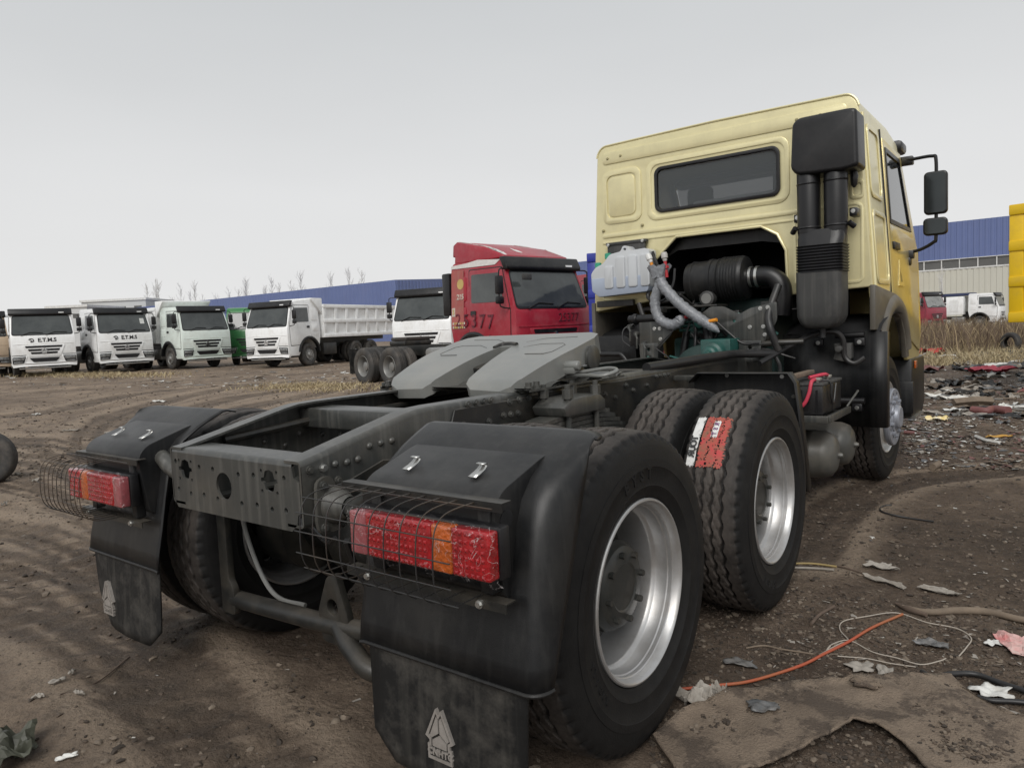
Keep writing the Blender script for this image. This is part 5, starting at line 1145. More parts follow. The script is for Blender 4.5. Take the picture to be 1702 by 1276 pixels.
m.grid(P); f_ = m.build('torn_film', WRAP, TR, angle=80)
for x, dx, cap, body in ((-0.345, -0.045, pm('white_cap', (0.78, 0.78, 0.76), 0.4), ORANGE), (-0.255, -0.012, pm('grey_cap2', (0.5, 0.48, 0.46), 0.5), REDPL)):
    a_ = Vector((x + 0.02, 3.33, 1.74)); b_ = a_ + Vector((dx, 0, 0.13)); c_ = a_ + Vector((dx * 1.6, 0, 0.20))
    m = MB(); m.tube([a_, b_], 0.013, 10); m.tube([a_.lerp(b_, .55), a_.lerp(b_, .72)], 0.026, 8); pg = m.build('hose_plug', body, TR)
    m = MB(); m.tube([b_, b_.lerp(c_, .3), b_.lerp(c_, .35), b_.lerp(c_, .75), c_], 0.02, 12, rs=[0.016, 0.02, 0.026, 0.026, 0.02]); m.build('plug_cap', cap, pg)
m = MB(); m.tube([(0.13, 3.26, 1.375), (0.20, 3.25, 1.385)], 0.014, 10); m.build('hose_plug', ORANGE, TR)
m = MB(); m.tube([(-0.13, 3.31, 1.41), (-0.03, 3.33, 1.425)], 0.014, 10); m.build('hose_plug', REDPL, TR)
for pts, rr in ((((-0.03, 3.33, 1.42), (-0.16, 3.3, 1.33), (-0.30, 3.28, 1.2), (-0.32, 3.27, 1.18), (-0.2, 3.25, 1.1), (-0.18, 3.2, 1.05), (-0.3, 3.1, 1.05)), 0.006), (((0.19, 3.27, 1.37), (0.28, 3.29, 1.28), (0.38, 3.3, 1.2), (0.5, 3.3, 1.2)), 0.008), (((-0.55, 3.34, 1.38), (-0.62, 3.3, 1.34), (-0.62, 3.28, 1.25), (-0.56, 3.28, 1.2)), 0.006)):
    m = MB(); m.tube(curve(pts, 6), rr, 8); m.build('wiring', HOSE, TR)
# conduit along the rail and hose to the valve
m = MB(); m.tube(curve([(0.36, 1.75, 1.125), (0.41, 2.2, 1.135), (0.43, 2.7, 1.14), (0.45, 3.05, 1.135), (0.60, 3.3, 1.12)], 8), 0.03, 14); m.build('conduit', HOSE, TR)
m = MB(); m.tube(curve([(0.55, 3.15, 1.06), (0.68, 3.45, 1.17), (0.80, 3.6, 1.24), (0.93, 3.65, 1.26), (0.99, 3.68, 1.20), (1.0, 3.7, 1.07), (1.06, 3.7, 1.02), (1.13, 3.72, 1.06)], 8), 0.02, 10); m.build('air_hose', HOSE, TR)
m = MB(); m.tube(curve([(0.46, 3.2, 1.15), (0.58, 3.3, 1.13), (0.64, 3.3, 1.05), (0.68, 3.2, 0.98)], 6), 0.014, 8); m.build('air_hose', HOSE, TR)
# wheel-arch rear shields
for sx in (1, -1):
    m = MB(); P = []
    for z in (1.245, 0.535):
        P.append([(sx * x, 3.80 + y, z) for x, y in ((0.52, 0.02), (0.66, 0.0), (0.70, -0.012), (0.74, 0.0), (1.14, 0.0), (1.165, -0.015), (1.255, -0.015), (1.265, 0.01), (1.265, 0.09))])
    m.grid(P); sh = m.build('splash_shield', BLK, TR, angle=25); s_ = sh.modifiers.new('thickness', 'SOLIDIFY'); s_.thickness = 0.008
    m = MB(); m.grid([[(sx * x, y, z) for x in (0.55, 0.95, 1.22)] for y, z in ((3.80, 1.245), (3.90, 1.30), (4.15, 1.36), (4.5, 1.38), (4.9, 1.36))]); m.build('arch_liner', DARK, TR)
    for x, z in ((0.80, 1.175), (1.09, 1.175), (1.07, 0.685)):
        m = MB(); m.box(sx * x - 0.035, sx * x + 0.035, 3.74, 3.79, z - 0.025, z + 0.03); m.build('shield_bracket', BLKG, sh, bevel=0.005)
        m = MB(); m.bolt((sx * x, 3.742, z), (0, -1, 0), 0.011, 0.012); m.build('bolt', ZINC, sh)
m = MB(); m.tube([(0.92, 3.76, 1.225), (1.12, 3.76, 1.228)], 0.022, 12); m.tube([(0.95, 3.76, 0.735), (1.12, 3.76, 0.735)], 0.025, 12); m.build('shield_stay', BLKG, TR)
m = MB(); m.plate([rpoly([(0.92, 1.17), (1.045, 1.17), (1.045, 1.055), (1.0, 1.03), (0.915, 1.05), (0.93, 1.1)], 0.01)], 'y', 3.70, 3.78); m.lathe([(3.64, 0.0), (3.64, 0.025), (3.70, 0.028)], 14, axis='y', org=(0.965, 0, 1.13)); m.build('brake_valve', DUSTY, TR, bevel=0.008)
# left-hand guard seen beyond the frame
m = MB(); m.plate([rpoly([(-1.24, 1.02), (-0.62, 1.06), (-0.62, 1.20), (-0.72, 1.29), (-1.12, 1.28), (-1.2, 1.2)], 0.03)], 'y', 3.5, 3.75); m.build('guard_box', BLK, TR, bevel=0.012)
m = MB(); m.tube(curve([(-1.0, 3.42, 1.13), (-0.78, 3.42, 1.13), (-0.7, 3.42, 1.11), (-0.58, 3.4, 0.95)], 6), 0.022, 12); m.build('guard_stay', BLKG, TR)
# batteries
for y0 in (2.86, 3.12):
    m = MB(); m.box(0.70, 1.05, y0, y0 + 0.235, 0.735, 0.925); bt = m.build('battery', BLKG, TR, bevel=0.008)
    m = MB(); m.box(0.695, 1.055, y0 - 0.005, y0 + 0.24, 0.925, 0.945); m.build('battery_lid', DUSTY, bt, bevel=0.005)
    for i in range(7):
        m = MB(); m.box(0.72 + i * 0.048, 0.732 + i * 0.048, y0 - 0.005, y0 + 0.001, 0.75, 0.90); m.build('battery_rib', BLKG, bt)
    for x in (0.76, 1.0):
        m = MB(); m.tube([(x, y0 + 0.07, 0.945), (x, y0 + 0.07, 0.97)], 0.013, 10); m.box(x - 0.022, x + 0.022, y0 + 0.05, y0 + 0.10, 0.958, 0.975); m.build('terminal', pm('lead', (0.4, 0.38, 0.34), 0.5, 0.3), bt, bevel=0.003)
m = MB(); m.box(0.62, 1.09, 2.82, 2.845, 0.69, 0.735); m.box(1.075, 1.10, 2.845, 3.42, 0.69, 0.735); m.box(0.62, 1.075, 2.845, 3.42, 0.69, 0.705); m.tube([(1.08, 3.38, 0.735), (1.13, 3.5, 0.84)], 0.009, 6); m.build('battery_tray', CHAS, TR, bevel=0.003)
m = MB(); m.box(0.86, 0.91, 2.70, 3.22, 0.978, 1.008); m.build('hold_down_bar', pm('rusty_bar', (0.2, 0.15, 0.11), 0.8, var=0.4, scale=20), TR, bevel=0.006)
m = MB(); m.tube(curve([(0.99, 2.93, 0.965), (0.985, 2.85, 0.955), (0.975, 2.825, 0.88), (0.945, 2.815, 0.81), (0.88, 2.82, 0.765)], 7), 0.012, 10); m.tube(curve([(0.93, 3.0, 0.97), (1.0, 3.1, 0.985), (1.0, 3.2, 0.97)], 6), 0.012, 8); m.build('battery_cable', pm('red_cable', (0.6, 0.05, 0.09), 0.45), TR)
m = MB(); m.tube(curve([(1.0, 2.98, 0.96), (1.062, 3.0, 0.94), (1.062, 3.02, 0.84), (1.06, 3.1, 0.80), (1.062, 3.16, 0.92)], 6), 0.006, 6); m.build('wiring', HOSE, TR)
# air tanks
for y in (3.22, 3.70):
    m = MB(); m.lathe([(0.5, 0.165), (0.88, 0.165), (0.885, 0.168), (0.91, 0.168), (0.915, 0.165), (0.97, 0.163), (1.02, 0.145), (1.045, 0.11), (1.058, 0.06), (1.06, 0.0)], 40, org=(0, y, 0.415)); tk = m.build('air_tank', TANKS, TR, angle=40)
    m = MB(); m.tube([(1.055, y, 0.415), (1.075, y, 0.415), (1.09, y, 0.415)], 0.018, 8, rs=[0.02, 0.02, 0.012]); m.build('drain_plug', TANKS, tk)
    m = MB(); m.box(0.70, 0.76, y - 0.03, y + 0.03, 0.57, 0.70); m.build('tank_strap', CHAS, tk, bevel=0.004)
# front axle
m = MB(); m.tube([(-0.85, 4.563, ZH), (-0.5, 4.563, 0.45), (0.5, 4.563, 0.45), (0.85, 4.563, ZH)], 0.07, 12); m.build('front_axle', CHAS2, TR)
m = MB(); m.box(-1.1, 1.1, 5.85, 6.05, 0.45, 0.85); m.build('bumper', BLK, TR, bevel=0.03)

# the tangle of pipes and brackets round the engine
r = random.Random(31)
for i in range(26):
    x = r.uniform(-0.55, 0.62); y = r.uniform(3.36, 3.75); z = r.uniform(1.12, 1.5)
    q = [Vector((x, y, z))]; d_ = Vector((r.uniform(-1, 1), r.uniform(-.3, .3), r.uniform(-1, 1))).normalized()
    for k in range(4): q.append(q[-1] + d_ * r.uniform(.06, .13)); d_ = (d_ + Vector((r.uniform(-.7, .7), r.uniform(-.3, .3), r.uniform(-.7, .7)))).normalized()
    m = MB(); m.tube(curve(q, 5), r.choice((0.007, 0.01, 0.014, 0.02)), 8); m.build('engine_hose', HOSE if i % 5 else TEAL, TR)
for i in range(14):
    x = r.uniform(-0.5, 0.55); y = r.uniform(3.4, 3.8); z = r.uniform(1.1, 1.48); w_ = r.uniform(.04, .11)
    m = MB(); m.box(x, x + w_, y, y + .08, z, z + r.uniform(.03, .09)); m.build('engine_bracket', CHAS2, TR, bevel=0.006)
for x, y, z in ((-0.52, 3.33, 1.30), (-0.45, 3.33, 1.22), (-0.58, 3.33, 1.36)):
    m = MB(); m.tube([(x, y + .1, z), (x, y - .02, z)], 0.02, 10); m.tube([(x, y - .02, z), (x + .03, y - .05, z - .04), (x + .02, y - .04, z - .12)], 0.009, 8); m.build('valve_fitting', CHAS, TR)

# ------------------------------------------------------------------ the lorries standing in the yard
ME = {}
def cached(key, fn):
    if key not in ME: ME[key] = fn()
    return ME[key]
def chw(z): return 1.19 if z < 1.5 else 1.19 - (z - 1.5) * 0.055
def front_y(z):     # y of the cab's front surface at height z
    return 1.46 if z < 1.75 else 1.46 - (z - 1.75) * 0.36
def cab_body():
    arch = [(0.70 * math.cos(t), 0.56 + 0.70 * math.sin(t)) for t in np.linspace(0.05, PI - 0.35, 14)]
    prof = [(1.40, 0.50), (1.47, 0.62), (1.47, 1.70), (1.44, 1.78), (1.10, 2.74), (0.98, 2.87), (0.6, 2.93), (-0.68, 2.95), (-0.78, 2.88), (-0.80, 1.45), (-0.72, 1.05)] + list(reversed(arch)) + [(0.80, 0.50)]
    m = MB(); m.prism([prof], lambda u, v: (-chw(v), u, v), lambda u, v: (chw(v), u, v)); return m
def bg_tyre():
    m = MB(); prof = [(-0.11, 0.29), (-0.145, 0.34), (-0.152, 0.42), (-0.14, 0.48), (-0.12, 0.505)]
    for a in (-0.08, -0.03, 0.03, 0.08): prof += [(a - 0.009, 0.52), (a - 0.007, 0.506), (a + 0.007, 0.506), (a + 0.009, 0.52)]
    prof += [(0.12, 0.505), (0.14, 0.48), (0.152, 0.42), (0.145, 0.34), (0.11, 0.29)]
    m.lathe(prof, 40); return m
def bg_rim(dish):
    m = MB()
    if dish: m.lathe([(0.11, 0.295), (0.125, 0.297), (0.13, 0.29), (0.10, 0.27), (0.0, 0.25), (-0.05, 0.24)], 32); m.plate([circle(0, 0, 0.245, 32)] + [circle(0.19 * math.cos(i * PI / 4), 0.19 * math.sin(i * PI / 4), 0.03, 8) for i in range(8)], 'x', -0.06, -0.05); m.lathe([(-0.05, 0.13), (0.05, 0.12), (0.06, 0.10), (0.06, 0.0)], 20)
    else: m.lathe([(0.11, 0.295), (0.125, 0.297), (0.13, 0.29), (0.08, 0.265), (0.06, 0.24), (0.12, 0.23)], 32); m.plate([circle(0, 0, 0.235, 32)] + [circle(0.185 * math.cos(i * PI / 5), 0.185 * math.sin(i * PI / 5), 0.026, 8) for i in range(10)], 'x', 0.115, 0.13); m.lathe([(0.13, 0.12), (0.16, 0.11), (0.2, 0.09), (0.2, 0.0)], 20)
    return m
def bg_wheel(t, x, y, face, dish, mat=None, double=False):
    M = Matrix.Translation((x, y, 0.515)) @ Matrix.Rotation(0 if face > 0 else PI, 4, 'Z')
    w = link('wheel', cached(('rim', dish, mat.name if mat else ''), lambda: bg_rim(dish).mesh('rim', mat or RIMBG, angle=35)), t, mat=M)
    link('tyre', cached('bgtyre', lambda: bg_tyre().mesh('tyre', TYREBG, angle=45)), w)
    if double: link('tyre', ME['bgtyre'], w, loc=(-0.34, 0, 0))
    return w
def fpoly(loop, z_off, th):       # polygon on the cab front: (x, z) -> follows the front surface
    m = MB(); m.prism([loop], lambda u, v: (u, front_y(v) + z_off, v), lambda u, v: (u, front_y(v) + z_off + th, v)); return m
def spoly(loop, sx, off, th, hole=None):
    m = MB(); m.prism([loop] + ([hole] if hole else []), lambda u, v: (sx * (chw(v) + off), u, v), lambda u, v: (sx * (chw(v) + off + th), u, v)); return m
def part(t, name, key, mat, fn, bevel=0.0, **kw):
    return link(name, cached((name, key, mat.name), lambda: fn().mesh(name, mat, bevel=bevel, **kw)), t)
def lorry_cab(t, paint, letters=None, visor=True, front_style='white', side_style=None, glass=BGLASS, dirtyscreen=False):
    nm = paint.name
    c = part(t, 'cab', 'body', paint, cab_body, 0.045, seg=2, bang=55)
    # windscreen with a rounded black surround
    part(c, 'screen_surround', 0, BLKG, lambda: fpoly(rpoly([(-1.13, 1.80), (1.13, 1.80), (1.05, 2.66), (-1.05, 2.66)], 0.1), 0.0, 0.006))
    w = part(c, 'windscreen', 0, glass, lambda: fpoly(rpoly([(-1.09, 1.84), (1.09, 1.84), (1.02, 2.62), (-1.02, 2.62)], 0.09), 0.006, 0.005))
    for x in (-0.55, 0.35):
        part(w, 'wiper', x, BLKG, lambda: (lambda m: (m.tube([(x + 0.45, front_y(1.80) + 0.03, 1.80), (x + 0.1, front_y(1.9) + 0.03, 1.93), (x - 0.35, front_y(1.88) + 0.03, 1.90)], 0.014, 6), m)[1])(MB()))
    if visor:
        v = part(c, 'sun_visor', 0, BLKG if not dirtyscreen else BLK, lambda: (lambda m: (m.prism([[(1.12, 2.655), (1.23, 2.665), (1.25, 2.74), (1.14, 2.955), (0.98, 2.95)]], lambda u, v_: (-1.17, u, v_), lambda u, v_: (1.17, u, v_)), m)[1])(MB()), 0.03)
        part(v, 'maker_plate', 0, WHITE, lambda: (lambda m: (m.box(-0.86, -0.66, 1.225, 1.25, 2.745, 2.785), m)[1])(MB()))
    # nose: crease panel, grille slots, emblem, headlamps, bumper
    part(c, 'nose_crease', nm, paint, lambda: fpoly(rpoly([(-1.12, 1.40), (1.12, 1.40), (1.12, 1.44), (-1.12, 1.44)], 0.01), 0.0, 0.02), 0.006)
    part(c, 'grille_panel', nm, paint, lambda: fpoly(rpoly([(-0.80, 1.375), (0.80, 1.375), (0.58, 0.86), (-0.58, 0.86)], 0.06), 0.0, 0.035), 0.012)
    for z, w_ in ((1.30, 0.66), (1.16, 0.56), (1.03, 0.47)):
        part(c, 'grille_slot', z, BLKG, lambda: fpoly(rpoly([(-w_, z - 0.046), (w_, z - 0.046), (w_ + 0.03, z + 0.046), (-w_ - 0.03, z + 0.046)], 0.015), 0.03, 0.012))
    def emb():
        m = MB()
        for poly in ([(0.0, 0.14), (-0.015, 0.02), (-0.10, -0.06), (-0.125, -0.03)], [(0.0, 0.14), (0.015, 0.02), (0.10, -0.06), (0.125, -0.03)], [(0, 0.0), (0.09, -0.075), (0.09, -0.12), (-0.09, -0.12), (-0.09, -0.075)]):
            m.prism([poly], lambda u, v: (u, 1.50, v + 1.14), lambda u, v: (u, 1.53, v + 1.14))
        return m
    em = part(c, 'emblem', 0, CHROME, emb); em['kind'] = 'thing'
    for sx in (1, -1):
        part(c, 'headlamp_panel', (nm, sx), paint, lambda: fpoly([(sx * x, z) for x, z in rpoly([(0.62, 0.92), (1.16, 0.90), (1.19, 0.58), (0.74, 0.60)], 0.04)], -0.02, 0.05), 0.012)
        part(c, 'lamp_bezel', sx, BLKG, lambda: fpoly([(sx * x, z) for x, z in rpoly([(0.67, 0.90), (1.165, 0.88), (1.175, 0.595), (0.76, 0.61)], 0.04)], 0.018, 0.015))
        h = part(c, 'headlamp', sx, LAMP, lambda: fpoly([(sx * x, z) for x, z in rpoly([(0.70, 0.88), (1.14, 0.86), (1.15, 0.73), (0.76, 0.74)], 0.03)], 0.02, 0.03), 0.008)
        part(c, 'fog_lamp', sx, LAMP, lambda: fpoly([(sx * x, z) for x, z in rpoly([(0.80, 0.69), (1.13, 0.68), (1.13, 0.61), (0.83, 0.62)], 0.02)], 0.02, 0.028), 0.006)
        part(c, 'lamp_gap', sx, BLKG, lambda: fpoly([(sx * x, z) for x, z in [(0.66, 0.965), (1.17, 0.95), (1.17, 0.925), (0.68, 0.935)]], -0.01, 0.03))
        d = part(c, 'door', (nm, sx), paint, lambda: spoly(rpoly([(-0.10, 1.30), (0.30, 1.28), (0.72, 0.98), (1.28, 0.95), (1.30, 1.75), (1.02, 2.72), (-0.10, 2.74)], 0.05), sx, -0.004, 0.014), 0.006)
        part(c, 'door_gap', sx, BLKG, lambda: spoly(rpoly([(-0.125, 1.275), (0.30, 1.255), (0.71, 0.955), (1.30, 0.925), (1.325, 1.75), (1.04, 2.745), (-0.125, 2.765)], 0.05), sx, -0.006, 0.008))
        part(d, 'side_window', sx, glass, lambda: spoly(rpoly([(-0.02, 2.0), (1.08, 1.98), (0.93, 2.62), (-0.02, 2.64)], 0.05), sx, 0.008, 0.008))
        part(d, 'door_handle', sx, BLKG, lambda: spoly(rrect(-0.04, 0.14, 1.72, 1.82, 0.02), sx, 0.006, 0.02))
        part(c, 'pressed_panel', (nm, sx), paint, lambda: spoly(rrect(-0.66, -0.22, 2.05, 2.62, 0.06), sx, -0.002, 0.014), 0.008)
        part(c, 'pressed_panel', (nm, sx, 2), paint, lambda: spoly(rrect(-0.66, -0.22, 1.55, 1.92, 0.05), sx, -0.002, 0.012), 0.008)
        part(c, 'arch_flare', sx, BLK, lambda: (lambda m: (m.grid([[(sx * (1.19 + o), 0.02 + r * math.cos(a), 0.56 + r * math.sin(a)) for r, o in ((0.66, -0.12), (0.66, 0.03), (0.74, 0.045), (0.80, 0.005))] for a in np.linspace(0.12, PI - 0.1, 18)]), m)[1])(MB()))
        part(c, 'step_block', sx, BLKG, lambda: (lambda m: (m.box(min(sx * 0.8, sx * 1.18), max(sx * 0.8, sx * 1.18), 0.74, 1.36, 0.42, 0.95), m)[1])(MB()), 0.02)
        a = part(c, 'mirror_arm', sx, BLKG, lambda: (lambda m: (m.tube(curve([(sx * 1.12, 1.12, 2.68), (sx * 1.36, 1.22, 2.66), (sx * 1.40, 1.22, 2.5), (sx * 1.40, 1.22, 1.95), (sx * 1.34, 1.24, 1.85), (sx * 1.17, 1.28, 1.82)], 5), 0.017, 6), m)[1])(MB()))
        for z0, z1 in ((2.13, 2.52), (1.92, 2.08)):
            part(c, 'mirror', (sx, z0), BLKG, lambda: (lambda m: (m.box(min(sx * 1.30, sx * 1.50), max(sx * 1.30, sx * 1.50), 1.18, 1.27, z0, z1), m)[1])(MB()), 0.03)
    part(c, 'bumper', nm, paint, lambda: (lambda m: (m.prism([rpoly([(-1.20, 0.60), (-1.17, 0.43), (-0.8, 0.47), (0.8, 0.47), (1.17, 0.43), (1.20, 0.60), (0.60, 0.62), (0.52, 0.60), (-0.52, 0.60), (-0.60, 0.62)], 0.03)], lambda u, v: (u, 1.30, v), lambda u, v: (u, 1.515 - 0.06 * (abs(u) / 1.2) ** 4, v)), m)[1])(MB()), 0.012)
    part(c, 'lower_grille', 0, BLKG, lambda: fpoly(rpoly([(-0.56, 0.82), (0.56, 0.82), (0.42, 0.645), (-0.42, 0.645)], 0.04), 0.02, 0.02))
    part(c, 'tow_bar', 0, RIMBG, lambda: (lambda m: (m.tube([(-0.95, 1.44, 0.38), (0.95, 1.44, 0.38)], 0.035, 8), m.tube([(-0.5, 1.2, 0.42), (-0.5, 1.44, 0.38)], 0.03, 6), m.tube([(0.5, 1.2, 0.42), (0.5, 1.44, 0.38)], 0.03, 6), m)[3])(MB()))
    if letters:
        lettering('lettering', letters, 0.23, LETTER, c, frame_m((-0.14, 1.475, 1.575), (-1, 0, 0), (0, 0, 1)), 0.003, bold=0.008)
        def swirl():
            m = MB(); m.tube([(0.10 * math.cos(a) * (1 - a * 0.05), 1.478, 0.085 * math.sin(a) * (1 - a * 0.05)) for a in np.linspace(0.4, 5.2, 16)], 0.018, 6); m.tube([(0.05, 1.478, 0.03), (-0.03, 1.478, -0.02), (0.03, 1.478, -0.04)], 0.014, 6); return m
        link('lettering_logo', cached('swirl', lambda: swirl().mesh('logo', LETTER)), c, loc=(0.44, 0, 1.575))
    return c
def lorry_chassis(t, L, kind):
    """L: distance from the front axle back to the first driven axle"""
    for sx in (1, -1):
        part(t, 'chassis_rail', L, CHAS2, lambda: (lambda m: (m.box(0.33, 0.42, -L - 2.1, 1.2, 0.78, 1.05), m)[1])(MB())) if sx > 0 else part(t, 'chassis_rail', -L, CHAS2, lambda: (lambda m: (m.box(-0.42, -0.33, -L - 2.1, 1.2, 0.78, 1.05), m)[1])(MB()))
        bg_wheel(t, sx * 1.0, 0, sx, False)
        for k in (0, 1): bg_wheel(t, sx * 1.07, -L - 1.35 * k, sx, True, double=True)
        part(t, 'fuel_tank' if sx > 0 else 'side_box', sx, RIMBG if sx > 0 else CHAS2, lambda: (lambda m: (m.box(min(sx * .5, sx * 1.1), max(sx * .5, sx * 1.1), -2.1, -1.1, 0.45, 1.0), m)[1])(MB()), 0.1 if sx > 0 else 0.03)
    part(t, 'engine', 0, CHAS2, lambda: (lambda m: (m.box(-0.45, 0.45, -1.4, 1.0, 0.6, 1.45), m.box(-0.6, 0.6, -0.1, 0.1, 0.4, 0.6), m)[2])(MB()), 0.05)
    if kind == 'tractor':
        part(t, 'fifth_wheel', L, RUSTY, lambda: (lambda m: (m.plate(rpoly([(-0.42, -L - 0.3), (0.42, -L - 0.3), (0.45, -L - 0.8), (0.3, -L - 1.25), (0.12, -L - 1.25), (0.04, -L - 0.8), (-0.04, -L - 0.8), (-0.12, -L - 1.25), (-0.3, -L - 1.25), (-0.45, -L - 0.8)], 0.04), 'z', 1.18, 1.28), m)[1])(MB()), 0.03)
        part(t, 'coupling_base', L, CHAS2, lambda: (lambda m: (m.box(-0.45, 0.45, -L - 1.1, -L - 0.3, 1.05, 1.18), m)[1])(MB()), 0.03)
        for sx in (1, -1):
            part(t, 'mud_flap', (L, sx), RUB, lambda: (lambda m: (m.box(min(sx * .6, sx * 1.25), max(sx * .6, sx * 1.25), -L - 2.0, -L - 1.98, 0.3, 1.0), m)[1])(MB()))
def dump_body(t, paint, y0, y1, z0, h, cols=7, rows=2, canopy=True):
    nm = (paint.name, y0, y1, z0, h)
    b = part(t, 'dump_body', nm, paint, lambda: (lambda m: (m.box(-1.2, 1.2, y0, y1, z0, z0 + 0.08), m.box(-1.2, -1.15, y0, y1, z0 + 0.08, z0 + h), m.box(1.15, 1.2, y0, y1, z0 + 0.08, z0 + h), m.box(-1.15, 1.15, y1 - 0.06, y1, z0 + 0.08, z0 + h + 0.25), m.box(-1.15, 1.15, y0, y0 + 0.06, z0 + 0.08, z0 + h), m)[5])(MB()))
    for sx in (1, -1):
        x0, x1 = min(sx * 1.2, sx * 1.27), max(sx * 1.2, sx * 1.27)
        for i in range(cols + 1):
            y = y0 + (y1 - y0 - 0.22) * i / cols
            part(b, 'rib', (nm, sx, i), paint, lambda: (lambda m: (m.box(x0, x1, y, y + 0.22, z0 + 0.1, z0 + h - 0.08), m)[1])(MB()), 0.02)
        for k in range(rows + 1):
            z = z0 + (h - 0.18) * k / rows
            part(b, 'side_rail', (nm, sx, k), paint, lambda: (lambda m: (m.box(min(sx * 1.19, sx * 1.295), max(sx * 1.19, sx * 1.295), y0, y1, z, z + 0.18), m)[1])(MB()), 0.02)
    part(b, 'subframe', nm, CHAS2, lambda: (lambda m: (m.box(-0.5, 0.5, y0 + 0.2, y1 - 0.2, 1.05, z0), m)[1])(MB()))
    if canopy:
        part(b, 'canopy', nm, paint, lambda: (lambda m: (m.prism([[(y1 - 0.04, z0 + h - 0.45), (y1 + 0.02, z0 + h - 0.45), (y1 + 0.75, z0 + h + 0.22), (y1 + 0.75, z0 + h + 0.28), (y1 - 0.04, z0 + h + 0.28)]], lambda u, v: (-1.2, u, v), lambda u, v: (1.2, u, v)), m)[1])(MB()), 0.02)
    return b
def heading_to_cam(p, deg):
    """rotation about z so that the lorry's +y points at the camera, then turned by deg (positive: towards the picture's right)"""
    d = CAM_P - p; a = math.atan2(d.y, d.x) - PI / 2
    return a + math.radians(deg)
def lorry(px, depth, turn, label, group, paint, **kw):
    p = at_depth(px, depth)
    t = thing('lorry', label, 'truck', p, heading_to_cam(p, turn), group)
    return t
G1 = 'white lorries parked in a row across the yard'
t = lorry(-42, 33.0, 4, 'lorry cut off by the picture edge with only its cab side and black mirrors showing', None, TAN); lorry_cab(t, TAN); lorry_chassis(t, 3.4, 'tractor')
t = lorry(70, 32.5, 3, 'white lorry lettered on its nose, leftmost of the whole fronts in the row', G1, WHITE); lorry_cab(t, WHITE, letters='E.T.M.S'); lorry_chassis(t, 3.4, 'tractor')
t = lorry(190, 34.3, 20, 'white lorry lettered on its nose with a paper in its windscreen', G1, WHITE); c = lorry_cab(t, WHITE, letters='E.T.M.S'); lorry_chassis(t, 3.4, 'tractor')
m = MB(); m.prism([rrect(-0.93, -0.74, 2.2, 2.45, 0.01)], lambda u, v: (u, front_y(v) + 0.013, v), lambda u, v: (u, front_y(v) + 0.017, v)); m.build('paper', pm('paper', (0.7, 0.72, 0.7), 0.7), c)
t = lorry(320, 35.3, 26, 'pale green-white dump lorry next to the green one', G1, PALE); lorry_cab(t, PALE); lorry_chassis(t, 3.6, 'dump'); dump_body(t, WHITE, -6.6, -1.0, 1.25, 1.75)
t = lorry(424, 38.0, -8, 'green lorry half hidden between two pale dump lorries', None, GREEN); lorry_cab(t, GREEN, visor=False); lorry_chassis(t, 3.4, 'tractor')
t = lorry(480, 33.4, -40, 'white dump lorry with a long ribbed white body, seen from its left front', G1, WHITE); lorry_cab(t, WHITE); lorry_chassis(t, 3.6, 'dump'); dump_body(t, WHITE, -7.3, -1.0, 1.25, 1.55)
t = lorry(730, 27.5, -26, 'white lorry close behind the red tractor, its front partly covered', G1, WHITE); lorry_cab(t, WHITE); lorry_chassis(t, 3.4, 'tractor')
# weathered red tractor with roof fairing and painted numbers
p = at_depth(850, 17.3); t = thing('lorry', 'weathered red tractor with a peeling roof fairing and 25377 sprayed on its side', 'truck', p, heading_to_cam(p, 42))
c = lorry_cab(t, REDP, dirtyscreen=True); lorry_chassis(t, 3.6, 'tractor')
def fairing():
    m = MB(); m.prism([[(-0.78, 2.95), (-0.78, 3.12), (-0.86, 3.12), (-0.86, 3.40), (-0.72, 3.47), (0.3, 3.25), (0.95, 3.0), (0.98, 2.94)]], lambda u, v: (-1.02 + (v - 2.95) * 0.10, u, v), lambda u, v: (1.02 - (v - 2.95) * 0.10, u, v)); return m
f = fairing().build('roof_fairing', REDP, c, bevel=0.05, seg=3, bang=50)
r = random.Random(4)
for i in range(12):
    y0 = r.uniform(-0.75, 0.75); x0 = r.choice((-0.9, 0.2, 0.85, 0.95)) + r.uniform(-.08, .08); z0 = np.interp(y0, [-0.72, 0.3, 0.95], [3.47, 3.25, 3.0])
    rad = r.uniform(0.08, 0.2); lp = [(x0 + rad * r.uniform(.3, 0.7) * math.cos(a), y0 + rad * r.uniform(.6, 2.2) * math.sin(a)) for a in np.linspace(0, 2 * PI, 12)[:-1]]
    g_ = lambda o: (lambda u, v: (max(-0.95, min(0.95, u)), max(-0.72, min(0.93, v)), float(np.interp(v, [-0.72, 0.3, 0.95], [3.47, 3.25, 3.0])) + o))
    m = MB(); m.prism([lp], g_(0.004), g_(0.012)); m.build('peeled_patch', pm('peeled_white', (0.72, 0.7, 0.68), 0.7, var=0.2, scale=9), f)
m = MB(); m.prism([rpoly([(-0.78, 2.83), (0.80, 2.80), (0.98, 2.90), (0.2, 2.96), (-0.2, 2.92), (-0.78, 2.90)], 0.03)], lambda u, v: (chw(v) + 0.002, u, v), lambda u, v: (chw(v) + 0.010, u, v)); m.build('peeled_patch', MATS['peeled_white'], c)
m = MB(); m.prism([rpoly([(-0.76, 1.50), (-0.30, 1.48), (-0.30, 2.78), (-0.76, 2.80)], 0.03)], lambda u, v: (chw(v) + 0.012, u, v), lambda u, v: (chw(v) + 0.015, u, v)); m.build('faded_panel', REDF, c)
side_m = lambda y, z, o=0.02: frame_m((chw(z) + o, y, z), (0, 1, 0), (-0.055, 0, 1))
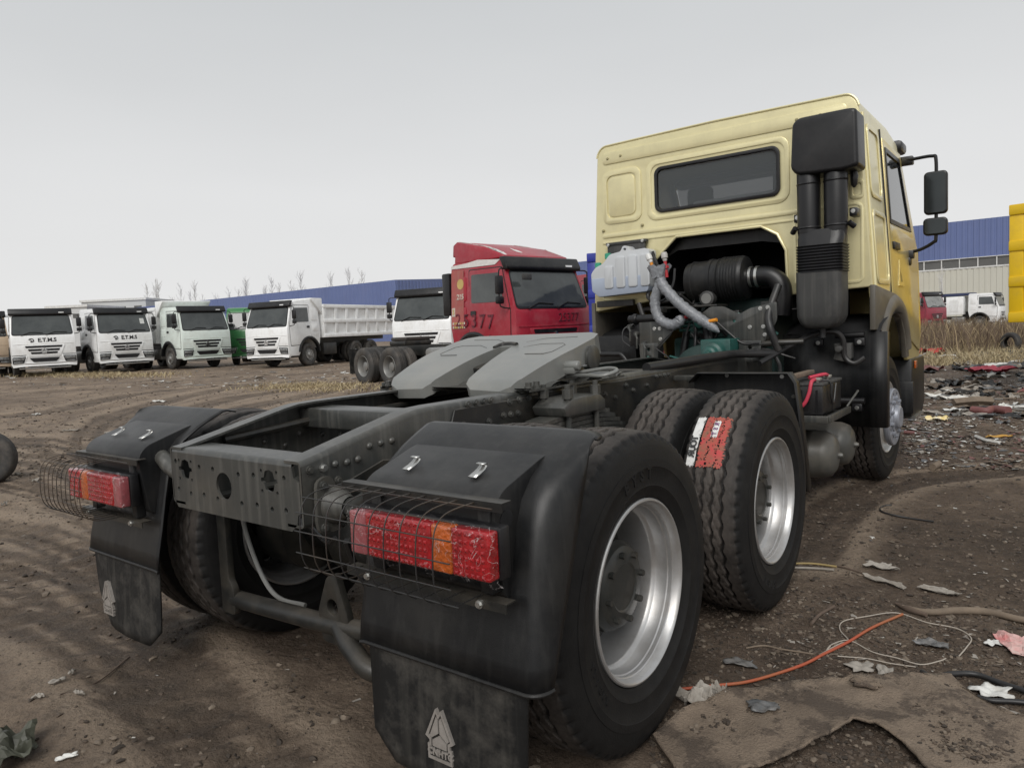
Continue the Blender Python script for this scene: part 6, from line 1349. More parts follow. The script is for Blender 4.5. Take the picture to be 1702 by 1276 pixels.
def painted(body, size, mw, depth=0.004, bold=0.008, spacing=1.0, mat=SPRAY, nm='painted_number'): return lettering(nm, body, size, mat, c, mw, depth, bold, spacing)
for i, ch in enumerate('25377'): painted(ch, 0.42 if i < 3 else 0.46, side_m(-0.5 + i * 0.29, 1.62 - 0.02 * i), 0.012, -0.003)
painted('25377', 0.27, frame_m((-0.45, 1.478, 1.585), (-1, 0, 0), (0, 0, 1)), 0.006, -0.003)
OCH = pm('ochre_paint', (0.62, 0.45, 0.16), 0.6); FADEW = pm('faded_white_paint', (0.62, 0.55, 0.48), 0.7, var=0.3, scale=20)
painted('215', 0.17, side_m(-0.42, 2.16), 0.006, 0.004, mat=FADEW)
m = MB(); m.prism([circle(-0.42, 2.46, 0.12, 20)], lambda u, v: (chw(v) + 0.015, u, v), lambda u, v: (chw(v) + 0.02, u, v)); m.build('painted_badge', OCH, c)
m = MB(); m.prism([rrect(-0.74, -0.62, 1.72, 1.92, 0.01)], lambda u, v: (chw(v) + 0.016, u, v), lambda u, v: (chw(v) + 0.02, u, v)); m.build('painted_patch', FADEW, c)
painted('5', 0.16, side_m(-0.68, 1.82, 0.022), 0.003, 0.004, mat=OCH)
for i, z in enumerate((1.53, 1.44)):
    for j in range(7):
        m = MB(); m.prism([rrect(-0.72 + j * 0.07, -0.675 + j * 0.07, z, z + 0.055, 0.005)], lambda u, v: (chw(v) + 0.016, u, v), lambda u, v: (chw(v) + 0.019, u, v)); m.build('faded_mark', OCH if j % 3 else FADEW, c)
for y0, z0, y1, z1 in ((0.15, 1.05, 0.25, 1.28), (0.3, 1.02, 0.36, 1.27), (0.5, 1.06, 0.62, 1.27), (0.66, 1.1, 0.6, 1.25), (0.6, 1.1, 0.75, 1.15)):
    m = MB(); m.tube([(chw(1) + 0.012, y0, z0), (chw(1) + 0.012, y1, z1)], 0.016, 5); m.build('spray_mark', SPRAY, c)
m = MB(); m.box(1.0, 1.17, -1.12, -0.84, 1.75, 2.75); m.build('intake_stack', BLKG, c, bevel=0.04)
m = MB(); m.box(0.62, 0.9, 1.40, 1.44, 2.42, 2.56); m.build('visor_mirror', DUSTY, c, bevel=0.03)
# second red cab and blue dump lorry close behind the gold cab
p = at_depth(1022, 22.5); t = thing('lorry', 'red lorry with only its roof corner showing between the red tractor and blue body', 'truck', p, heading_to_cam(p, 35)); lorry_cab(t, REDP); lorry_chassis(t, 3.3, 'tractor')
hy_ = heading_to_cam(at_depth(1150, 15.0), 88); p = at_depth(979, 14.6) - Matrix.Rotation(hy_, 3, 'Z') @ Vector((1.29, -4.3, 0)); p.z = 0.0; t = thing('lorry', 'blue dump lorry standing behind the gold cab with only a blue edge showing', 'truck', p, hy_); lorry_cab(t, BLUE); lorry_chassis(t, 3.6, 'dump'); dump_body(t, BLUE, -4.3, -1.0, 1.2, 1.62, canopy=False)
# right of the cab
t = lorry(1525, 54, 58, 'old maroon lorry at the edge of the weeds', None, MAROON); lorry_cab(t, MAROON, glass=pm('milky_glass', (0.3, 0.31, 0.3), 0.3, var=0.5)); lorry_chassis(t, 3.3, 'tractor')
t = lorry(1633, 62, 78, 'white lorry with a short box body behind the weeds', None, WHITE); lorry_cab(t, WHITE); lorry_chassis(t, 3.6, 'dump')
m = MB(); m.box(-1.2, 1.2, -4.6, -1.15, 1.2, 2.75); bd = m.build('box_body', WHITE, t, bevel=0.03)
for i in range(7):
    m = MB(); m.box(1.2, 1.24, -1.55 - i * 0.1, -1.5 - i * 0.1, 1.5, 2.5); m.build('vent_slat', WHITE, bd)
m = MB(); m.box(-0.9, 0.9, -3.6, -0.6, 2.80, 3.05); m.build('roof_tarp', pm('navy_tarp', (0.03, 0.04, 0.1), 0.6), t, bevel=0.06)
p = at_depth(1748, 15.5); t = thing('lorry', 'bright yellow dump lorry body cut off at the picture edge', 'truck', p, heading_to_cam(p, 84)); 
hy_ = heading_to_cam(at_depth(1900, 13.0), 80); t.rotation_euler[2] = hy_; t.location = at_depth(1676, 12.6) - Matrix.Rotation(hy_, 3, 'Z') @ Vector((1.27, -5.9, 0)); t.location.z = -0.05
lorry_cab(t, YEL); lorry_chassis(t, 3.4, 'dump'); dump_body(t, YEL, -5.9, -1.0, 1.15, 2.02, cols=6, rows=3, canopy=False)
# lone wheel at the left edge
p = gp(-18, 805); t = thing('spare_wheel', 'lone dark truck wheel with a pale rim standing on the mud', 'wheel', p, math.radians(-42))
link('rim', ME[('rim', False, '')], t, loc=(0, 0, 0.28)).scale = (0.54,) * 3
w_ = link('tyre', ME['bgtyre'], t, loc=(0, 0, 0.28)); w_.scale = (0.54,) * 3

# ------------------------------------------------------------------ litter, scrap, weeds
def gz(x, y):
    z, _ = ground_z(np.array([[float(x)]]), np.array([[float(y)]])); return float(z[0, 0])
def on_ground(px, py):
    p = gp(px, py)
    for _ in range(4): p = gp(px, py, gz(p.x, p.y))
    return p
CARPET = pm('muddy_carpet', (0.27, 0.21, 0.155), 0.9, col2=(0.13, 0.098, 0.072), scale=9, bump=1.0, bscale=140, dirt=(0.07, 0.052, 0.039), dirt_amt=0.9, dirt_scale=4.5, drng=(0.5, 0.57), dist=0.008)
PAPER = pm('dirty_paper', (0.36, 0.33, 0.29), 0.8, var=0.3, scale=14, dirt=(0.18, 0.15, 0.12), dirt_amt=0.6, dirt_scale=9)
PALEW = pm('white_scrap', (0.68, 0.68, 0.65), 0.6, var=0.2, scale=9, dirt=(0.3, 0.26, 0.21), dirt_amt=0.6, dirt_scale=12)
GREYF = pm('grey_scrap', (0.13, 0.135, 0.14), 0.45, var=0.4, scale=12, dirt=(0.16, 0.13, 0.1), dirt_amt=0.6)
WOOD = pm('weathered_wood', (0.22, 0.17, 0.125), 0.85, var=0.4, scale=9, bump=0.4, bscale=40, dirt=(0.08, 0.06, 0.045), dirt_amt=0.5)
BARKD = pm('dark_bark', (0.14, 0.1, 0.075), 0.9, var=0.5, scale=14, bump=0.8, bscale=50)
PINK = pm('pink_cloth', (0.55, 0.1, 0.14), 0.8, var=0.3, scale=6)
REDPIPE = pm('faded_red_plastic', (0.2, 0.075, 0.07), 0.6, var=0.3, dirt=(0.15, 0.11, 0.09), dirt_amt=0.6)
YELW = pm('yellow_scrap', (0.7, 0.36, 0.03), 0.5, var=0.2)
DRUB = pm('scrap_rubber', (0.03, 0.03, 0.03), 0.6, var=0.4)
OLIVE = pm('olive_tarp', (0.075, 0.078, 0.055), 0.55, var=0.5, scale=9, bump=0.4, bscale=30)
def sheet(name, label, cat, p, sx, sy, rz, hgt, seed, mat, group=None, curl=0.0, outline=None, thick=0.003, n=11, follow=True):
    r = random.Random(seed); ph = [r.uniform(0, 6) for _ in range(8)]
    m = MB(); rows = []; c, s = math.cos(rz), math.sin(rz)
    for i in range(n):
        row = []
        for j in range(n):
            u, v = 2 * j / (n - 1) - 1, 2 * i / (n - 1) - 1
            q = math.hypot(u, v); mx = max(abs(u), abs(v)); k = (mx / q if q > 0 else 1); a = math.atan2(v, u)
            k = 0.35 * k + 0.65 * 0.9
            rad = 1 + 0.16 * math.sin(3 * a + ph[0]) + 0.10 * math.sin(5 * a + ph[1]) + 0.07 * math.sin(9 * a + ph[2])
            x, y = u * k * rad * sx / 2, v * k * rad * sy / 2
            z = hgt * (0.5 + 0.5 * math.sin(u * 4.2 + ph[3] + v * 1.7) * math.sin(v * 4.7 + ph[4])) + r.uniform(-.12, .12) * hgt + curl * max(0, q - 0.7) ** 2
            X_, Y_ = p.x + c * x - s * y, p.y + s * x + c * y
            row.append((c * x - s * y, s * x + c * y, z + thick + 0.004 + ((gz(X_, Y_) - p.z) if follow else 0)))
        rows.append(row)
    m.grid(rows); me_ = m.mesh(name, mat, angle=70, smooth=hgt < 0.02)
    o = link(name, me_, None, loc=p); sl = o.modifiers.new('thickness', 'SOLIDIFY'); sl.thickness = thick; sl.offset = 0
    return tag(o, label, cat, group)
def stick(name, label, cat, pts, r, mat, group=None, n=8, rs=None, lift=0.0):
    P = curve(pts, 6); o0 = P[0].copy(); k = len(P)
    m = MB(); m.tube([q - o0 + Vector((0, 0, r + lift)) for q in P], r, n, rs=[np.interp(i / (k - 1), np.linspace(0, 1, len(rs)), rs) for i in range(k)] if rs else None)
    return tag(link(name, m.mesh(name, mat, angle=60), None, loc=o0), label, cat, group)
G = on_ground
# big muddy carpet at the lower right with a torn opening
def carpet():
    ol_ = [(1085, 1235), (1135, 1190), (1210, 1160), (1330, 1142), (1450, 1136), (1580, 1132), (1612, 1160), (1660, 1190), (1740, 1225), (1900, 1330), (1650, 1420), (1540, 1292), (1500, 1245), (1455, 1218), (1418, 1212), (1380, 1236), (1310, 1268), (1230, 1300), (1150, 1330)]
    pts = [gp(*q) for q in ol_]; c0_ = gp(1400, 1180)
    bm = bmesh.new(); vs = [bm.verts.new((q.x, q.y, 0)) for q in pts]; fc = bm.faces.new(vs)
    for ax, lo, hi in (((1, 0, 0), 1.1, 2.9), ((0, 1, 0), -0.5, 1.2)):
        for t in np.arange(lo, hi, 0.03):
            co = Vector(ax) * t; bmesh.ops.bisect_plane(bm, geom=bm.verts[:] + bm.edges[:] + bm.faces[:], plane_co=co, plane_no=ax)
    xs = np.array([[v.co.x for v in bm.verts]]); ys = np.array([[v.co.y for v in bm.verts]])
    zz, _ = ground_z(xs, ys); lump = (fbm(xs * 5, ys * 5, 3) - 0.3) * 0.045 + np.abs(fbm(xs * 11 + ys * 6, ys * 11, 2) - 0.45) * 0.05
    bnd = {v for e in bm.edges if e.is_boundary for v in e.verts}
    for i, v in enumerate(bm.verts): v.co.z = zz[0, i] + 0.016 + max(0, lump[0, i]) + (0.008 if v in bnd else 0)
    for v in bm.verts: v.co -= c0_
    me_ = bpy.data.meshes.new('carpet'); bm.to_mesh(me_); bm.free(); me_.materials.append(CARPET); me_.shade_smooth()
    o = link('carpet', me_, None, loc=c0_); s_ = o.modifiers.new('thickness', 'SOLIDIFY'); s_.thickness = 0.009; s_.offset = -1
    return tag(o, 'mud-caked sheet of brown carpet lying flat with a torn edge near the rear wheel', 'carpet')
carpet()
def lifted(px, py, h=0.03): 
    p = G(px, py); p.z += h; return p
sheet('film_scrap', 'crumpled dark grey-blue film scrap lying on the brown carpet', 'scrap', lifted(1268, 1192), 0.11, 0.075, 0.5, 0.014, 21, GREYF, follow=False)
sheet('mud_patch', 'flat dried mud clod stuck on the brown carpet', 'mud', lifted(1440, 1158), 0.10, 0.05, 0.2, 0.012, 22, CARPET, follow=False, thick=0.01)
stick('cord', 'red-orange cord lying on the mud by the rear wheel', 'cord', [G(*q) for q in ((1120, 1150), (1190, 1143), (1250, 1135), (1330, 1110), (1370, 1090), (1410, 1070), (1450, 1046), (1500, 1024))], 0.0062, pm('orange_cord', (0.42, 0.06, 0.03), 0.55, col2=(0.3, 0.12, 0.05), scale=3), lift=0.004)
WIREW = pm('pale_wire', (0.45, 0.4, 0.34), 0.6, var=0.3)
stick('wire', 'thin pale wire looping round the end of the orange cord', 'wire', [G(*q) for q in ((1362, 1090), (1395, 1072), (1410, 1066), (1396, 1048), (1402, 1034), (1440, 1026), (1490, 1020), (1540, 1036), (1590, 1046), (1614, 1062), (1606, 1078), (1594, 1092))], 0.0028, WIREW, lift=0.003)
stick('wire', 'thin pale wire lying doubled just below the orange cord', 'wire', [G(*q) for q in ((1380, 1076), (1374, 1082), (1384, 1072), (1412, 1066), (1450, 1085), (1490, 1095), (1530, 1106), (1562, 1100), (1572, 1096))], 0.0026, WIREW, lift=0.003)
stick('wire', 'pale wire end lying towards the carpet under the orange cord', 'wire', [G(*q) for q in ((1392, 1092), (1440, 1096), (1480, 1104), (1522, 1110))], 0.0024, WIREW, lift=0.003)
stick('hose', 'black rubber hose curving across the mud at the carpet corner', 'hose', [G(*q) for q in ((1532, 1122), (1550, 1132), (1580, 1126), (1620, 1126), (1660, 1140), (1720, 1160), (1800, 1190))], 0.011, HOSE, lift=0.004)
stick('hose', 'black rubber hose end at the picture edge beside the white paper', 'hose', [G(*q) for q in ((1625, 1164), (1650, 1170), (1690, 1172), (1760, 1180))], 0.010, HOSE, lift=0.004)
sheet('torn_paper', 'torn white paper sheet lying beside the black hose', 'paper', G(1650, 1155), 0.13, 0.10, 0.4, 0.018, 23, PALEW)
sheet('torn_paper', 'pale torn sheet half under the carpet edge at the right', 'paper', G(1680, 1192), 0.16, 0.06, -0.3, 0.012, 24, PAPER)
sheet('packaging', 'torn red and white packaging sheet at the right edge', 'packaging', G(1692, 1075), 0.14, 0.20, 0.5, 0.02, 25, pm('red_white_print', (0.62, 0.55, 0.5), 0.5, col2=(0.5, 0.05, 0.06), scale=8))
sheet('torn_paper', 'small white triangular paper flake left of the red packaging', 'paper', G(1650, 1072), 0.07, 0.05, 0.9, 0.01, 26, PALEW)
sheet('plastic_scrap', 'orange-yellow plastic scrap at the carpet edge near the tyre', 'scrap', G(1212, 1158), 0.075, 0.05, 0.3, 0.012, 27, YELW)
sheet('crumpled_paper', 'crumpled grey paper heap against the rear tyre and carpet', 'paper', G(1160, 1168), 0.15, 0.10, 0.8, 0.055, 28, PAPER, n=15)
sheet('crumpled_paper', 'grey paper wad just behind the orange-yellow plastic scrap', 'paper', G(1195, 1160), 0.07, 0.07, 0.2, 0.045, 29, PAPER)
sheet('dry_leaf', 'dark curled dry leaf scrap beyond the white wire loop', 'leaf', G(1548, 1074), 0.12, 0.06, 0.1, 0.02, 30, GREYF)
sheet('torn_paper', 'pale flaking paper pieces under the wire loop', 'paper', G(1430, 1112), 0.10, 0.08, 0.6, 0.014, 31, PAPER)
sheet('torn_paper', 'second pale flaking paper piece nearer the carpet edge', 'paper', G(1470, 1120), 0.09, 0.06, 1.9, 0.016, 32, PAPER)
sheet('plastic_sheet', 'pale translucent plastic trodden into the mud by the drive wheel', 'plastic', G(1230, 1105), 0.12, 0.06, 0.2, 0.014, 33, GREYF)
stick('branch', 'long pale peeled branch lying across the mud at the right', 'branch', [G(*q) for q in ((1500, 1012), (1540, 1022), (1590, 1020), (1640, 1022), (1702, 1036), (1790, 1050))], 0.016, WOOD, rs=[0.008, 0.015, 0.018, 0.017, 0.015, 0.012])
stick('branch', 'short broken branch stub leaning beside the long pale branch', 'branch', [G(*q) for q in ((1488, 1006), (1510, 1016), (1540, 1026))], 0.012, BARKD, rs=[0.006, 0.016, 0.01])
stick('stick', 'yellowish split stick lying beside the drive tyre', 'stick', [G(*q) for q in ((1318, 938), (1350, 938), (1390, 943))], 0.006, pm('yellow_stick', (0.4, 0.3, 0.13), 0.7))
stick('stick', 'pale grey split stick just below the yellowish stick', 'stick', [G(*q) for q in ((1316, 945), (1350, 946), (1386, 949))], 0.007, PAPER)
stick('stick', 'dark thin twig reaching from the yellowish stick over the mud', 'stick', [G(*q) for q in ((1392, 942), (1410, 946), (1436, 954))], 0.005, BARKD)
stick('cable', 'dark cable curl lying on the bare mud right of the tyres', 'cable', [G(*q) for q in ((1482, 840), (1466, 843), (1464, 850), (1480, 856), (1510, 862), (1552, 868))], 0.006, HOSE)
stick('twig', 'pale bent twig lying on the mud between tyre and cord', 'twig', [G(*q) for q in ((1240, 1078), (1270, 1074), (1300, 1080), (1352, 1088))], 0.004, WOOD)
stick('twig', 'forked dark twig on the mud right of the drive tyre', 'twig', [G(*q) for q in ((1348, 1040), (1362, 1024), (1386, 1010))], 0.008, BARKD)
sheet('bark_strip', 'pale bark litter strip right of the yellowish stick', 'bark', G(1462, 945), 0.16, 0.07, 0.3, 0.025, 34, PAPER)
sheet('bark_strip', 'long pale flaky strip on the mud in the middle right', 'bark', G(1470, 970), 0.20, 0.045, -0.25, 0.02, 35, PAPER)
sheet('bark_strip', 'torn pale strip next to the long flaky strip', 'bark', G(1560, 985), 0.18, 0.06, -0.2, 0.02, 36, PAPER)
# lower left
sheet('tarp_bundle', 'crumpled dark olive tarpaulin bundle at the lower left corner', 'tarpaulin', G(2, 1262), 0.24, 0.22, 0.3, 0.075, 41, OLIVE, n=17)
sheet('torn_paper', 'dirty white paper strip near the olive tarpaulin bundle', 'paper', G(112, 1262), 0.075, 0.02, 0.8, 0.012, 42, PALEW)
for i, (px, py, a, b) in enumerate(((65, 1160, .05, .02), (95, 1135, .06, .025), (120, 1120, .05, .02), (132, 1155, .05, .018))):
    sheet('straw_scrap', 'pale straw-coloured scrap trodden into the mud at lower left', 'scrap', G(px, py), a, b, 0.5 + i, 0.012, 50 + i, PAPER, group='pale scraps in the mud at lower left')
stick('twig', 'thin dark twig sticking out of the mud left of the flap', 'twig', [G(*q) for q in ((100, 1155), (160, 1135), (215, 1092))], 0.003, BARKD)
for i, (px, py, a, b) in enumerate(((265, 668, .35, .16), (118, 716, .25, .1), (60, 690, .25, .1), (30, 790, .1, .04), (62, 800, .09, .03), (8, 840, .08, .03), (180, 720, .2, .07), (420, 640, .25, .14))):
    sheet('pale_scrap', 'small pale scrap lying on the rutted mud in the left yard', 'scrap', G(px, py), a, b, 0.4 + i, 0.03, 60 + i, PALEW if i in (0, 2) else PAPER, group='pale scraps on the left yard')
# dump ground on the right
stick('pipe', 'faded red plastic pipe lying on the dump ground', 'pipe', [G(*q) for q in ((1616, 688), (1640, 690), (1650, 687), (1676, 690))], 0.055, REDPIPE, n=16, rs=[0.05, 0.045, 0.05, 0.058])
sheet('cloth', 'bright pink cloth heap among the dumped rubbish', 'cloth', G(1645, 619), 0.9, 0.8, 0.3, 0.16, 71, PINK, n=15)
sheet('cloth', 'red cloth heap at the edge of the dry weeds beside the cab', 'cloth', G(1545, 588), 1.0, 0.9, 0.3, 0.2, 72, pm('red_cloth', (0.5, 0.04, 0.04), 0.8, var=0.3))
sheet('cloth', 'dull dark red cloth near the cab front on the dump', 'cloth', G(1540, 616), 0.8, 0.7, 0.9, 0.12, 73, REDPIPE)
p = G(1680, 586); t = thing('old_tyre', 'worn black tyre standing at the edge of the dumped rubbish', 'tyre', p, 0.9); w_ = link('tyre', ME['bgtyre'], t, loc=(0, 0, 0.33)); w_.scale = (0.65,) * 3
sheet('plastic_bag', 'yellow and white plastic bag on the mud beside the front wheel', 'bag', G(1558, 700), 0.26, 0.14, 0.2, 0.06, 74, pm('yellow_white_bag', (0.62, 0.62, 0.6), 0.4, col2=(0.7, 0.5, 0.05), scale=5))
sheet('scrap', 'orange-brown scrap patch on the mud at the far right', 'scrap', G(1660, 727), 0.22, 0.1, 0.2, 0.02, 75, pm('orange_scrap', (0.5, 0.28, 0.06), 0.8))
stick('board', 'long dark plank lying across the dump ground', 'plank', [G(*q) for q in ((1585, 676), (1620, 673), (1650, 674))], 0.06, WOOD, n=4)
stick('stick', 'pale stick lying in front of the red pipe', 'stick', [G(*q) for q in ((1622, 728), (1640, 735), (1662, 739))], 0.02, PALEW, n=5)
stick('log', 'short thick stick standing out of the mud in mid yard', 'stick', [G(1550, 782), G(1560, 776)], 0.03, WOOD)
stick('rod', 'dark rod on the mud beside the front wheel', 'rod', [G(*q) for q in ((1502, 721), (1520, 722))], 0.02, REDPIPE)
rd = random.Random(77)
KIN = [('board', 'weathered board', WOOD), ('pale_scrap', 'pale scrap', PALEW), ('grey_scrap', 'dark grey scrap', GREYF), ('paper_scrap', 'dirty paper scrap', PAPER), ('rubber_scrap', 'black rubber scrap', DRUB), ('red_scrap', 'dull red plastic scrap', REDPIPE)]
SHM = {}
for k, (nm, lb, mt) in enumerate(KIN):
    for v in range(3):
        m = MB()
        if nm == 'board': m.box(-0.5, 0.5, -0.12, 0.12, 0.0, 0.045); SHM[nm, v] = m.mesh(nm, mt, bevel=0.006, seg=1)
        else:
            rr_ = random.Random(k * 10 + v); rows = []; n = 8
            ph = [rr_.uniform(0, 6) for _ in range(5)]
            for i in range(n):
                row = []
                for j in range(n):
                    u_, v_ = 2 * j / (n - 1) - 1, 2 * i / (n - 1) - 1; a = math.atan2(v_, u_); rad = 0.85 + 0.2 * math.sin(3 * a + ph[0]) + 0.12 * math.sin(5 * a + ph[1])
                    row.append((u_ * rad * 0.5, v_ * rad * 0.3, 0.05 + 0.09 * math.sin(u_ * 3 + ph[2]) * math.sin(v_ * 3.6 + ph[3]) + rr_.uniform(-.03, .03)))
                rows.append(row)
            m.grid(rows); m.grid([[(x, y, z - 0.012) for x, y, z in row] for row in rows]); SHM[nm, v] = m.mesh(nm, mt, smooth=False)
LMK = [(1645, 619, 'beside the pink cloth heap'), (1645, 687, 'near the faded red plastic pipe'), (1618, 674, 'near the long dark plank'), (1680, 588, 'below the worn tyre by the weeds'), (1545, 588, 'under the red cloth by the weeds'), (1558, 700, 'near the yellow and white bag'), (1642, 733, 'around the pale stick before the red pipe'), (1540, 640, 'close to the front of the gold cab'), (1700, 650, 'by the picture edge beyond the dark plank'), (1600, 596, 'just in front of the dry grass'), (1690, 710, 'between red pipe and picture edge'), (1560, 800, 'on the open mud right of the front wheel'), (1650, 860, 'on the open mud towards the peeled branch')]
cnt = 0
while cnt < 210:
    t_ = rd.random(); py = 584 + 112 * t_ if cnt < 175 else rd.uniform(700, 900); px = rd.uniform(1528, 1740) if cnt < 175 else rd.uniform(1400, 1740)
    p = G(px, py); k = rd.choices(range(6), (4, 1.2, 3, 2.4, 3, 0.6))[0]; nm, lb, mt = KIN[k]
    far = np.hypot(p.x - CAM_P.x, p.y - CAM_P.y); s = rd.uniform(0.22, 0.62) * (0.12 + 0.05 * far if far > 9 else 0.012 * far + 0.02)
    o = link(nm, SHM[nm, rd.randrange(3)], None, loc=p, rz=rd.uniform(0, 6.28)); o.scale = (s * rd.uniform(.7, 1.5), s * rd.uniform(.6, 1.1), s)
    o.rotation_euler[0] = rd.uniform(-.15, .15); o.rotation_euler[1] = rd.uniform(-.15, .15)
    lm = min(LMK, key=lambda q: (q[0] - px) ** 2 * 0.3 + (q[1] - py) ** 2 * 6)[2]
    tag(o, ('large ' if s > 0.5 else 'small ' if s < 0.33 else '') + lb + ' lying ' + lm, 'scrap', lb + 's strewn over the dump ground'); cnt += 1
# mud clods and pebbles: uncounted
CLOD = [pm('mud_clod', (0.12, 0.09, 0.067), 0.9, var=0.55, scale=45, bump=0.6, bscale=120), pm('dark_clod', (0.058, 0.044, 0.033), 0.85, var=0.45, scale=45, bump=0.6, bscale=120), pm('pale_clod', (0.2, 0.16, 0.122), 0.9, var=0.4, scale=45, bump=0.6, bscale=120)]
ICO_V, ICO_F = [], []
def _ico():
    bm = bmesh.new(); bmesh.ops.create_icosphere(bm, subdivisions=1, radius=1.0); bm.verts.index_update()
    v = np.array([q.co[:] for q in bm.verts]); f = np.array([[q.index for q in fc.verts] for fc in bm.faces]); bm.free(); return v, f
ICO_V, ICO_F = _ico()
def scatter(name, n, mats, place, size, flat=0.6, seed=1, kind='clod', zoff=0.0):
    r = np.random.RandomState(seed); P = place(r, n); n = len(P); xs, ys = P[:, 0], P[:, 1]; zs, _ = ground_z(xs[None, :], ys[None, :]); zs = zs[0] + zoff; S_ = size(r, n)
    if kind == 'clod':
        q = ICO_V[None] * (1 + r.uniform(-.4, .35, (n, len(ICO_V), 1))) * np.stack([r.uniform(.8, 1.5, n), r.uniform(.7, 1.1, n), r.uniform(.4, .85, n)], 1)[:, None, :]; f = ICO_F
    else:
        L_ = r.uniform(.6, 1.5, n); w_ = r.uniform(.12, .6, n); h = lambda: r.uniform(0, .35, n)
        sx_ = lambda: r.uniform(.6, 1.15, n)
        q = np.stack([np.stack([-L_ * sx_(), -w_ * sx_(), h()], 1), np.stack([0 * L_, -w_ * sx_() * 1.1, h()], 1), np.stack([L_ * sx_(), -w_ * sx_() * .6, h()], 1), np.stack([L_ * sx_(), w_ * sx_() * .7, h()], 1), np.stack([0 * L_, w_ * sx_() * 1.1, h()], 1), np.stack([-L_ * sx_() * .9, w_ * sx_(), h()], 1)], 1); f = np.array([(0, 1, 4), (0, 4, 5), (1, 2, 3), (1, 3, 4)])
    q = q * S_[:, None, None]; a = r.uniform(0, 6.283, n); c, s = np.cos(a)[:, None], np.sin(a)[:, None]
    V = np.stack([q[..., 0] * c - q[..., 1] * s + xs[:, None], q[..., 0] * s + q[..., 1] * c + ys[:, None], q[..., 2] + (zs + S_ * (0.12 if kind == 'clod' else 0.05))[:, None]], -1)
    k = q.shape[1]; F = (f[None] + (np.arange(n) * k)[:, None, None]).reshape(-1, 3)
    me_ = bpy.data.meshes.new(name); me_.vertices.add(n * k); me_.vertices.foreach_set('co', V.ravel()); me_.loops.add(F.size); me_.loops.foreach_set('vertex_index', F.ravel().astype(np.int32))
    me_.polygons.add(len(F)); me_.polygons.foreach_set('loop_start', np.arange(0, F.size, 3, dtype=np.int32)); me_.polygons.foreach_set('loop_total', np.full(len(F), 3, np.int32))
    for m_ in mats: me_.materials.append(m_)
    me_.polygons.foreach_set('material_index', np.repeat(r.randint(0, len(mats), n), len(f)).astype(np.int32)); me_.update(calc_edges=True)
    if kind == 'clod':
        me_.shade_smooth(); me_.set_sharp_from_angle(angle=math.radians(48))
    o = link(name, me_); o['kind'] = 'stuff'; return o
def px_region(x0, x1, y0, y1, pw=1.0):
    def f(r, n):
        out = []
        while len(out) < n:
            py = y0 + (y1 - y0) * r.rand() ** pw; p = gp(r.uniform(x0, x1), py)
            if r.rand() < 0.15 + 1.7 * max(0, float(fbm(np.array(p.x * 1.3 + 3), np.array(p.y * 1.3), 3)) - 0.33): out.append((p.x, p.y))
        return np.array(out)
    return f
def rect_region(x0, x1, y0, y1):
    def f(r, n):
        q = np.stack([r.uniform(x0, x1, 4 * n), r.uniform(y0, y1, 4 * n)], 1); k = fbm(q[:, 0] * 1.1, q[:, 1] * 1.1, 3); q = q[(r.rand(4 * n) < 0.1 + 2.0 * np.maximum(0, k - 0.4))]
        return q[:n]
    return f
lg = lambda a, b: (lambda r, n: a * (b / a) ** (r.rand(n) ** 2.2))
scatter('mud_clods', 20000, CLOD[:2] * 2 + CLOD[2:], rect_region(-7, 2.9, -1.6, 5), lg(0.002, 0.017), seed=3)
scatter('mud_clods', 15000, CLOD[:2] * 2 + CLOD[2:], px_region(1080, 1760, 760, 1290), lg(0.0018, 0.013), seed=4)
scatter('mud_clods', 6000, CLOD[:2] + CLOD[2:], px_region(-40, 640, 640, 800), lg(0.006, 0.032), seed=5)
scatter('litter', 11000, [PALEW, PAPER, PAPER, WOOD, WOOD, WOOD, GREYF, GREYF, BARKD, BARKD, BARKD, CLOD[0], CLOD[2], REDPIPE], px_region(1500, 1760, 582, 780, 1.5), lg(0.012, 0.06), seed=6, kind='flake')
scatter('litter', 2600, [PAPER, WOOD, WOOD, CLOD[0], CLOD[2], BARKD, BARKD], px_region(1280, 1760, 770, 1130), lg(0.004, 0.02), seed=7, kind='flake')
CARPET_OL = [(1150, 1195), (1215, 1170), (1330, 1152), (1450, 1146), (1570, 1142), (1650, 1198), (1740, 1240), (1740, 1300), (1560, 1292), (1510, 1240), (1455, 1208), (1415, 1204), (1300, 1258), (1160, 1300), (1105, 1235)]
def inside(x, y):
    k = False
    for (x0, y0), (x1, y1) in zip(CARPET_OL, CARPET_OL[1:] + CARPET_OL[:1]):
        if (y0 > y) != (y1 > y) and x < (x1 - x0) * (y - y0) / (y1 - y0) + x0: k = not k
    return k
def carpet_region(r, n):
    out = []
    while len(out) < n:
        qx, qy = r.uniform(1110, 1740), r.uniform(1145, 1280); p = gp(qx, qy)
        if not inside(qx, qy): continue
        if r.rand() < 0.2 + 3 * max(0, float(fbm(np.array(p.x * 9), np.array(p.y * 9), 3)) - 0.42): out.append((p.x, p.y))
    return np.array(out)
scatter('mud_clods', 2500, CLOD, carpet_region, lambda r, n: 0.002 + 0.008 * r.rand(n) ** 3, seed=14, zoff=0.028)
scatter('litter', 900, [PAPER, WOOD, PALEW, BARKD], rect_region(-9, 1.0, -1.6, 6), lg(0.006, 0.028), seed=8, kind='flake')
scatter('litter', 900, [PALEW, PAPER, WOOD, GREYF], px_region(-40, 620, 606, 650), lg(0.04, 0.16), seed=9, kind='flake')
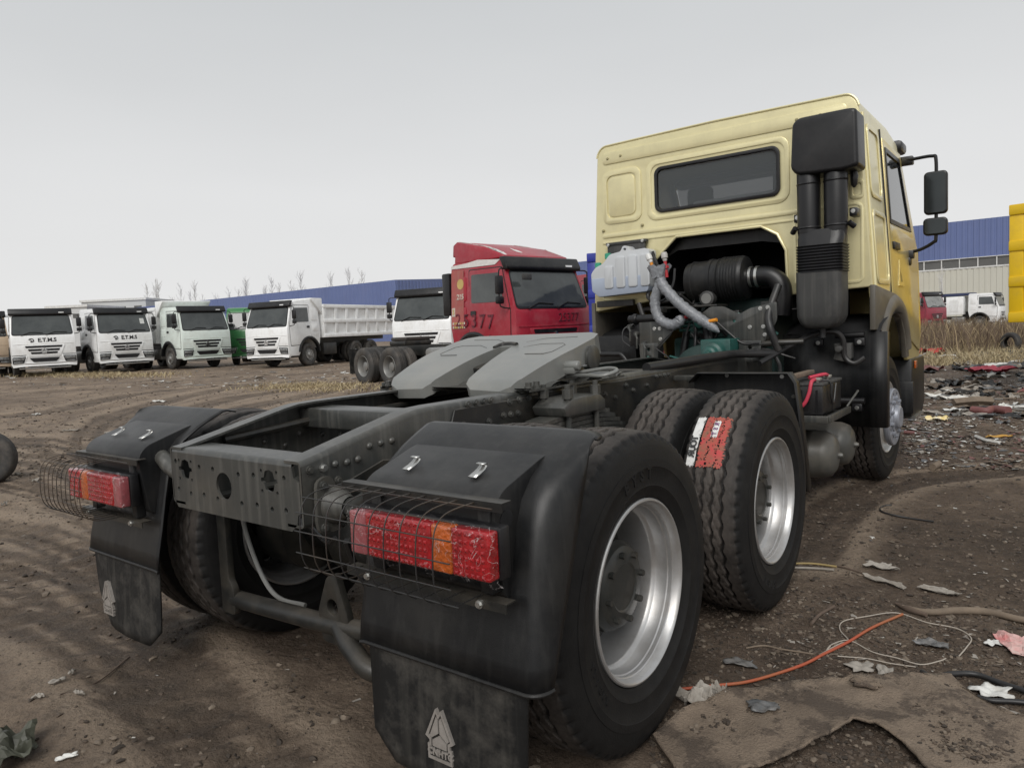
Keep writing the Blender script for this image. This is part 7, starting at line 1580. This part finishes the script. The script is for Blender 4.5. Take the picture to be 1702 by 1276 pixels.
# dry weeds
DRYG = [pm('dry_grass', (0.34, 0.26, 0.15), 0.9, var=0.3, scale=2), pm('brown_weed', (0.17, 0.12, 0.085), 0.9, var=0.4, scale=2), pm('straw', (0.46, 0.38, 0.23), 0.9, var=0.2, scale=2)]
def weeds(name, n, place, hlo, hhi, seed, wd=0.006, mats=DRYG, lean=0.35):
    r = np.random.RandomState(seed); P = place(r, n); m = MB(); zs, _ = ground_z(P[:, 0][None], P[:, 1][None]); zs = zs[0]
    for i, (x, y) in enumerate(P):
        h = r.uniform(hlo, hhi); a = r.uniform(0, 6.28); dx, dy = r.normal(0, lean, 2) * h; w_ = wd * r.uniform(.6, 1.6); c, s = math.cos(a) * w_, math.sin(a) * w_; z = zs[i] - 0.02
        m.cur = r.randint(len(mats))
        m.add([(x - c, y - s, z), (x + c, y + s, z), (x + dx * .4 + c * .7, y + dy * .4 + s * .7, z + h * .6), (x + dx * .4 - c * .7, y + dy * .4 - s * .7, z + h * .6), (x + dx, y + dy, z + h)], [(0, 1, 2, 3), (3, 2, 4)])
    o = m.build(name, mats, smooth=False); o['kind'] = 'stuff'; return o
def wreg(y0, y1, x0=1505, x1=1800):
    def f(r, n):
        out = []
        while len(out) < n:
            d = r.uniform(y0, y1); p = at_depth(r.uniform(x0, x1), d)
            if r.rand() < 0.08 + 2.4 * max(0, float(fbm(np.array(p.x * .5 + 3), np.array(p.y * .3), 3)) - 0.42): out.append((p.x, p.y))
        return np.array(out)
    return f
weeds('dry_weeds', 7500, wreg(24, 46), 0.2, 1.3, 11, 0.011, [DRYG[1], DRYG[1], DRYG[0]])
weeds('dry_grass', 7500, wreg(19, 27), 0.05, 0.34, 12, 0.009, [DRYG[0], DRYG[2], DRYG[2]], 0.7)
weeds('dry_grass', 2500, lambda r, n: np.array([[p.x + r.normal(0, .9), p.y + r.normal(0, .5)] for p in [gp(q, 648) for q in r.uniform(470, 580, n)]]), 0.04, 0.14, 13, 0.01, [DRYG[2], DRYG[0]], 0.9)
weeds('dry_grass', 2500, lambda r, n: np.array([[p.x + r.normal(0, 1.2), p.y + r.normal(0, .6)] for p in [gp(q, 632) for q in r.uniform(20, 260, n)]]), 0.06, 0.2, 14, 0.014, [DRYG[2], DRYG[0]], 0.9)
